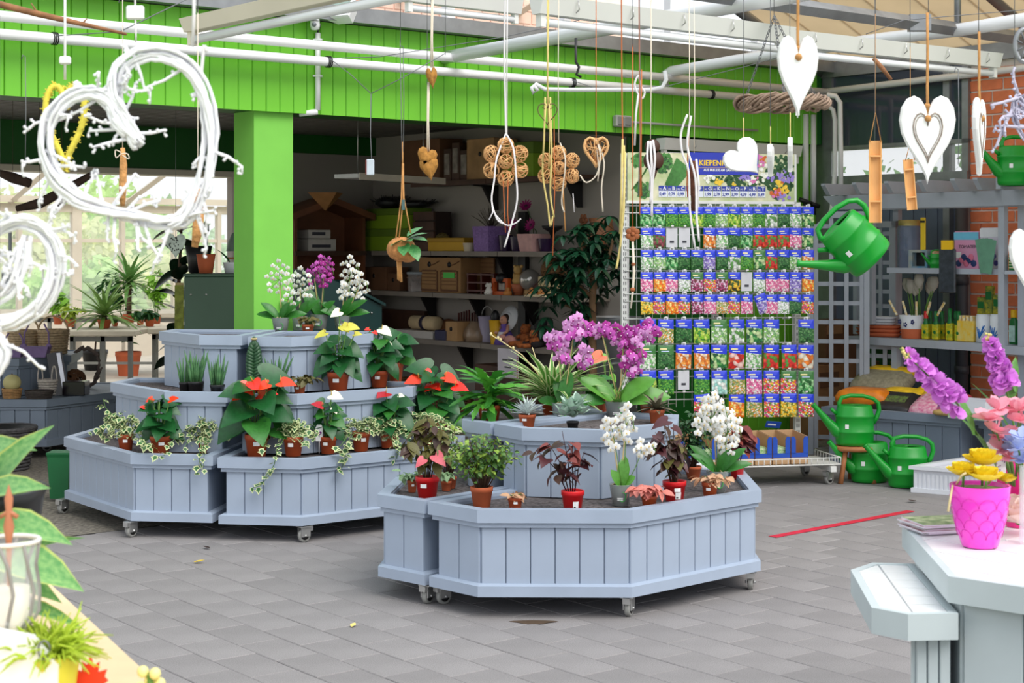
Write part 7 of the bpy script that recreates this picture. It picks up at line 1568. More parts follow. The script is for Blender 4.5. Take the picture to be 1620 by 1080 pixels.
for k in range(9):
 a=(k-4)*.13;q=MB();e=Vector((math.sin(a)*h2*.85,rr.uniform(-.05,.05),h2*rr.uniform(.6,.85)));q.tube([(a*.12,0,0),e],.004,5);st_=q.build('stem',STEMG,fl)
 q=MB();q.T=Matrix.Translation(e);q.lathe([(.004,-.03),(.034,.0),(.045,.035),(.034,.075),(.026,.08)],12,sy=.55);q.build('flower_head',PALE,fl)
 if k%2==0:q=MB();c=Vector((a*.35,-.03,.03));q.tube([c,c+Vector((a*.14,0,.11))],.011,4,smooth=False);q.build('label_stick',STY,fl)
FERT_Y=M('bottle_yellow',(236,204,24),.4,.15,40,c2=(120,160,40));FERT_G=M('bottle_green',(18,110,48),.35,.05);CAPR=M('cap_red',(206,30,30),.4,.02)
for i,px in enumerate((1465,1472,1481,1491,1503,1512,1517)):
 t,w,h=good('fertiliser_bottle',['yellow-labelled plant food bottle with red cap, first of the row','second yellow-labelled plant food bottle of the row','third yellow-labelled plant food bottle of the row','fourth yellow-labelled plant food bottle, slightly back','fifth plant food bottle of the row, taller with a leaf label','sixth plant food bottle of the row','last plant food bottle of the row, beside the yellow box'][i],'bottle',px-6,px+6,492-(4 if i==4 else 0),a=AG+(.05 if i%2 else-.03))
 q=MB();q.bbox(-w*.42,-w*.3,0,w*.42,w*.3,h*.55,.006);q.build('body',FERT_Y,t);q=MB();q.lathe([(w*.4,h*.53),(w*.22,h*.68),(w*.2,h*.76)],12,sy=.8);q.build('shoulder',FERT_G,t);q=MB();q.lathe([(w*.24,h*.74),(w*.22,h),(.002,h)],12);q.build('cap',CAPR if i==0 else FERT_G,t)
 q=MB();q.ball((0,-w*.3,h*.26),w*.2,8,5,sy=.08);q.build('leaf_print',FERT_G,t)
for i,(x0,x1,y,m)in enumerate(((1520,1546,499,0),)):
 t,w,h=good('yellow_pack','open yellow and white carton of sachets on the lower pergola shelf','box',x0,x1,y)
 q=MB();q.bbox(-w/2,-.05,0,w/2,.05,h*.8,.004);q.build('carton',M('pack_cream',(226,206,120),.5,.35,30,c2=(236,190,40)),t)
 for k in range(4):q=MB();q.box(-w*.45+w*.23*k,-.04,h*.6,-w*.28+w*.23*k,.03,h);q.build('sachet',STY,t)
for i,(x0,x1)in enumerate(((1546,1566),(1568,1586))):
 t,w,h=good('white_tub',('left','right')[i]+' white cylindrical tub printed with a blue leaf spray','tub',x0,x1,497)
 q=MB();q.lathe([(w*.5,0),(w*.5,h*.94),(w*.46,h*.95),(w*.46,h)],22,cap=True);q.build('tub',M('tub_white',(230,234,238),.35,.02),t)
 q=MB();rr=random.Random(i)
 for k in range(10):a=-PI/2+rr.uniform(-.9,.9);z0=h*.15;z1=h*rr.uniform(.3,.62);q.tube([(w*.502*math.cos(-PI/2),w*.502*math.sin(-PI/2),z0),(w*.504*math.cos((a-PI/2)/2),w*.504*math.sin((a-PI/2)/2),(z0+z1)/2),(w*.502*math.cos(a),w*.502*math.sin(a),z1)],.004,4)
 stuff(q.build('leaf_print',M('blue_leaf_print',(30,110,190),.5,.1),t))
for i,(x0,x1,y)in enumerate(((1548,1560,470),(1561,1572,452),(1573,1586,466))):
 t,w,h=good('hanging_pack',('left','middle','right')[i]+' small green-yellow pack standing behind the white tubs','pack',x0,x1,y,z=.902,a=AG+.12);q=MB();q.bbox(-w*.5,-.02,0,w*.5,.02,h,.004);q.build('pack',M('pack_green_yellow',(206,190,50),.5,.4,30,c2=(40,100,50)),t);q=MB();q.box(-w*.4,-.0225,h*.75,w*.4,-.02,h*.9);q.build('title_strip',FERT_G,t)
for i,px in enumerate((1604,1618)):
 t,w,h=good('green_bottle',('first','second')[i]+' dark green bottle with yellow cap on the second pergola shelf','bottle',px-7,px+7,490,z=.897)
 q=MB();q.lathe([(w*.44,0),(w*.48,.01),(w*.48,h*.66),(w*.2,h*.8)],16,sy=.7);q.build('body',FERT_G,t);q=MB();q.lathe([(w*.3,h*.78),(w*.3,h),(.002,h)],14);q.build('cap',M('cap_yellow',(240,190,20),.4,.02),t);q=MB();q.box(-w*.34,-w*.36,h*.08,w*.34,-w*.33,h*.55);q.build('label',M('label_aqua',(190,226,216),.5,.2,30),t)
ZU=1.432
t,w,h=good('glass_jar','tall glass jar with a brass lid at the back of the upper pergola shelf','jar',1422,1456,348,ZU,AG+.12);q=MB();q.lathe([(w*.44,0),(w*.46,.01),(w*.46,h*.84),(w*.4,h*.9)],20);q.build('jar',M('jar_bluegrey',(120,134,160),.1,.1,6,thin=.4),t);q=MB();q.lathe([(w*.42,h*.88),(w*.42,h),(.002,h)],20);q.build('lid',M('brass',(176,160,96),.4,.1,metal=.5),t)
t,w,h=good('yellow_bar','upright yellow measuring stick on the upper pergola shelf','stick',1456,1465,344,ZU);q=MB();q.bbox(-w*.4,-.008,0,w*.4,.008,h,.003);q.build('bar',M('bar_yellow',(236,200,30),.4,.05),t);q=MB();q.box(-w*.4,-.010,h*.9,w*.4,-.008,h*.94);q.build('mark',BLACKP,t)
t,w,h=good('box_frame','small blue and grey open box with dark inside on the upper pergola shelf','box',1445,1475,395,ZU);q=MB();q.ring([(-w/2,0),(w/2,0),(w/2,h),(-w/2,h)],[(-w*.3,.02),(w*.36,.02),(w*.36,h-.02),(-w*.3,h-.02)],0,.06);q.v=[(x,-z,y)for x,y,z in q.v];q.build('frame',M('box_blue',(76,140,176),.5,.25,8,c2=(170,166,150)),t);q=MB();q.box(-w*.3,-.01,.02,w*.36,0,h-.02);q.build('inside',BLACKP,t)
t,w,h=good('orange_box','small orange and white box on the upper pergola shelf','box',1477,1487,397,ZU);q=MB();q.bbox(-w/2,-.03,0,w/2,.03,h,.003);q.build('carton',M('pack_orange',(220,130,60),.5,.3,40,c2=(230,210,180)),t);q=MB();q.box(-w*.4,-.032,h*.6,w*.4,-.03,h*.8);q.build('label',TAGW,t)
p_,w,h=spot(0,1468,1490,378,AG,ZU);t=can('small green watering can on the upper pergola shelf',p_+Vector((.0,-.06,0)),.1,.42,sticker=False)
for i,(x0,x1,y,c,c2,lb)in enumerate(((1513,1552,366,(222,150,186),(110,190,220),'pink plant food pack with tomato lettering on the upper pergola shelf'),(1554,1586,360,(214,206,222),(110,100,170),'pale plant food pack with blue hydrangea print on the upper pergola shelf'))):
 t,w,h=good('plant_food_pack',lb,'pack',x0,x1,y,ZU,AG-.02);q=MB();q.bbox(-w/2,-.03,0,w/2,.03,h,.006);q.build('pack',M('pack_'+str(i),c,.45,.2,10,c2=tuple(int(v*.85+30)for v in c)),t)
 q=MB();q.box(-w/2,-.0315,h*.78,w/2,-.03,h*.98);q.build('top_band',M('pack_band_%d'%i,c2 if i==0 else(226,226,232),.45,.05),t)
 for k in range(7):q=MB();q.ball((-w*.3+w*.1*k,-.031,h*(.16+.08*(k%3))),w*.12,8,5,sy=.12);q.build('print_blossom',M('pack_blossom_%d%d'%(i,k%2),(c2 if i else(226,120,150))if k%2 else((40,60,110)if i==0 else(70,60,140)),.5,.1),t)
 q=MB();q.box(-w*.45,-.0315,h*.3,-w*.2,-.03,h*.46);q.build('info_field',TAGW,t)
 if i==0:text('pack_lettering','TOMATEN',.034,M('ink',(60,60,70)),t,(w*.46,-.033,h*.56),align='RIGHT')
t,w,h=good('leaflet','fan of dark green folded leaflets hanging from the upper pergola shelf','leaflet',1546,1570,377,ZU-.02,AG-.16)
for k in range(4):q=MB();q.T=Matrix.Rotation(.12*(k-1.5),4,'Y');q.box(-w*.28+.01*k,-.004-.004*k,0,w*.28+.01*k,-.002-.004*k,h);q.build('card',M('leaflet_green',(96,146,120),.5,.1,20),t)
t,w,h=good('black_bag','black net bag with a yellow header card hanging in front of the upper shelf','bag',1486,1512,380,1.26,AG-.19);q=MB();q.bbox(-w*.5,-.012,0,w*.5,.012,h*.84,.008);q.build('bag',M('bag_dark',(52,58,66),.3,.35,30),t);q=MB();q.box(-w*.34,-.01,h*.82,w*.34,.01,h);q.build('header',M('cap_yellow',(240,190,20)),t)
t,w,h=good('green_carton','dark green striped carton on the second upper pergola shelf','box',1602,1632,425,1.30,AG-.1);t.location.z=1.432;q=MB();q.bbox(-w/2,-.05,0,w/2,.05,.12,.004);q.build('carton',FERT_G,t);q=MB()
for k in range(5):q.box(-w*.48,-.052,.015+.02*k,w*.48,-.05,.022+.02*k)
stuff(q.build('stripes',M('stripe_cream',(214,206,170),.6,.05),t))
# green poster behind the trellis under the shelf
t=thing('green_poster','dark green advertising board leaning behind the low trellis','board',F(5.0,b_at(5.0,1404),.45),RZS);q=MB();q.box(-.22,-.01,0,.16,0,.42);q.build('board',GREEN_D,t)
q=MB();rr=random.Random(5)
for k in range(24):x,z=rr.uniform(-.2,.14),rr.uniform(.02,.22);q.box(x,-.012,z,x+.03,-.01,z+.035)
stuff(q.build('print_patches',M('poster_print',(170,110,60),.6,.5,40,c2=(40,90,50)),t))
# soil bags heaped on the boarded box
def bag(label,px,y,z,L,w,h,mat,band=None,rz=0,pitch=0,print_=None):
 p=onz(px,y,z)if z<.43 else onz(px,y,.425);t=thing('soil_bag',label,'bag',(p.x,p.y,z),RZS+.15+rz);t.rotation_euler=(pitch,0,RZS+.15+rz);rr=random.Random(int(px))
 def cush(sx_,sy_,z0,z1,y0=0):
  q=MB();rings=[]
  for f,zz in((.80,0),(.98,.22),(1,.5),(.9,.82),(.6,1.0)):
   rings.append([((sx_/2)*f*math.copysign(abs(math.cos(a))**.45,math.cos(a))*rr.uniform(.97,1.03),y0+(sy_/2)*f*math.copysign(abs(math.sin(a))**.45,math.sin(a))*rr.uniform(.97,1.03),z0+(z1-z0)*zz)for a in[2*PI*j/22 for j in range(22)]])
  q.loft(rings,smooth=True);return q
 cush(L,w,0,h).build('sack',mat,t)
 if band:cush(L*.96,w*.34,h*.2,h*1.03,w*.34).build('top_band',band,t)
 if print_:q=MB();q.loft([[(x,-w*.38+(w*.42)*v,h*(.80+.20*math.sin(PI*v*.6))+.006)for x in(-L*.3,0,L*.3)]for v in(0,.5,1)],cap=False,close=False,smooth=True);q.build('printed_field',print_,t)
 return t
BY=M('bag_yellow',(236,190,30),.35,.2,14);BO=M('bag_orange',(240,134,30),.35,.2,12);BK=M('bag_black',(38,34,36),.35,.3,20);BGY=M('bag_grey',(150,142,118),.4,.25,40);BPK=M('bag_pink',(220,100,150),.35,.4,40,c2=(240,200,210));BBL=M('bag_blue',(60,80,160),.35,.4,16,c2=(190,60,60));BTN=M('bag_tan',(206,170,104),.5,.12,14);BGRN=M('bag_print_green',(110,140,60),.5,.5,60,c2=(60,40,50))
bag('orange soil bag at the left front of the boarded box',1370,641,.422,.42,.30,.13,BO,rz=.1)
bag('yellow and grey soil bag lying behind on top of the orange one',1398,634,.50,.46,.36,.14,BGY,BY,pitch=.35)
bag('black soil bag with yellow top band and printed front',1421,645,.422,.36,.34,.09,BK,BY,pitch=.42,print_=BGRN)
bag('second black and yellow soil bag, wedged beside the printed one',1455,646,.422,.16,.34,.10,BK,BY,pitch=.42)
bag('pink floral soil bag at the middle of the boarded box',1482,650,.422,.32,.34,.10,BPK,BY,pitch=.38)
bag('blue and red soil bag behind the flower spike',1508,652,.422,.24,.32,.10,BBL,pitch=.36)
bag('flat tan paper bag at the corner of the boarded box',1503,657,.422,.24,.12,.04,BTN)
t=thing('green_white_box','white open carton with a green leafy band at the corner of the boarded box','box',onz(1543,662,.422),RZS+.1);q=MB();q.ring([(-.15,-.1),(.13,-.1),(.13,.12),(-.15,.12)],[(-.145,-.095),(.125,-.095),(.125,.115),(-.145,.115)],0,.13);q.prism([(-.15,-.1),(.13,-.1),(.13,.12),(-.15,.12)],0,.006);q.build('carton',WT,t);q=MB();q.box(-.152,-.103,.005,.13,-.1,.05);q.build('leaf_band',M('leaf_band',(90,160,80),.5,.4,50,c2=(200,220,190)),t)
# ---------------- leftovers on the ground
q=MB();p0,p1=onz(1222,849,.0025),onz(1441,808,.0025);d=(p1-p0).normalized();n_=Vector((-d.y,d.x,0))*.028;q.loft([[tuple(p0-n_),tuple(p0+n_),tuple(p0+n_+Vector((0,0,.0015))),tuple(p0-n_+Vector((0,0,.0015)))],[tuple(p1-n_),tuple(p1+n_),tuple(p1+n_+Vector((0,0,.0015))),tuple(p1-n_+Vector((0,0,.0015)))]]);tag(q.build('red_tape',M('red_tape',(206,30,62),.5,.12,14)),'strip of red marking tape stuck to the paving','tape')
for i,(px,y,r,c,lb)in enumerate(((306,889,.022,(236,200,40),'yellow fallen leaf on the paving before the left island'),(556,991,.016,(226,206,120),'pale yellow fallen petal on the paving, front middle'),(332,867,.018,(60,48,44),'dark fallen leaf on the paving under the island'),(1448,792,.03,(90,56,46),'brown dry leaf on the paving before the white trough'),(134,1007,.03,(92,60,60),'dark red-brown leaf on the paving at the lower left'))):
 me=leafm('leaf',OVATE,M('fallen_%d'%i,c,.6,.1),.3,-.2);o=put('fallen_leaf',me,None,onz(px,y,.006),(0,0,i*1.3),r*2.6);tag(o,lb,'leaf')
q=MB();p=onz(844,984,.0008);q.add([(p.x+.09*math.cos(a)*(1+.3*math.sin(3*a)),p.y+.035*math.sin(a),.0022)for a in[2*PI*k/18 for k in range(18)]],[tuple(range(18))]);o=q.build('damp_spot',M('damp',(92,76,62),.5,.1),None);struct(o);o.parent=floor
# ================================================================ passage and rear greenhouse
BASK=M('straw_basket',(190,164,128),.8,.25,50,bump=.5);LILB=M('lilac_basket',(136,112,158),.7,.1,20);GREYW=M('grey_wicker',(78,76,78),.8,.3,50,bump=.4)
def woven(t,r,h,mat,rb=.8,n=18,rows=9,fill=None,name='basket'):
 q=MB()
 for k in range(rows):f=(k+.5)/rows;q.tube([(r*(rb+(1-rb)*f)*(1+.012*(-1)**(j+k))*math.cos(2*PI*j/n),r*(rb+(1-rb)*f)*(1+.012*(-1)**(j+k))*math.sin(2*PI*j/n),h*f)for j in range(n+1)],h/rows*.55,5,cap=False)
 q.lathe([(r*rb*.97,0),(r*.97,h*.98)],n);q.add([(r*.88*math.cos(2*PI*j/n),r*.88*math.sin(2*PI*j/n),h*.8)for j in range(n)],[tuple(range(n))]);q.build(name,mat,t)
 q=MB();q.tube([(r*math.cos(2*PI*j/n),r*math.sin(2*PI*j/n),h)for j in range(n+1)],h*.05,6,cap=False);q.build('rim',mat,t)
def zat(name,label,cat,px,Y,z,rz=0):p=Vector(((px-CX)/FPX*Y,Y,z));return thing(name,label,cat,p,rz),Y/FPX
ZK2,ZK1=.737,.452
t,s=zat('floor_basket','large dark grey wicker basket with a black liner standing on the washed concrete','basket',10,11.35,0);woven(t,.205,.30,GREYW,.72,22,12);q=MB();q.lathe([(.19,.27),(.2,.31),(.18,.3),(.1,.25),(.001,.22)],18);q.build('liner',BLACKP,t)
def trug(label,px,Y,z,w,h,mat,hh):
 t,s=zat('handled_basket',label,'basket',px,Y,z);w*=s/2;h*=s;hh*=s;q=MB();q.loft([[(x*f,y*f,zz)for x,y in((-w,-w*.55),(w,-w*.55),(w,w*.55),(-w,w*.55))]for zz,f in((0,.78),(h,1))]);q.build('basket',mat,t)
 for sg in(-1,1):q=MB();q.tube([(sg*w*.95,0,h*.9),(sg*w*.9,0,h+hh*.6),(sg*w*.55,0,h+hh)],.007,6);q.ball((sg*w*.92,-.004,h*1.02),.022,8,5,sy=.5);q.build('handle',mat,t)
trug('lilac handled basket nearest the corner of the upper passage planter',58,12.35,ZK2,42,17,LILB,36);trug('small lilac handled basket at the left on the upper passage planter',22,12.35,ZK2,30,16,LILB,22)
for i,(px,r,h)in enumerate(((38,24,36),(84,24,37))):t,s=zat('straw_basket',('left','right')[i]+' tall straw basket with pale liner behind the lilac baskets','basket',px,12.75,ZK2);woven(t,r*s,h*s,BASK,.85);q=MB();q.tube([(r*s*math.cos(a),0,h*s*.9+r*s*1.1*math.sin(a))for a in[PI*k/12 for k in range(13)]],.008,6);q.build('handle',BASK,t)
t,s=zat('round_basket','small straw basket with handles holding a yellow melon-like ball','basket',19,11.98,ZK1);woven(t,15*s,15*s,M('honey_wicker',(176,134,86),.8,.25,50),.85,16,6);t,s=zat('yellow_ball','round pale yellow ball lying in the small straw basket','ball',19,11.98,ZK1+.05);q=MB();q.ball((0,0,14*s),14*s,18,12,sz=.95);q.build('ball',M('melon',(206,196,136),.6,.06,8),t);q=MB();q.ball((0,0,27*s),1.6*s,6,4);q.build('stem',STEMB,t)
t,s=zat('low_basket','low dark wicker tray basket on the passage planter','basket',62,11.98,ZK1);woven(t,22*s,12*s,M('dark_wicker',(70,62,58),.8,.3,50),.85,20,5)
t,s=zat('white_basket','small whitewashed basket with two loop handles on the passage planter','basket',76,12.25,ZK1);woven(t,15*s,24*s,M('white_wicker',(196,186,176),.8,.2,50),.8,16,6)
for sg in(-1,1):q=MB();q.tube([(sg*11*s+4*s*math.cos(a),-.02,22*s+24*s*math.sin(a))for a in[PI*k/12 for k in range(13)]],.006,6);q.build('handle',M('white_wicker',(196,186,176)),t)
t,s=zat('framed_panel','black and silver glossy panel leaning on the passage planter','panel',97,12.25,ZK1,.3);t.rotation_euler=(-.12,-.16,.3);q=MB();q.box(-12*s,-.01,0,12*s,.01,68*s);q.build('panel',M('panel_black',(22,16,22),.15,.1),t);q=MB();q.box(3*s,-.013,2*s,9*s,-.01,66*s);q.build('silver_stripe',M('silver',(200,200,206),.25,.1,metal=.6),t)
t,s=zat('driftwood_wreath','grey driftwood wreath standing on the passage planter','wreath',134,12.9,ZK1);rr=random.Random(120)
for k in range(18):a0=rr.uniform(0,2*PI);q=MB();q.tube([((24+rr.uniform(-4,4))*s*math.cos(a0+.16*j),rr.uniform(-.02,.02),32*s+(30+rr.uniform(-3,3))*s*math.sin(a0+.16*j))for j in range(8)],[.008,.012,.014,.014,.014,.012,.01,.006],6);q.build('stick',M('driftwood',(112,98,90),.9,.3,20),t)
t,s=zat('black_tray','glossy black box with a brown carved ball at the front of the passage planter','box',122,12.25,ZK1);q=MB();q.bbox(-19*s,-.08,0,16*s,.08,22*s,.004);q.build('case',M('panel_black',(22,16,22)),t);t,s=zat('rattan_ball','brown rattan ball lying beside the driftwood wreath','ball',119,12.7,ZK1);q=MB();rr=random.Random(4);mesh_ball(q,(0,0,16*s),16*s,30,rr,.006);q.build('ball',M('rattan_brown',(100,62,32),.7,.2),t)
p=onz(85,775,0);t=thing('green_bin','small dark green plastic bin behind the left corner of the island','bin',(-2.84,9.96,0));q=MB();q.loft([[(x*f,y*f,z)for x,y in((-.07,-.07),(.07,-.07),(.07,.07),(-.07,.07))]for z,f in((.02,.8),(.28,1),(.30,1.08),(.31,1.08))]);q.build('bin',M('bin_green',(18,96,52),.45,.05),t)
# potting tables
TT=M('table_concrete',(190,180,160),.8,.1,6);TL=M('table_steel',(110,110,104),.6,.15,8)
def ptable(label,x0,x1,y0,y1,z):
 t=thing('potting_table',label,'table',(x0,y0,0));q=MB();q.bbox(0,0,z-.055,x1-x0,y1-y0,z,.008);q.build('top',TT,t)
 for x in(.04,(x1-x0)*.5,x1-x0-.08):
  for y in(.05,y1-y0-.1):q=MB();q.box(x,y,0,x+.04,y+.04,z-.05);q.build('leg',TL,t)
 q=MB();q.box(.04,.06,.18,x1-x0-.04,.09,.21);q.box(.04,.05,z-.11,x1-x0-.04,.08,z-.06);q.build('rail',TL,t)
ptable('pale potting table with terracotta pots in the rear greenhouse, nearest the passage',-4.45,-3.75+.0,15.7,17.0,.765);ptable('second potting table beyond the first, running right towards the cabinet',-3.72,-2.6,16.1,17.6,.765);ptable('long rear potting table along the glass wall of the back greenhouse',-8.0,-3.2,19.0,20.2,.80)
BG1=[leafm('leaf',OVATE,M('back_leaf_%d'%i,c,.45,.2,9,leaf=.3),.2,.35)for i,c in enumerate(((120,170,50),(70,120,44),(40,86,40),(170,190,70)))]
for i,(px,y,pw,ph,fo,lp,n,mi,lb)in enumerate((
(92,513,16,14,(70,452,118,502),17,60,0,'bright green leafy plant, leftmost on the potting tables'),(111,517,16,12,(92,478,138,508),14,46,3,'low yellow-green plant beside the leftmost leafy one'),(200,510,16,10,(140,420,205,480),16,70,2,'tall dark bushy plant in the middle of the potting tables'),
(237,516,16,11,(207,486,252,510),13,60,2,'compact dark bushy plant in a terracotta pot by the table corner'),(222,514,12,9,(205,492,230,508),12,24,1,'tiny plant next to the compact dark bush'),(248,512,14,14,(230,418,268,500),15,70,0,'tall sunlit leafy climber beside the cabinet'),(182,516,10,6,(170,500,200,514),9,30,1,'low trailing plant at the front edge of the potting table'))):
 leafy(lb,px,y,.768,pw,ph,fo,BG1[mi],lp,n,130+i,TERRA2,7,el=(-.9,.4),stick=False,bare=.25)
def spiky(label,px,y,z,pw,ph,trunk,L,n,seed,mat,wid=1.0,name='dracaena'):
 t,s=plant(label,px,y,z,name);pot(t,pw*s/2,ph*s,TERRA2,sticker=False);rr=random.Random(seed);h=ph*s
 if trunk:q=MB();q.tube([(0,0,h*.8),(.01,0,h+trunk*s)],[.03,.02],8);q.build('trunk',STEMB,t)
 me=leafm('leaf',GRASS,mat,.5,.45)
 for k in range(n):f=k/n;leaf_at('leaf',me,t,(0,0,h+trunk*s-.02),k*2.399,-.2+1.65*f+rr.uniform(-.15,.15),L*s*rr.uniform(.75,1.1),L*s*1.5*wid,rr.uniform(-.3,.3))
spiky('wide arching palm-like plant in a brown pot on the potting table',165,519,.768,22,14,8,74,46,140,M('dracaena_green',(110,142,70),.4,.25,20,leaf=.2));spiky('tall yucca with upright spiky leaves behind the palm-like plant',204,511,.768,20,14,52,62,40,141,M('yucca_green',(96,140,70),.4,.2,20,leaf=.25),1.2,'yucca')
t,s=zat('rubber_plant','dark rubber plant with large round leaves between table and cabinet','potted plant',281,12.6,0);RUB=leafm('leaf',OVATE,M('rubber_leaf',(22,46,28),.25,.2,10,leaf=.05),.2,.2);rr=random.Random(142);q=MB();q.lathe([(.13,0),(.17,.3),(.15,.3),(.14,.25)],16,cap=True);q.build('pot',BLACKP,t);q=MB();q.tube([(0,0,.2),(0,0,1.1),(.03,0,1.75)],[.022,.018,.01],8);q.build('stem',STEMB,t)
for k in range(34):z=.35+1.45*(k/34);leaf_at('leaf',RUB,t,(.02,0,z),k*2.399,rr.uniform(-.6,.7),.24*rr.uniform(.8,1.2),.26,rr.uniform(-.4,.4))
t,s=zat('moss_pole','yellow-green moss pole label stake standing by the rubber plant','stake',284,12.3,0);q=MB();q.box(-.03,-.01,.0,.03,.01,1.32);q.build('stake',BAMB,t);q=MB();q.box(-.035,-.014,.95,.035,-.01,1.3);q.build('card',M('moss_card',(150,160,60),.6,.3,30),t)
# on the dark green cabinet
cv=Vector((math.cos(CABA),math.sin(CABA),0));cn=Vector((-cv.y,cv.x,0))
def oncab(name,label,cat,u,v):return thing(name,label,cat,CABP+cv*u+cn*v+Vector((0,0,CABZ+.002)),CABA)
t=oncab('white_pot','white square-rimmed pot with a pointed leaf on the dark green cabinet','pot',.33,.15);q=MB();q.lathe([(.055,0),(.07,.07),(.072,.08),(.06,.08),(.055,.06)],18,cap=True);q.build('pot',WT,t);leaf_at('leaf',leafm('leaf',LANCE,LGD,.4,.2),t,(-.02,0,.07),2.6,.9,.16,.2,.2);leaf_at('leaf',leafm('leaf',LANCE,LGD,.4,.2),t,(.02,0,.07),.6,1.1,.12,.2,.2)
t=oncab('column_cactus','slender column cactus in a brown pot on the dark green cabinet','cactus',.14,.12);q=MB();q.lathe([(.05,0),(.07,.14),(.06,.14),(.055,.1)],14,cap=True);q.build('pot',TERRA2,t);q=MB();q.tube([(0,0,.1),(0,0,.24),(.0,0,.30)],[.014,.016,.012],8);q.tube([(0,0,.28),(0,0,.31),(.0,0,.36),(.005,0,.38)],[.01,.024,.022,.008],8);q.build('stem',M('cactus_green',(92,116,84),.6,.15),t)
t=oncab('dark_pot','black pot with strappy plant behind the cactus on the dark green cabinet','pot',.06,.3);q=MB();q.lathe([(.07,0),(.1,.2),(.09,.2),(.08,.15)],14,cap=True);q.build('pot',BLACKP,t)
t=oncab('bell_lamp','grey-green bell-shaped lampshade on a stand behind the white pot','lamp',.37,.33);q=MB();q.tube([(0,0,0),(0,0,.2)],.012,8);q.build('stand',STEEL,t);q=MB();q.lathe([(.11,.16),(.10,.22),(.07,.29),(.02,.32),(.001,.325)],18);q.build('shade',M('bell_green',(110,128,116),.5,.05),t);q=MB();q.box(-.1,-.02,.10,.1,.02,.115);q.build('crossbar',WOOD,t)
t=thing('perforated_disc','grey perforated heart-shaped leaf ornament above the rubber plant','ornament',W(278,386,10.6));s=10.6/FPX;q=MB();hp=heart2(32*s,40*s,20);q.loft([[(x,y,z)for x,z in hp]for y in(-.004,.004)]);q.build('plate',M('leaf_plate',(150,160,150),.6,.2,30),t);q=MB();rr=random.Random(9)
for k in range(26):q.ball((rr.uniform(-10,10)*s,-.004,rr.uniform(-12,12)*s),1.3*s,5,3,sy=.3)
stuff(q.build('holes',BLACKP,t));q=MB();q.tube([(0,0,hp[0][1]),(0,0,2.66-t.location.z)],.0015,4);q.build('string',WIREG,t)
# under and beside the tables
for i,(px,y,r,h,m,lb)in enumerate(((203,594,.16,.30,TERRA2,'terracotta pot on the floor under the potting table'),(202,560,.13,.2,TERRA,'second terracotta pot farther under the potting table'),(150,585,.17,.26,BLACKP,'black plastic pot on the floor under the potting table'),(178,545,.2,.3,BLACKP,'wide black pot at the back under the potting tables'))):
 p=onz(px,y,0);t=thing('floor_pot',lb,'pot',p);q=MB();q.lathe([(r*.75,0),(r*.95,h*.8),(r,h*.82),(r,h),(r*.9,h),(r*.86,h*.8)],18,cap=False);q.build('pot',m,t);q=MB();q.lathe([(.001,h*.82),(r*.88,h*.8)],14);q.build('soil',SOIL,t)
 q=MB();q.tube([(0,0,h*.8),(.02,0,h+.18),(.0,0,h+.35)],.012,6);q.build('stem',STEMB,t)
 for k in range(10):leaf_at('leaf',BG1[1+i%2],t,(0,0,h+.1+.02*k),k*2.4,.2,.13,.13,.2)
# glass wall, posts, roof bars of the rear greenhouse
bw_,ez=12.6,2.17;gs=MB();abox(gs,-9,7.5,bw_-.04,bw_+.06,ez-.08,ez+.04);abox(gs,-9,7.5,bw_-.03,bw_+.03,1.66,1.71);abox(gs,-9,7.5,bw_-.05,bw_+.05,0,.55)
for px in(-70,30,120,193,275,345):a=a_at(bw_,px);w_=.07 if px==120 else .03;abox(gs,a-w_,a+w_,bw_-.05,bw_+.05,0,ez)
window_2=struct(gs.build('window_2',CREAM));ps=(-70,30,120,193,275,345,420)
for i in range(6):q=MB();abox(q,a_at(bw_,ps[i])+.05,a_at(bw_,ps[i+1])-.05,bw_-.004,bw_+.004,.56,ez-.08);q.build('pane',CLEAR,window_2)
rb=thing('roof_frame','cream steel rafters and purlins of the rear greenhouse roof','roof frame',(0,0,0));slp=.30
for k in range(5):q=MB();b=bw_-.1-1.35*k;z=ez+.05+(bw_-b)*slp;abox(q,-9,7.5,b-.04,b+.04,z-.03,z+.06);q.build('purlin',CREAM,rb)
for k in range(9):a=-7+1.7*k;q=MB();p0,p1=F(a,bw_,ez+.05),F(a,4.3,ez+.05+(bw_-4.3)*slp);q.tube([p0,p1],.045,4,smooth=False);q.build('rafter',CREAM,rb)
rg=MB();p0,p1,p2,p3=F(-9,bw_,ez+.14),F(7.5,bw_,ez+.14),F(7.5,4.2,ez+.14+(bw_-4.2)*slp),F(-9,4.2,ez+.14+(bw_-4.2)*slp);rg.quad(p0,p1,p2,p3);struct(rg.build('ceiling_glass',CLEAR))
batten('cream fluorescent batten under the rear greenhouse roof',F(-3.2,9.2,2.75),DU,2.6,.09,DUST,4)
DWD=M('driftwood_dark',(62,44,36),.9,.3,20)
for i,pts in enumerate(([W(26,330,10.4),W(62,322,10.4),W(100,302,10.4),W(156,270,10.4)],[W(90,330,10.2),W(98,312,10.2),W(112,302,10.2)],[W(-5,272,10.3),W(20,281,10.3),W(48,290,10.3)])):q=MB();q.tube(pts,[.02,.035,.03,.02][:len(pts)],8);q.tube([pts[1],pts[1]+Vector((0,0,2.66-pts[1].z))],.0015,4);tag(q.build('driftwood_branch',DWD),('long dark driftwood branch hanging in the passage opening','short dark driftwood piece below the long branch','dark driftwood stub at the left edge of the passage')[i],'branch')
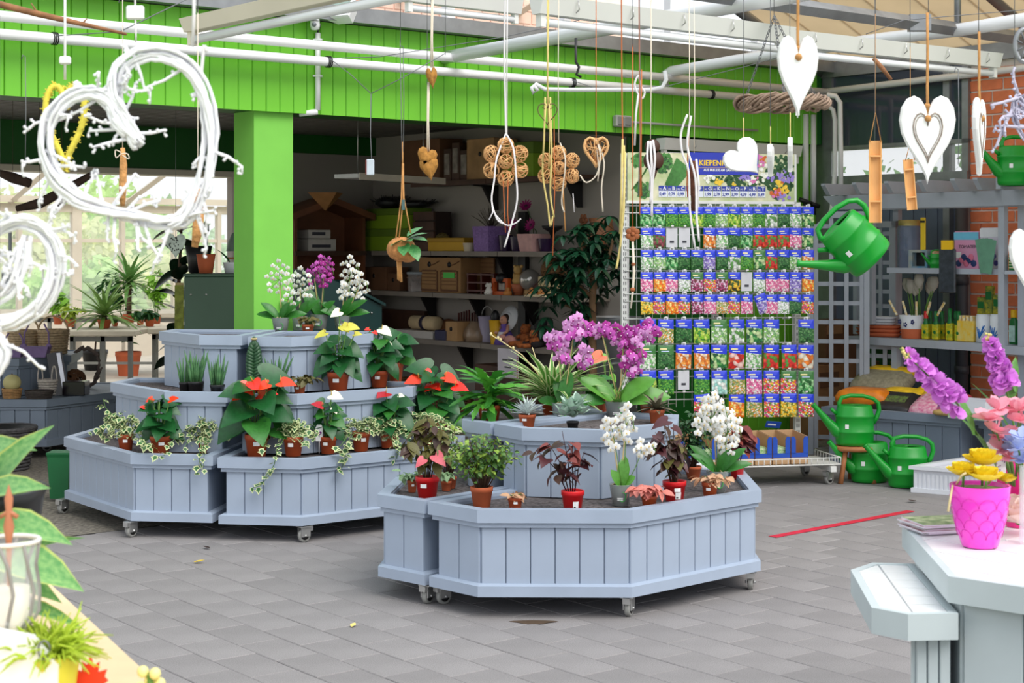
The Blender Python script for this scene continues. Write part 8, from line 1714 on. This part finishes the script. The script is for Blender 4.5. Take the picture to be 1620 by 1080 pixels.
t=thing('hanging_lantern','grey metal cylinder lantern hanging in the passage at the left edge','lantern',W(16,455,9.8));s=9.8/FPX;q=MB();q.lathe([(11*s,0),(13*s,2*s),(13*s,26*s),(11*s,29*s),(.002,31*s)],16,cap=True);q.build('body',M('lantern_grey',(98,102,106),.5,.05),t);q=MB();q.box(-2*s,-.01,30*s,2*s,.01,100*s);q.build('strap',M('lantern_grey',(98,102,106)),t)
# trees and shrubs outdoors
def tree(label,x,y,h,r,seed,mat,n=2600,ls=.22,trunk=True):
 t=thing('garden_tree',label,'tree',(x,y,-.2),0,'trees beyond the glass');rr=random.Random(seed);q=MB()
 for k in range(n):
  a,e=rr.uniform(0,2*PI),math.asin(rr.uniform(-.75,1));d=r*rr.uniform(.55,1.05)*(1+.25*math.sin(3*a+seed)*math.cos(2*e));c=Vector((d*math.cos(a)*math.cos(e),d*math.sin(a)*math.cos(e),h*.58+h*.44*math.sin(e)*d/r));u=Vector((rr.gauss(0,1),rr.gauss(0,1),rr.gauss(0,1))).normalized();v=u.orthogonal().normalized();L=ls*rr.uniform(.6,1.3);q.add([c-u*L*.5,c+v*L*.3,c+u*L*.5,c-v*L*.3],[(0,1,2,3)])
 stuff(q.build('crown',mat,t));q=MB();q.tube([(0,0,0),(.1,0,h*.4),(0,.1,h*.7)],[.16,.12,.06],8);q.build('trunk',STEMB,t)
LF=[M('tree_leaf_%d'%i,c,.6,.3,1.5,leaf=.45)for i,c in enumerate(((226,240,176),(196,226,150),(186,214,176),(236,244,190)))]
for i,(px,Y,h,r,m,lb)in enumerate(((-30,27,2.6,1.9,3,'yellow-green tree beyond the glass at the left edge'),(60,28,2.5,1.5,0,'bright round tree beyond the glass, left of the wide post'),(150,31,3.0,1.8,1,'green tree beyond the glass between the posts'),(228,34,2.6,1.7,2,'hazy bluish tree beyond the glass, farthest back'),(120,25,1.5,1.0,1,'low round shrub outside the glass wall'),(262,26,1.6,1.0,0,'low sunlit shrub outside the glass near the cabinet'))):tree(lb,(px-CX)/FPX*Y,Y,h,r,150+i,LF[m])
for i,(px,Y,h,r,lb)in enumerate(((1372,24,2.75,1.1,'rounded dark green tree seen through the right window'),(1440,26,2.95,1.0,'second dark green tree seen through the right window'),(1590,24,4.3,1.0,'tree top showing above the right brick wall'))):tree(lb,(px-CX)/FPX*Y,Y,h,r,160+i,M('tree_leaf_dark',(110,150,90),.6,.3,1.5,leaf=.3),1500,.2)
g_=MB();g_.quad((-40,5.0,-.28),(60,5.0,-.28),(60,70,-.28),(-40,70,-.28));g_.quad((-40,-8,-.28),(60,-8,-.28),(60,5,-.28),(-40,5,-.28));struct(g_.build('ground',M('lawn',(150,170,96),.9,.2,2)))
# ================================================================ near left: sunlit board with plant, lantern, grass pot
NB=.84
def nz(px,y,z=NB):return onz(px,y,z)
e0,e1=nz(60,905),nz(262,1092);dd=(e1-e0).normalized();nn=Vector((dd.y,-dd.x,0));nn=nn if nn.x<0 else-nn
t=thing('display_board','sunlit pale wooden board on trestle legs at the lower left','table',(e0.x,e0.y,0));q=MB();o=Vector((e0.x,e0.y,0));pts=[e0-dd*.25-o,e1+dd*.5-o,e1+dd*.5+nn*.75-o,e0-dd*.25+nn*.75-o];pts=[(p.x,p.y)for p in pts];q.prism(pts,NB-.03,NB);q.build('board',M('pale_board',(236,206,164),.6,.1,6),t)
for x,y in offset(pts if sum(pts[i][0]*pts[(i+1)%4][1]-pts[(i+1)%4][0]*pts[i][1]for i in range(4))>0 else pts[::-1],-.08):q=MB();q.box(x-.025,y-.025,0,x+.025,y+.025,NB-.03);q.build('leg',WOOD,t)
HOST=leafm('leaf',OVATE,[M('hosta_green',(96,160,92),.45,.18,16,c2=(150,196,120),leaf=.2),M('hosta_edge',(196,212,120),.45,.1,20,leaf=.2)],.3,.3,inner=1,brk=.88)
t=thing('broad_leaf_plant','big broad-leaved plant with yellow-edged leaves at the left edge','potted plant',W(-60,980,3.0));t.location.z=NB;s=3.0/FPX;q=MB();q.lathe([(.11,0),(.15,.28),(.16,.3),(.14,.3),(.13,.26)],18,cap=True);q.build('pot',BLACKP,t);st=MB()
def PP(px,y,d=0):return W(px,y,3.0+d)-t.location
for(bx,by,tx,ty,w,d,roll)in((-20,800,35,705,60,.0,-.3),(-30,850,72,790,0,.0,0),(-20,830,75,868,60,-.1,.9),(-10,880,92,938,74,-.15,.8),(-30,790,40,790,50,-.05,.5),(10,890,92,872,22,.05,.6),(-20,900,60,960,50,-.1,.4),(-40,720,22,728,44,.1,.3),(-10,850,20,800,40,.12,0),(20,960,98,1004,30,.1,.6)):
 if not w:continue
 p0,p1=PP(bx,by,d),PP(tx,ty,d-.12);v=p1-p0;leaf_on('leaf',HOST,t,p0,v+Vector((0,0,.05)),(.3*roll,-.8,.7),v.length*1.08,w*s*1.55);st.tube([Vector((0,0,.27)),Vector((p0.x*.5,p0.y*.5,max(.3,p0.z*.6+.1))),p0],.005,5)
st.build('stems',STEMG,t)
p=nz(14,1118);t=thing('wire_lantern','white wire and glass goblet lantern with a copper finial at the lower left','lantern',p);s=p.y/FPX;LW=M('lantern_white',(236,232,226),.4,.05);q=MB();q.lathe([(22*s,118*s),(44*s,140*s),(47*s,180*s),(40*s,220*s),(46*s,262*s)],24);q.build('glass',M('lantern_glass',(244,246,248),.05,0,thin=.72),t)
for k in range(8):a=2*PI*k/8;q=MB();q.tube([(20*s*math.cos(a),20*s*math.sin(a),112*s),(46*s*math.cos(a+.3),46*s*math.sin(a+.3),150*s),(47*s*math.cos(a+.45),47*s*math.sin(a+.45),185*s),(41*s*math.cos(a+.3),41*s*math.sin(a+.3),225*s),(48*s*math.cos(a),48*s*math.sin(a),263*s)],.0032,5);q.build('wire',M('lantern_wire',(150,146,142),.5,.05),t)
q=MB();q.tube([(47*s*math.cos(2*PI*k/20),47*s*math.sin(2*PI*k/20),263*s)for k in range(21)],.004,6,cap=False);q.build('rim',LW,t);q=MB();q.lathe([(44*s,0),(40*s,6*s),(9*s,22*s),(6*s,60*s),(10*s,100*s),(24*s,118*s),(.002,120*s)],18);q.build('foot',LW,t);q=MB();q.lathe([(30*s,122*s),(32*s,190*s),(.002,192*s)],16);q.build('candle',M('candle',(246,236,214),.6,.03),t);q=MB();q.lathe([(3*s,192*s),(5*s,262*s),(9*s,285*s),(5*s,305*s),(7*s,330*s),(.5*s,352*s)],10);q.tube([(-14*s,0,300*s),(0,0,310*s),(14*s,0,300*s)],4*s,6);q.build('finial',M('copper',(190,120,86),.4,.1),t)
p=nz(80,1122);t=thing('grass_pot','tuft of yellow-green grass in a yellow pot at the lower left','potted plant',p);s=p.y/FPX;q=MB();q.lathe([(34*s,0),(46*s,86*s),(44*s,90*s),(40*s,86*s)],20,cap=True);q.build('pot',M('pot_yellow',(214,206,60),.4,.05),t);rr=random.Random(170);GY=M('grass_yellow',(186,210,60),.5,.25,20,leaf=.25);q=MB()
for k in range(260):a,e=rr.uniform(0,2*PI),rr.uniform(.1,1.2);L=rr.uniform(50,96)*s;d_=Vector((math.cos(a)*math.cos(e),math.sin(a)*math.cos(e),math.sin(e)));b=Vector((rr.uniform(-24,24)*s,rr.uniform(-24,24)*s,84*s));q.tube([b,b+d_*L*.6,b+d_*L+Vector((0,0,-L*.25*math.cos(e)))],[.0026,.0022,.0008],4)
stuff(q.build('grass',GY,t))
p=nz(143,1108);t=thing('felt_leaf','red felt maple leaf standing on the board at the lower left','ornament',p);s=p.y/FPX;pl=[(0,60),(5,44),(14,50),(12,34),(26,38),(22,26),(28,20),(14,10),(14,2),(2,6),(2,-4)];pl=pl+[(-x,z)for x,z in pl[::-1]if x];q=MB();q.slab([(x*s,z*s+.012)for x,z in pl],-.004,.004);q.build('leaf',M('felt_red',(232,60,24),.8,.1),t)
p=nz(238,1100);t=thing('ball_cluster','cluster of creamy yellow ball blossoms at the board corner','ornament',p);s=p.y/FPX
for(x,y,z)in((-12,0,38),(8,-4,36),(-2,6,22),(14,4,18),(-14,-6,14)):q=MB();q.ball((x*s,y*s,z*s),9.5*s,12,8);q.build('ball',M('cream_ball',(240,230,150),.5,.06),t)
q=MB();q.tube([(0,0,0),(0,0,36*s)],.006,6);q.build('stem',STEMG,t)
p=nz(20,1128);t=thing('white_paper_bird','white folded paper ornament with a wire eye at the lower left corner','ornament',nz(40,1135));s=3*1.0/FPX;q=MB();q.loft([[(-44*s,0,0),(40*s,0,0),(44*s,0,70*s),(10*s,0,110*s),(-44*s,0,120*s)],[(-44*s,.012,0),(40*s,.012,0),(44*s,.012,70*s),(10*s,.012,110*s),(-44*s,.012,120*s)]]);q.build('body',WHW,t);q=MB();q.tube([(26*s+8*s*math.cos(a),-.003,92*s+12*s*math.sin(a))for a in[2*PI*k/14 for k in range(15)]],.0016,5);q.build('wire_eye',WIREG,t)
# ================================================================ on the tiled table, lower right
ZT_=.7615;PINK=M('pink_gloss',(246,70,206),.12,.03,3);PINKD=M('pink_deep',(226,30,130),.15,.03,3)
p=onz(1550,864,ZT_);t=thing('pink_vase','glossy pink tapered planter with a scale pattern on the tiled table','vase',p);s=p.y/FPX;r1,r0,H=47*s,28*s,98*s
q=MB();q.lathe([(r0*.9,0),(r0,.003),(r0+(r1-r0)*.55,H*.35),(r0+(r1-r0)*.86,H*.7),(r1,H*.99),(r1*.98,H),(r1*.93,H*.985),(r1*.8,H*.6)],36);q.build('vase',PINK,t);q=MB()
def vr(z):f=z/H;return r0+(r1-r0)*(1-(1-f)**1.9)
for row in range(4):
 for k in range(10):
  a0=2*PI*(k+.5*(row%2))/10;q.tube([((vr(z)+.0003)*math.cos(a),(vr(z)+.0003)*math.sin(a),z)for a,z in[(a0+.31*math.cos(th),H*(.16+.17*row)+H*.15*math.sin(th))for th in[PI*j/8 for j in range(9)]]for z in[max(.004,z)]],.0007,4)
q.build('scale_lines',M('pink_line',(222,50,180),.2,.02,3),t)
RY=M('ranunculus_yellow',(246,220,50),.5,.1,30,leaf=.15);RPET=leafm('petal',[(0,0,.1),(.2,.2,.36),(.5,.5,.52),(.8,.8,.46),(1,1,.2)],RY,.3,-.35)
def ranunc(label,px,y,dY,size,mat=None,seed=1):
 pp=W(px,y,p.y+dY);o=thing('yellow_ranunculus',label,'flower',pp);sz_=size*pp.y/FPX;rr=random.Random(seed)
 for ring,(n,e,L,rr_)in enumerate(((9,.15,1.0,.12),(8,.55,.85,.1),(6,.95,.6,.06),(4,1.3,.4,.02))):
  for k in range(n):a=2*PI*k/n+ring*.4;leaf_at('petal',RPET,o,(rr_*sz_*math.cos(a),rr_*sz_*math.sin(a),.02*ring*sz_*4),a,e,L*sz_*.5,L*sz_*.62,rr.uniform(-.1,.1))
 q=MB();q.ball((0,0,sz_*.22),sz_*.13,8,6);q.build('heart',M('flower_green',(170,180,70),.6,.1),o);q=MB();q.tube([(0,0,0),(0,.01,-.06)],.004,5);q.build('stem',STEMG,o)
ranunc('topmost yellow ranunculus in the front pink planter',1555,735,.02,54);ranunc('lower right yellow ranunculus in the front pink planter',1560,760,-.06,48,seed=2);ranunc('left yellow ranunculus in the front pink planter',1524,752,.0,46,seed=3);ranunc('small pale ranunculus at the right rim of the front planter',1592,762,.03,28,seed=4)
q=MB()
for k,(a,b)in enumerate((((-46,98),(-58,60)),((-40,100),(-30,120)),((10,100),(20,122)))):q.tube([(a[0]*s,-.02,a[1]*s),((a[0]+b[0])/2*s,-.04,(a[1]+b[1])/2*s+.01),(b[0]*s,-.05,b[1]*s)],.0035,5)
q.build('tendril',M('tendril',(220,200,150),.6,.1),t);q=MB();q.lathe([(.001,H*.94),(r1*.9,H*.93)],16);q.build('moss',M('moss',(120,130,80),.9,.3,60),t)
p2=onz(1612,832,ZT_);t2=thing('pink_vase','second deep pink vase behind, holding the tall flower stems','vase',p2);s2=p2.y/FPX;q=MB();q.lathe([(20*s2,0),(30*s2,40*s2),(36*s2,64*s2),(36*s2,110*s2),(33*s2,110*s2),(28*s2,50*s2)],28);q.build('vase',PINKD,t2)
STOCK=M('stock_purple',(226,140,230),.5,.16,40,leaf=.15);STB=M('stock_bud',(214,196,120),.6,.2,30);FLO=leafm('petal',[(0,0,.15),(.3,.3,.5),(.7,.7,.6),(1,1,.25)],STOCK,.5,-.3)
def stock(label,base,a,b,seed,n=30):
 o=thing('purple_stock',label,'flower',base);rr=random.Random(seed);A,B=a-base,b-base;q=MB();q.tube([Vector((0,0,0)),A.lerp(Vector((0,0,0)),.45)+Vector((.01,0,-.02)),A,B],[.004,.0035,.003,.002],6);q.build('stem',STEMG,o);ax=(B-A)
 for k in range(n):
  u=(k+.5)/n;c=A+ax*u*.88;r=.030*(1-.45*u);th=k*2.399;d1=ax.orthogonal().normalized();d2=ax.normalized().cross(d1);dr=d1*math.cos(th)+d2*math.sin(th);pos=c+dr*r*.35
  f=thing('x','x','x')if False else None
  for j in range(4):
   az=math.atan2(dr.y,dr.x)+rr.uniform(-1,1);el=math.asin(max(-1,min(1,dr.z)))+rr.uniform(-.8,.8);leaf_at('petal',FLO,o,pos,az,el,.030*(1.15-.5*u),.030*(1.15-.5*u),rr.uniform(-1.5,1.5))
 q=MB()
 for k in range(9):q.ball(A+ax*(.88+.014*k)+Vector((rr.uniform(-.008,.008),rr.uniform(-.008,.008),rr.uniform(-.006,.006))),.007*(1-.05*k),6,4)
 q.build('bud_tip',STB,o);return o
L_ST=leafm('leaf',LANCE,M('stock_leaf',(96,150,70),.5,.15,20,leaf=.2),.3,.2)
Yb=p2.y;o1=stock('long purple flower spike leaning far left over the tiled table',p2+Vector((-.01,-.02,.1)),W(1516,640,Yb-.25),W(1424,551,Yb-.45),180,36)
for(x,y,az,el,L)in((1575,738,2.2,1.0,.20),(1540,688,1.9,1.15,.16),(1500,600,2.6,.2,.07),(1475,588,3.3,-.1,.06)):leaf_at('leaf',L_ST,o1,W(x,y,Yb-.25)-o1.location,az,el,L,L*1.1,.4)
o2=stock('upright purple flower spike at the right edge above the tiled table',p2+Vector((.01,0,.1)),W(1592,612,Yb-.12),W(1562,528,Yb-.15),181,34)
for(x,y,az,el,L)in((1602,690,2.6,1.1,.19),(1598,640,.9,1.3,.15),(1606,620,1.9,1.2,.14)):leaf_at('leaf',L_ST,o2,W(x,y,Yb-.1)-o2.location,az,el,L,L*1.1,.3)
BLOS=M('blossom_pink',(246,170,186),.6,.1,20,leaf=.2);BPET=leafm('petal',[(0,0,.12),(.3,.3,.4),(.7,.7,.5),(1,1,.25)],BLOS,.3,-.2);HYD=leafm('petal',[(0,0,.12),(.3,.3,.4),(.7,.7,.5),(1,1,.25)],M('hydrangea_blue',(176,190,236),.6,.1,20,leaf=.2),.3,-.2);PEO=leafm('petal',[(0,0,.2),(.3,.3,.5),(.7,.7,.6),(1,1,.3)],M('peony_cream',(246,220,210),.6,.06,20,leaf=.2),.4,-.5)
def spray(name,label,base,pts,me,sz_,np_,seed):
 o=thing(name,label,'flower',base);rr=random.Random(seed);q=MB()
 for(x,y,dY)in pts:
  c=W(x,y,Yb+dY)-base;q.tube([Vector((0,0,0)),c*.5+Vector((0,0,.02)),c],.003,5)
  for k in range(np_):leaf_at('petal',me,o,c,2*PI*k/np_+rr.random(),rr.uniform(-.5,1.0),sz_,sz_,rr.uniform(-.5,.5))
 q.build('stem',STEMG,o)
spray('blossom_branch','pink artificial blossom branch in the deep pink vase',p2+Vector((-.02,-.03,.1)),((1578,648,-.2),(1562,664,-.25),(1576,684,-.25),(1590,692,-.2),(1612,650,-.2),(1584,712,-.2),(1615,668,-.2),(1600,725,-.2)),BPET,.045,7,190)
spray('hydrangea','pale blue hydrangea blossoms at the right edge of the tiled table',p2+Vector((0,-.05,.1)),((1604,702,-.25),(1616,692,-.3),(1618,728,-.3),(1600,716,-.22),(1612,712,-.32)),HYD,.036,8,191)
p3=onz(1608,846,ZT_);o=thing('peony','cream peony blossom lying on the tiled table behind the pink planter','flower',p3+Vector((0,0,.035)));rr=random.Random(192)
for k in range(26):leaf_at('petal',PEO,o,(0,0,0),k*2.399,-.2+1.5*k/26,.07,.07,rr.uniform(-.4,.4))
q=MB();q.tube([(.0,0,0),(.06,-.03,-.022)],.004,5);q.build('stem',STEMG,o)
for k in range(7):
 p=onz(1492,838,ZT_);t=thing('magazine','glossy garden leaflet, %s from the bottom of the pile on the tiled table'%ORD[k],'magazine',(p.x+.012*math.sin(k*2.1),p.y+.01*math.cos(k*1.7),ZT_+.0045*k),.25+.06*math.sin(k*3));q=MB();q.box(-.10,-.075,0,.10,.075,.004);q.build('pages',M('paper_white',(222,216,226)),t);q=MB();q.box(-.099,-.074,.004,.099,.074,.0045);q.build('cover',M('cover_%d'%(k%3),((206,214,170),(150,160,180),(216,190,190))[k%3],.3,.45,30,c2=((90,130,70),(40,50,80),(140,60,80))[k%3]),t)
t=thing('glass_rod','clear upright glass edge of a display vase at the right edge','vase',onz(1624,860,ZT_));q=MB();q.lathe([(.02,0),(.02,.22),(.018,.22),(.018,.004)],18);q.build('glass',M('lantern_glass',(244,246,248)),t)
t=thing('price_stick','white plant label with purple dotted print behind the yellow ranunculus','tag',W(1576,745,Yb-.12));q=MB();q.box(-.028,-.001,-.02,.028,.001,.085);q.build('card',TAGW,t);q=MB();rr=random.Random(3)
for k in range(40):x,z=rr.uniform(-.026,.024),rr.uniform(-.018,.08);q.box(x,-.002,z,x+.003,-.001,z+.003)
stuff(q.build('print',M('purple_print',(120,40,130)),t));q=MB();q.tube([(0,0,-.02),(0,0,-.08)],.0016,4);q.tube([(0,0,.08),(.0,0,.2)],.0016,4);q.build('stick',TAGW,t)
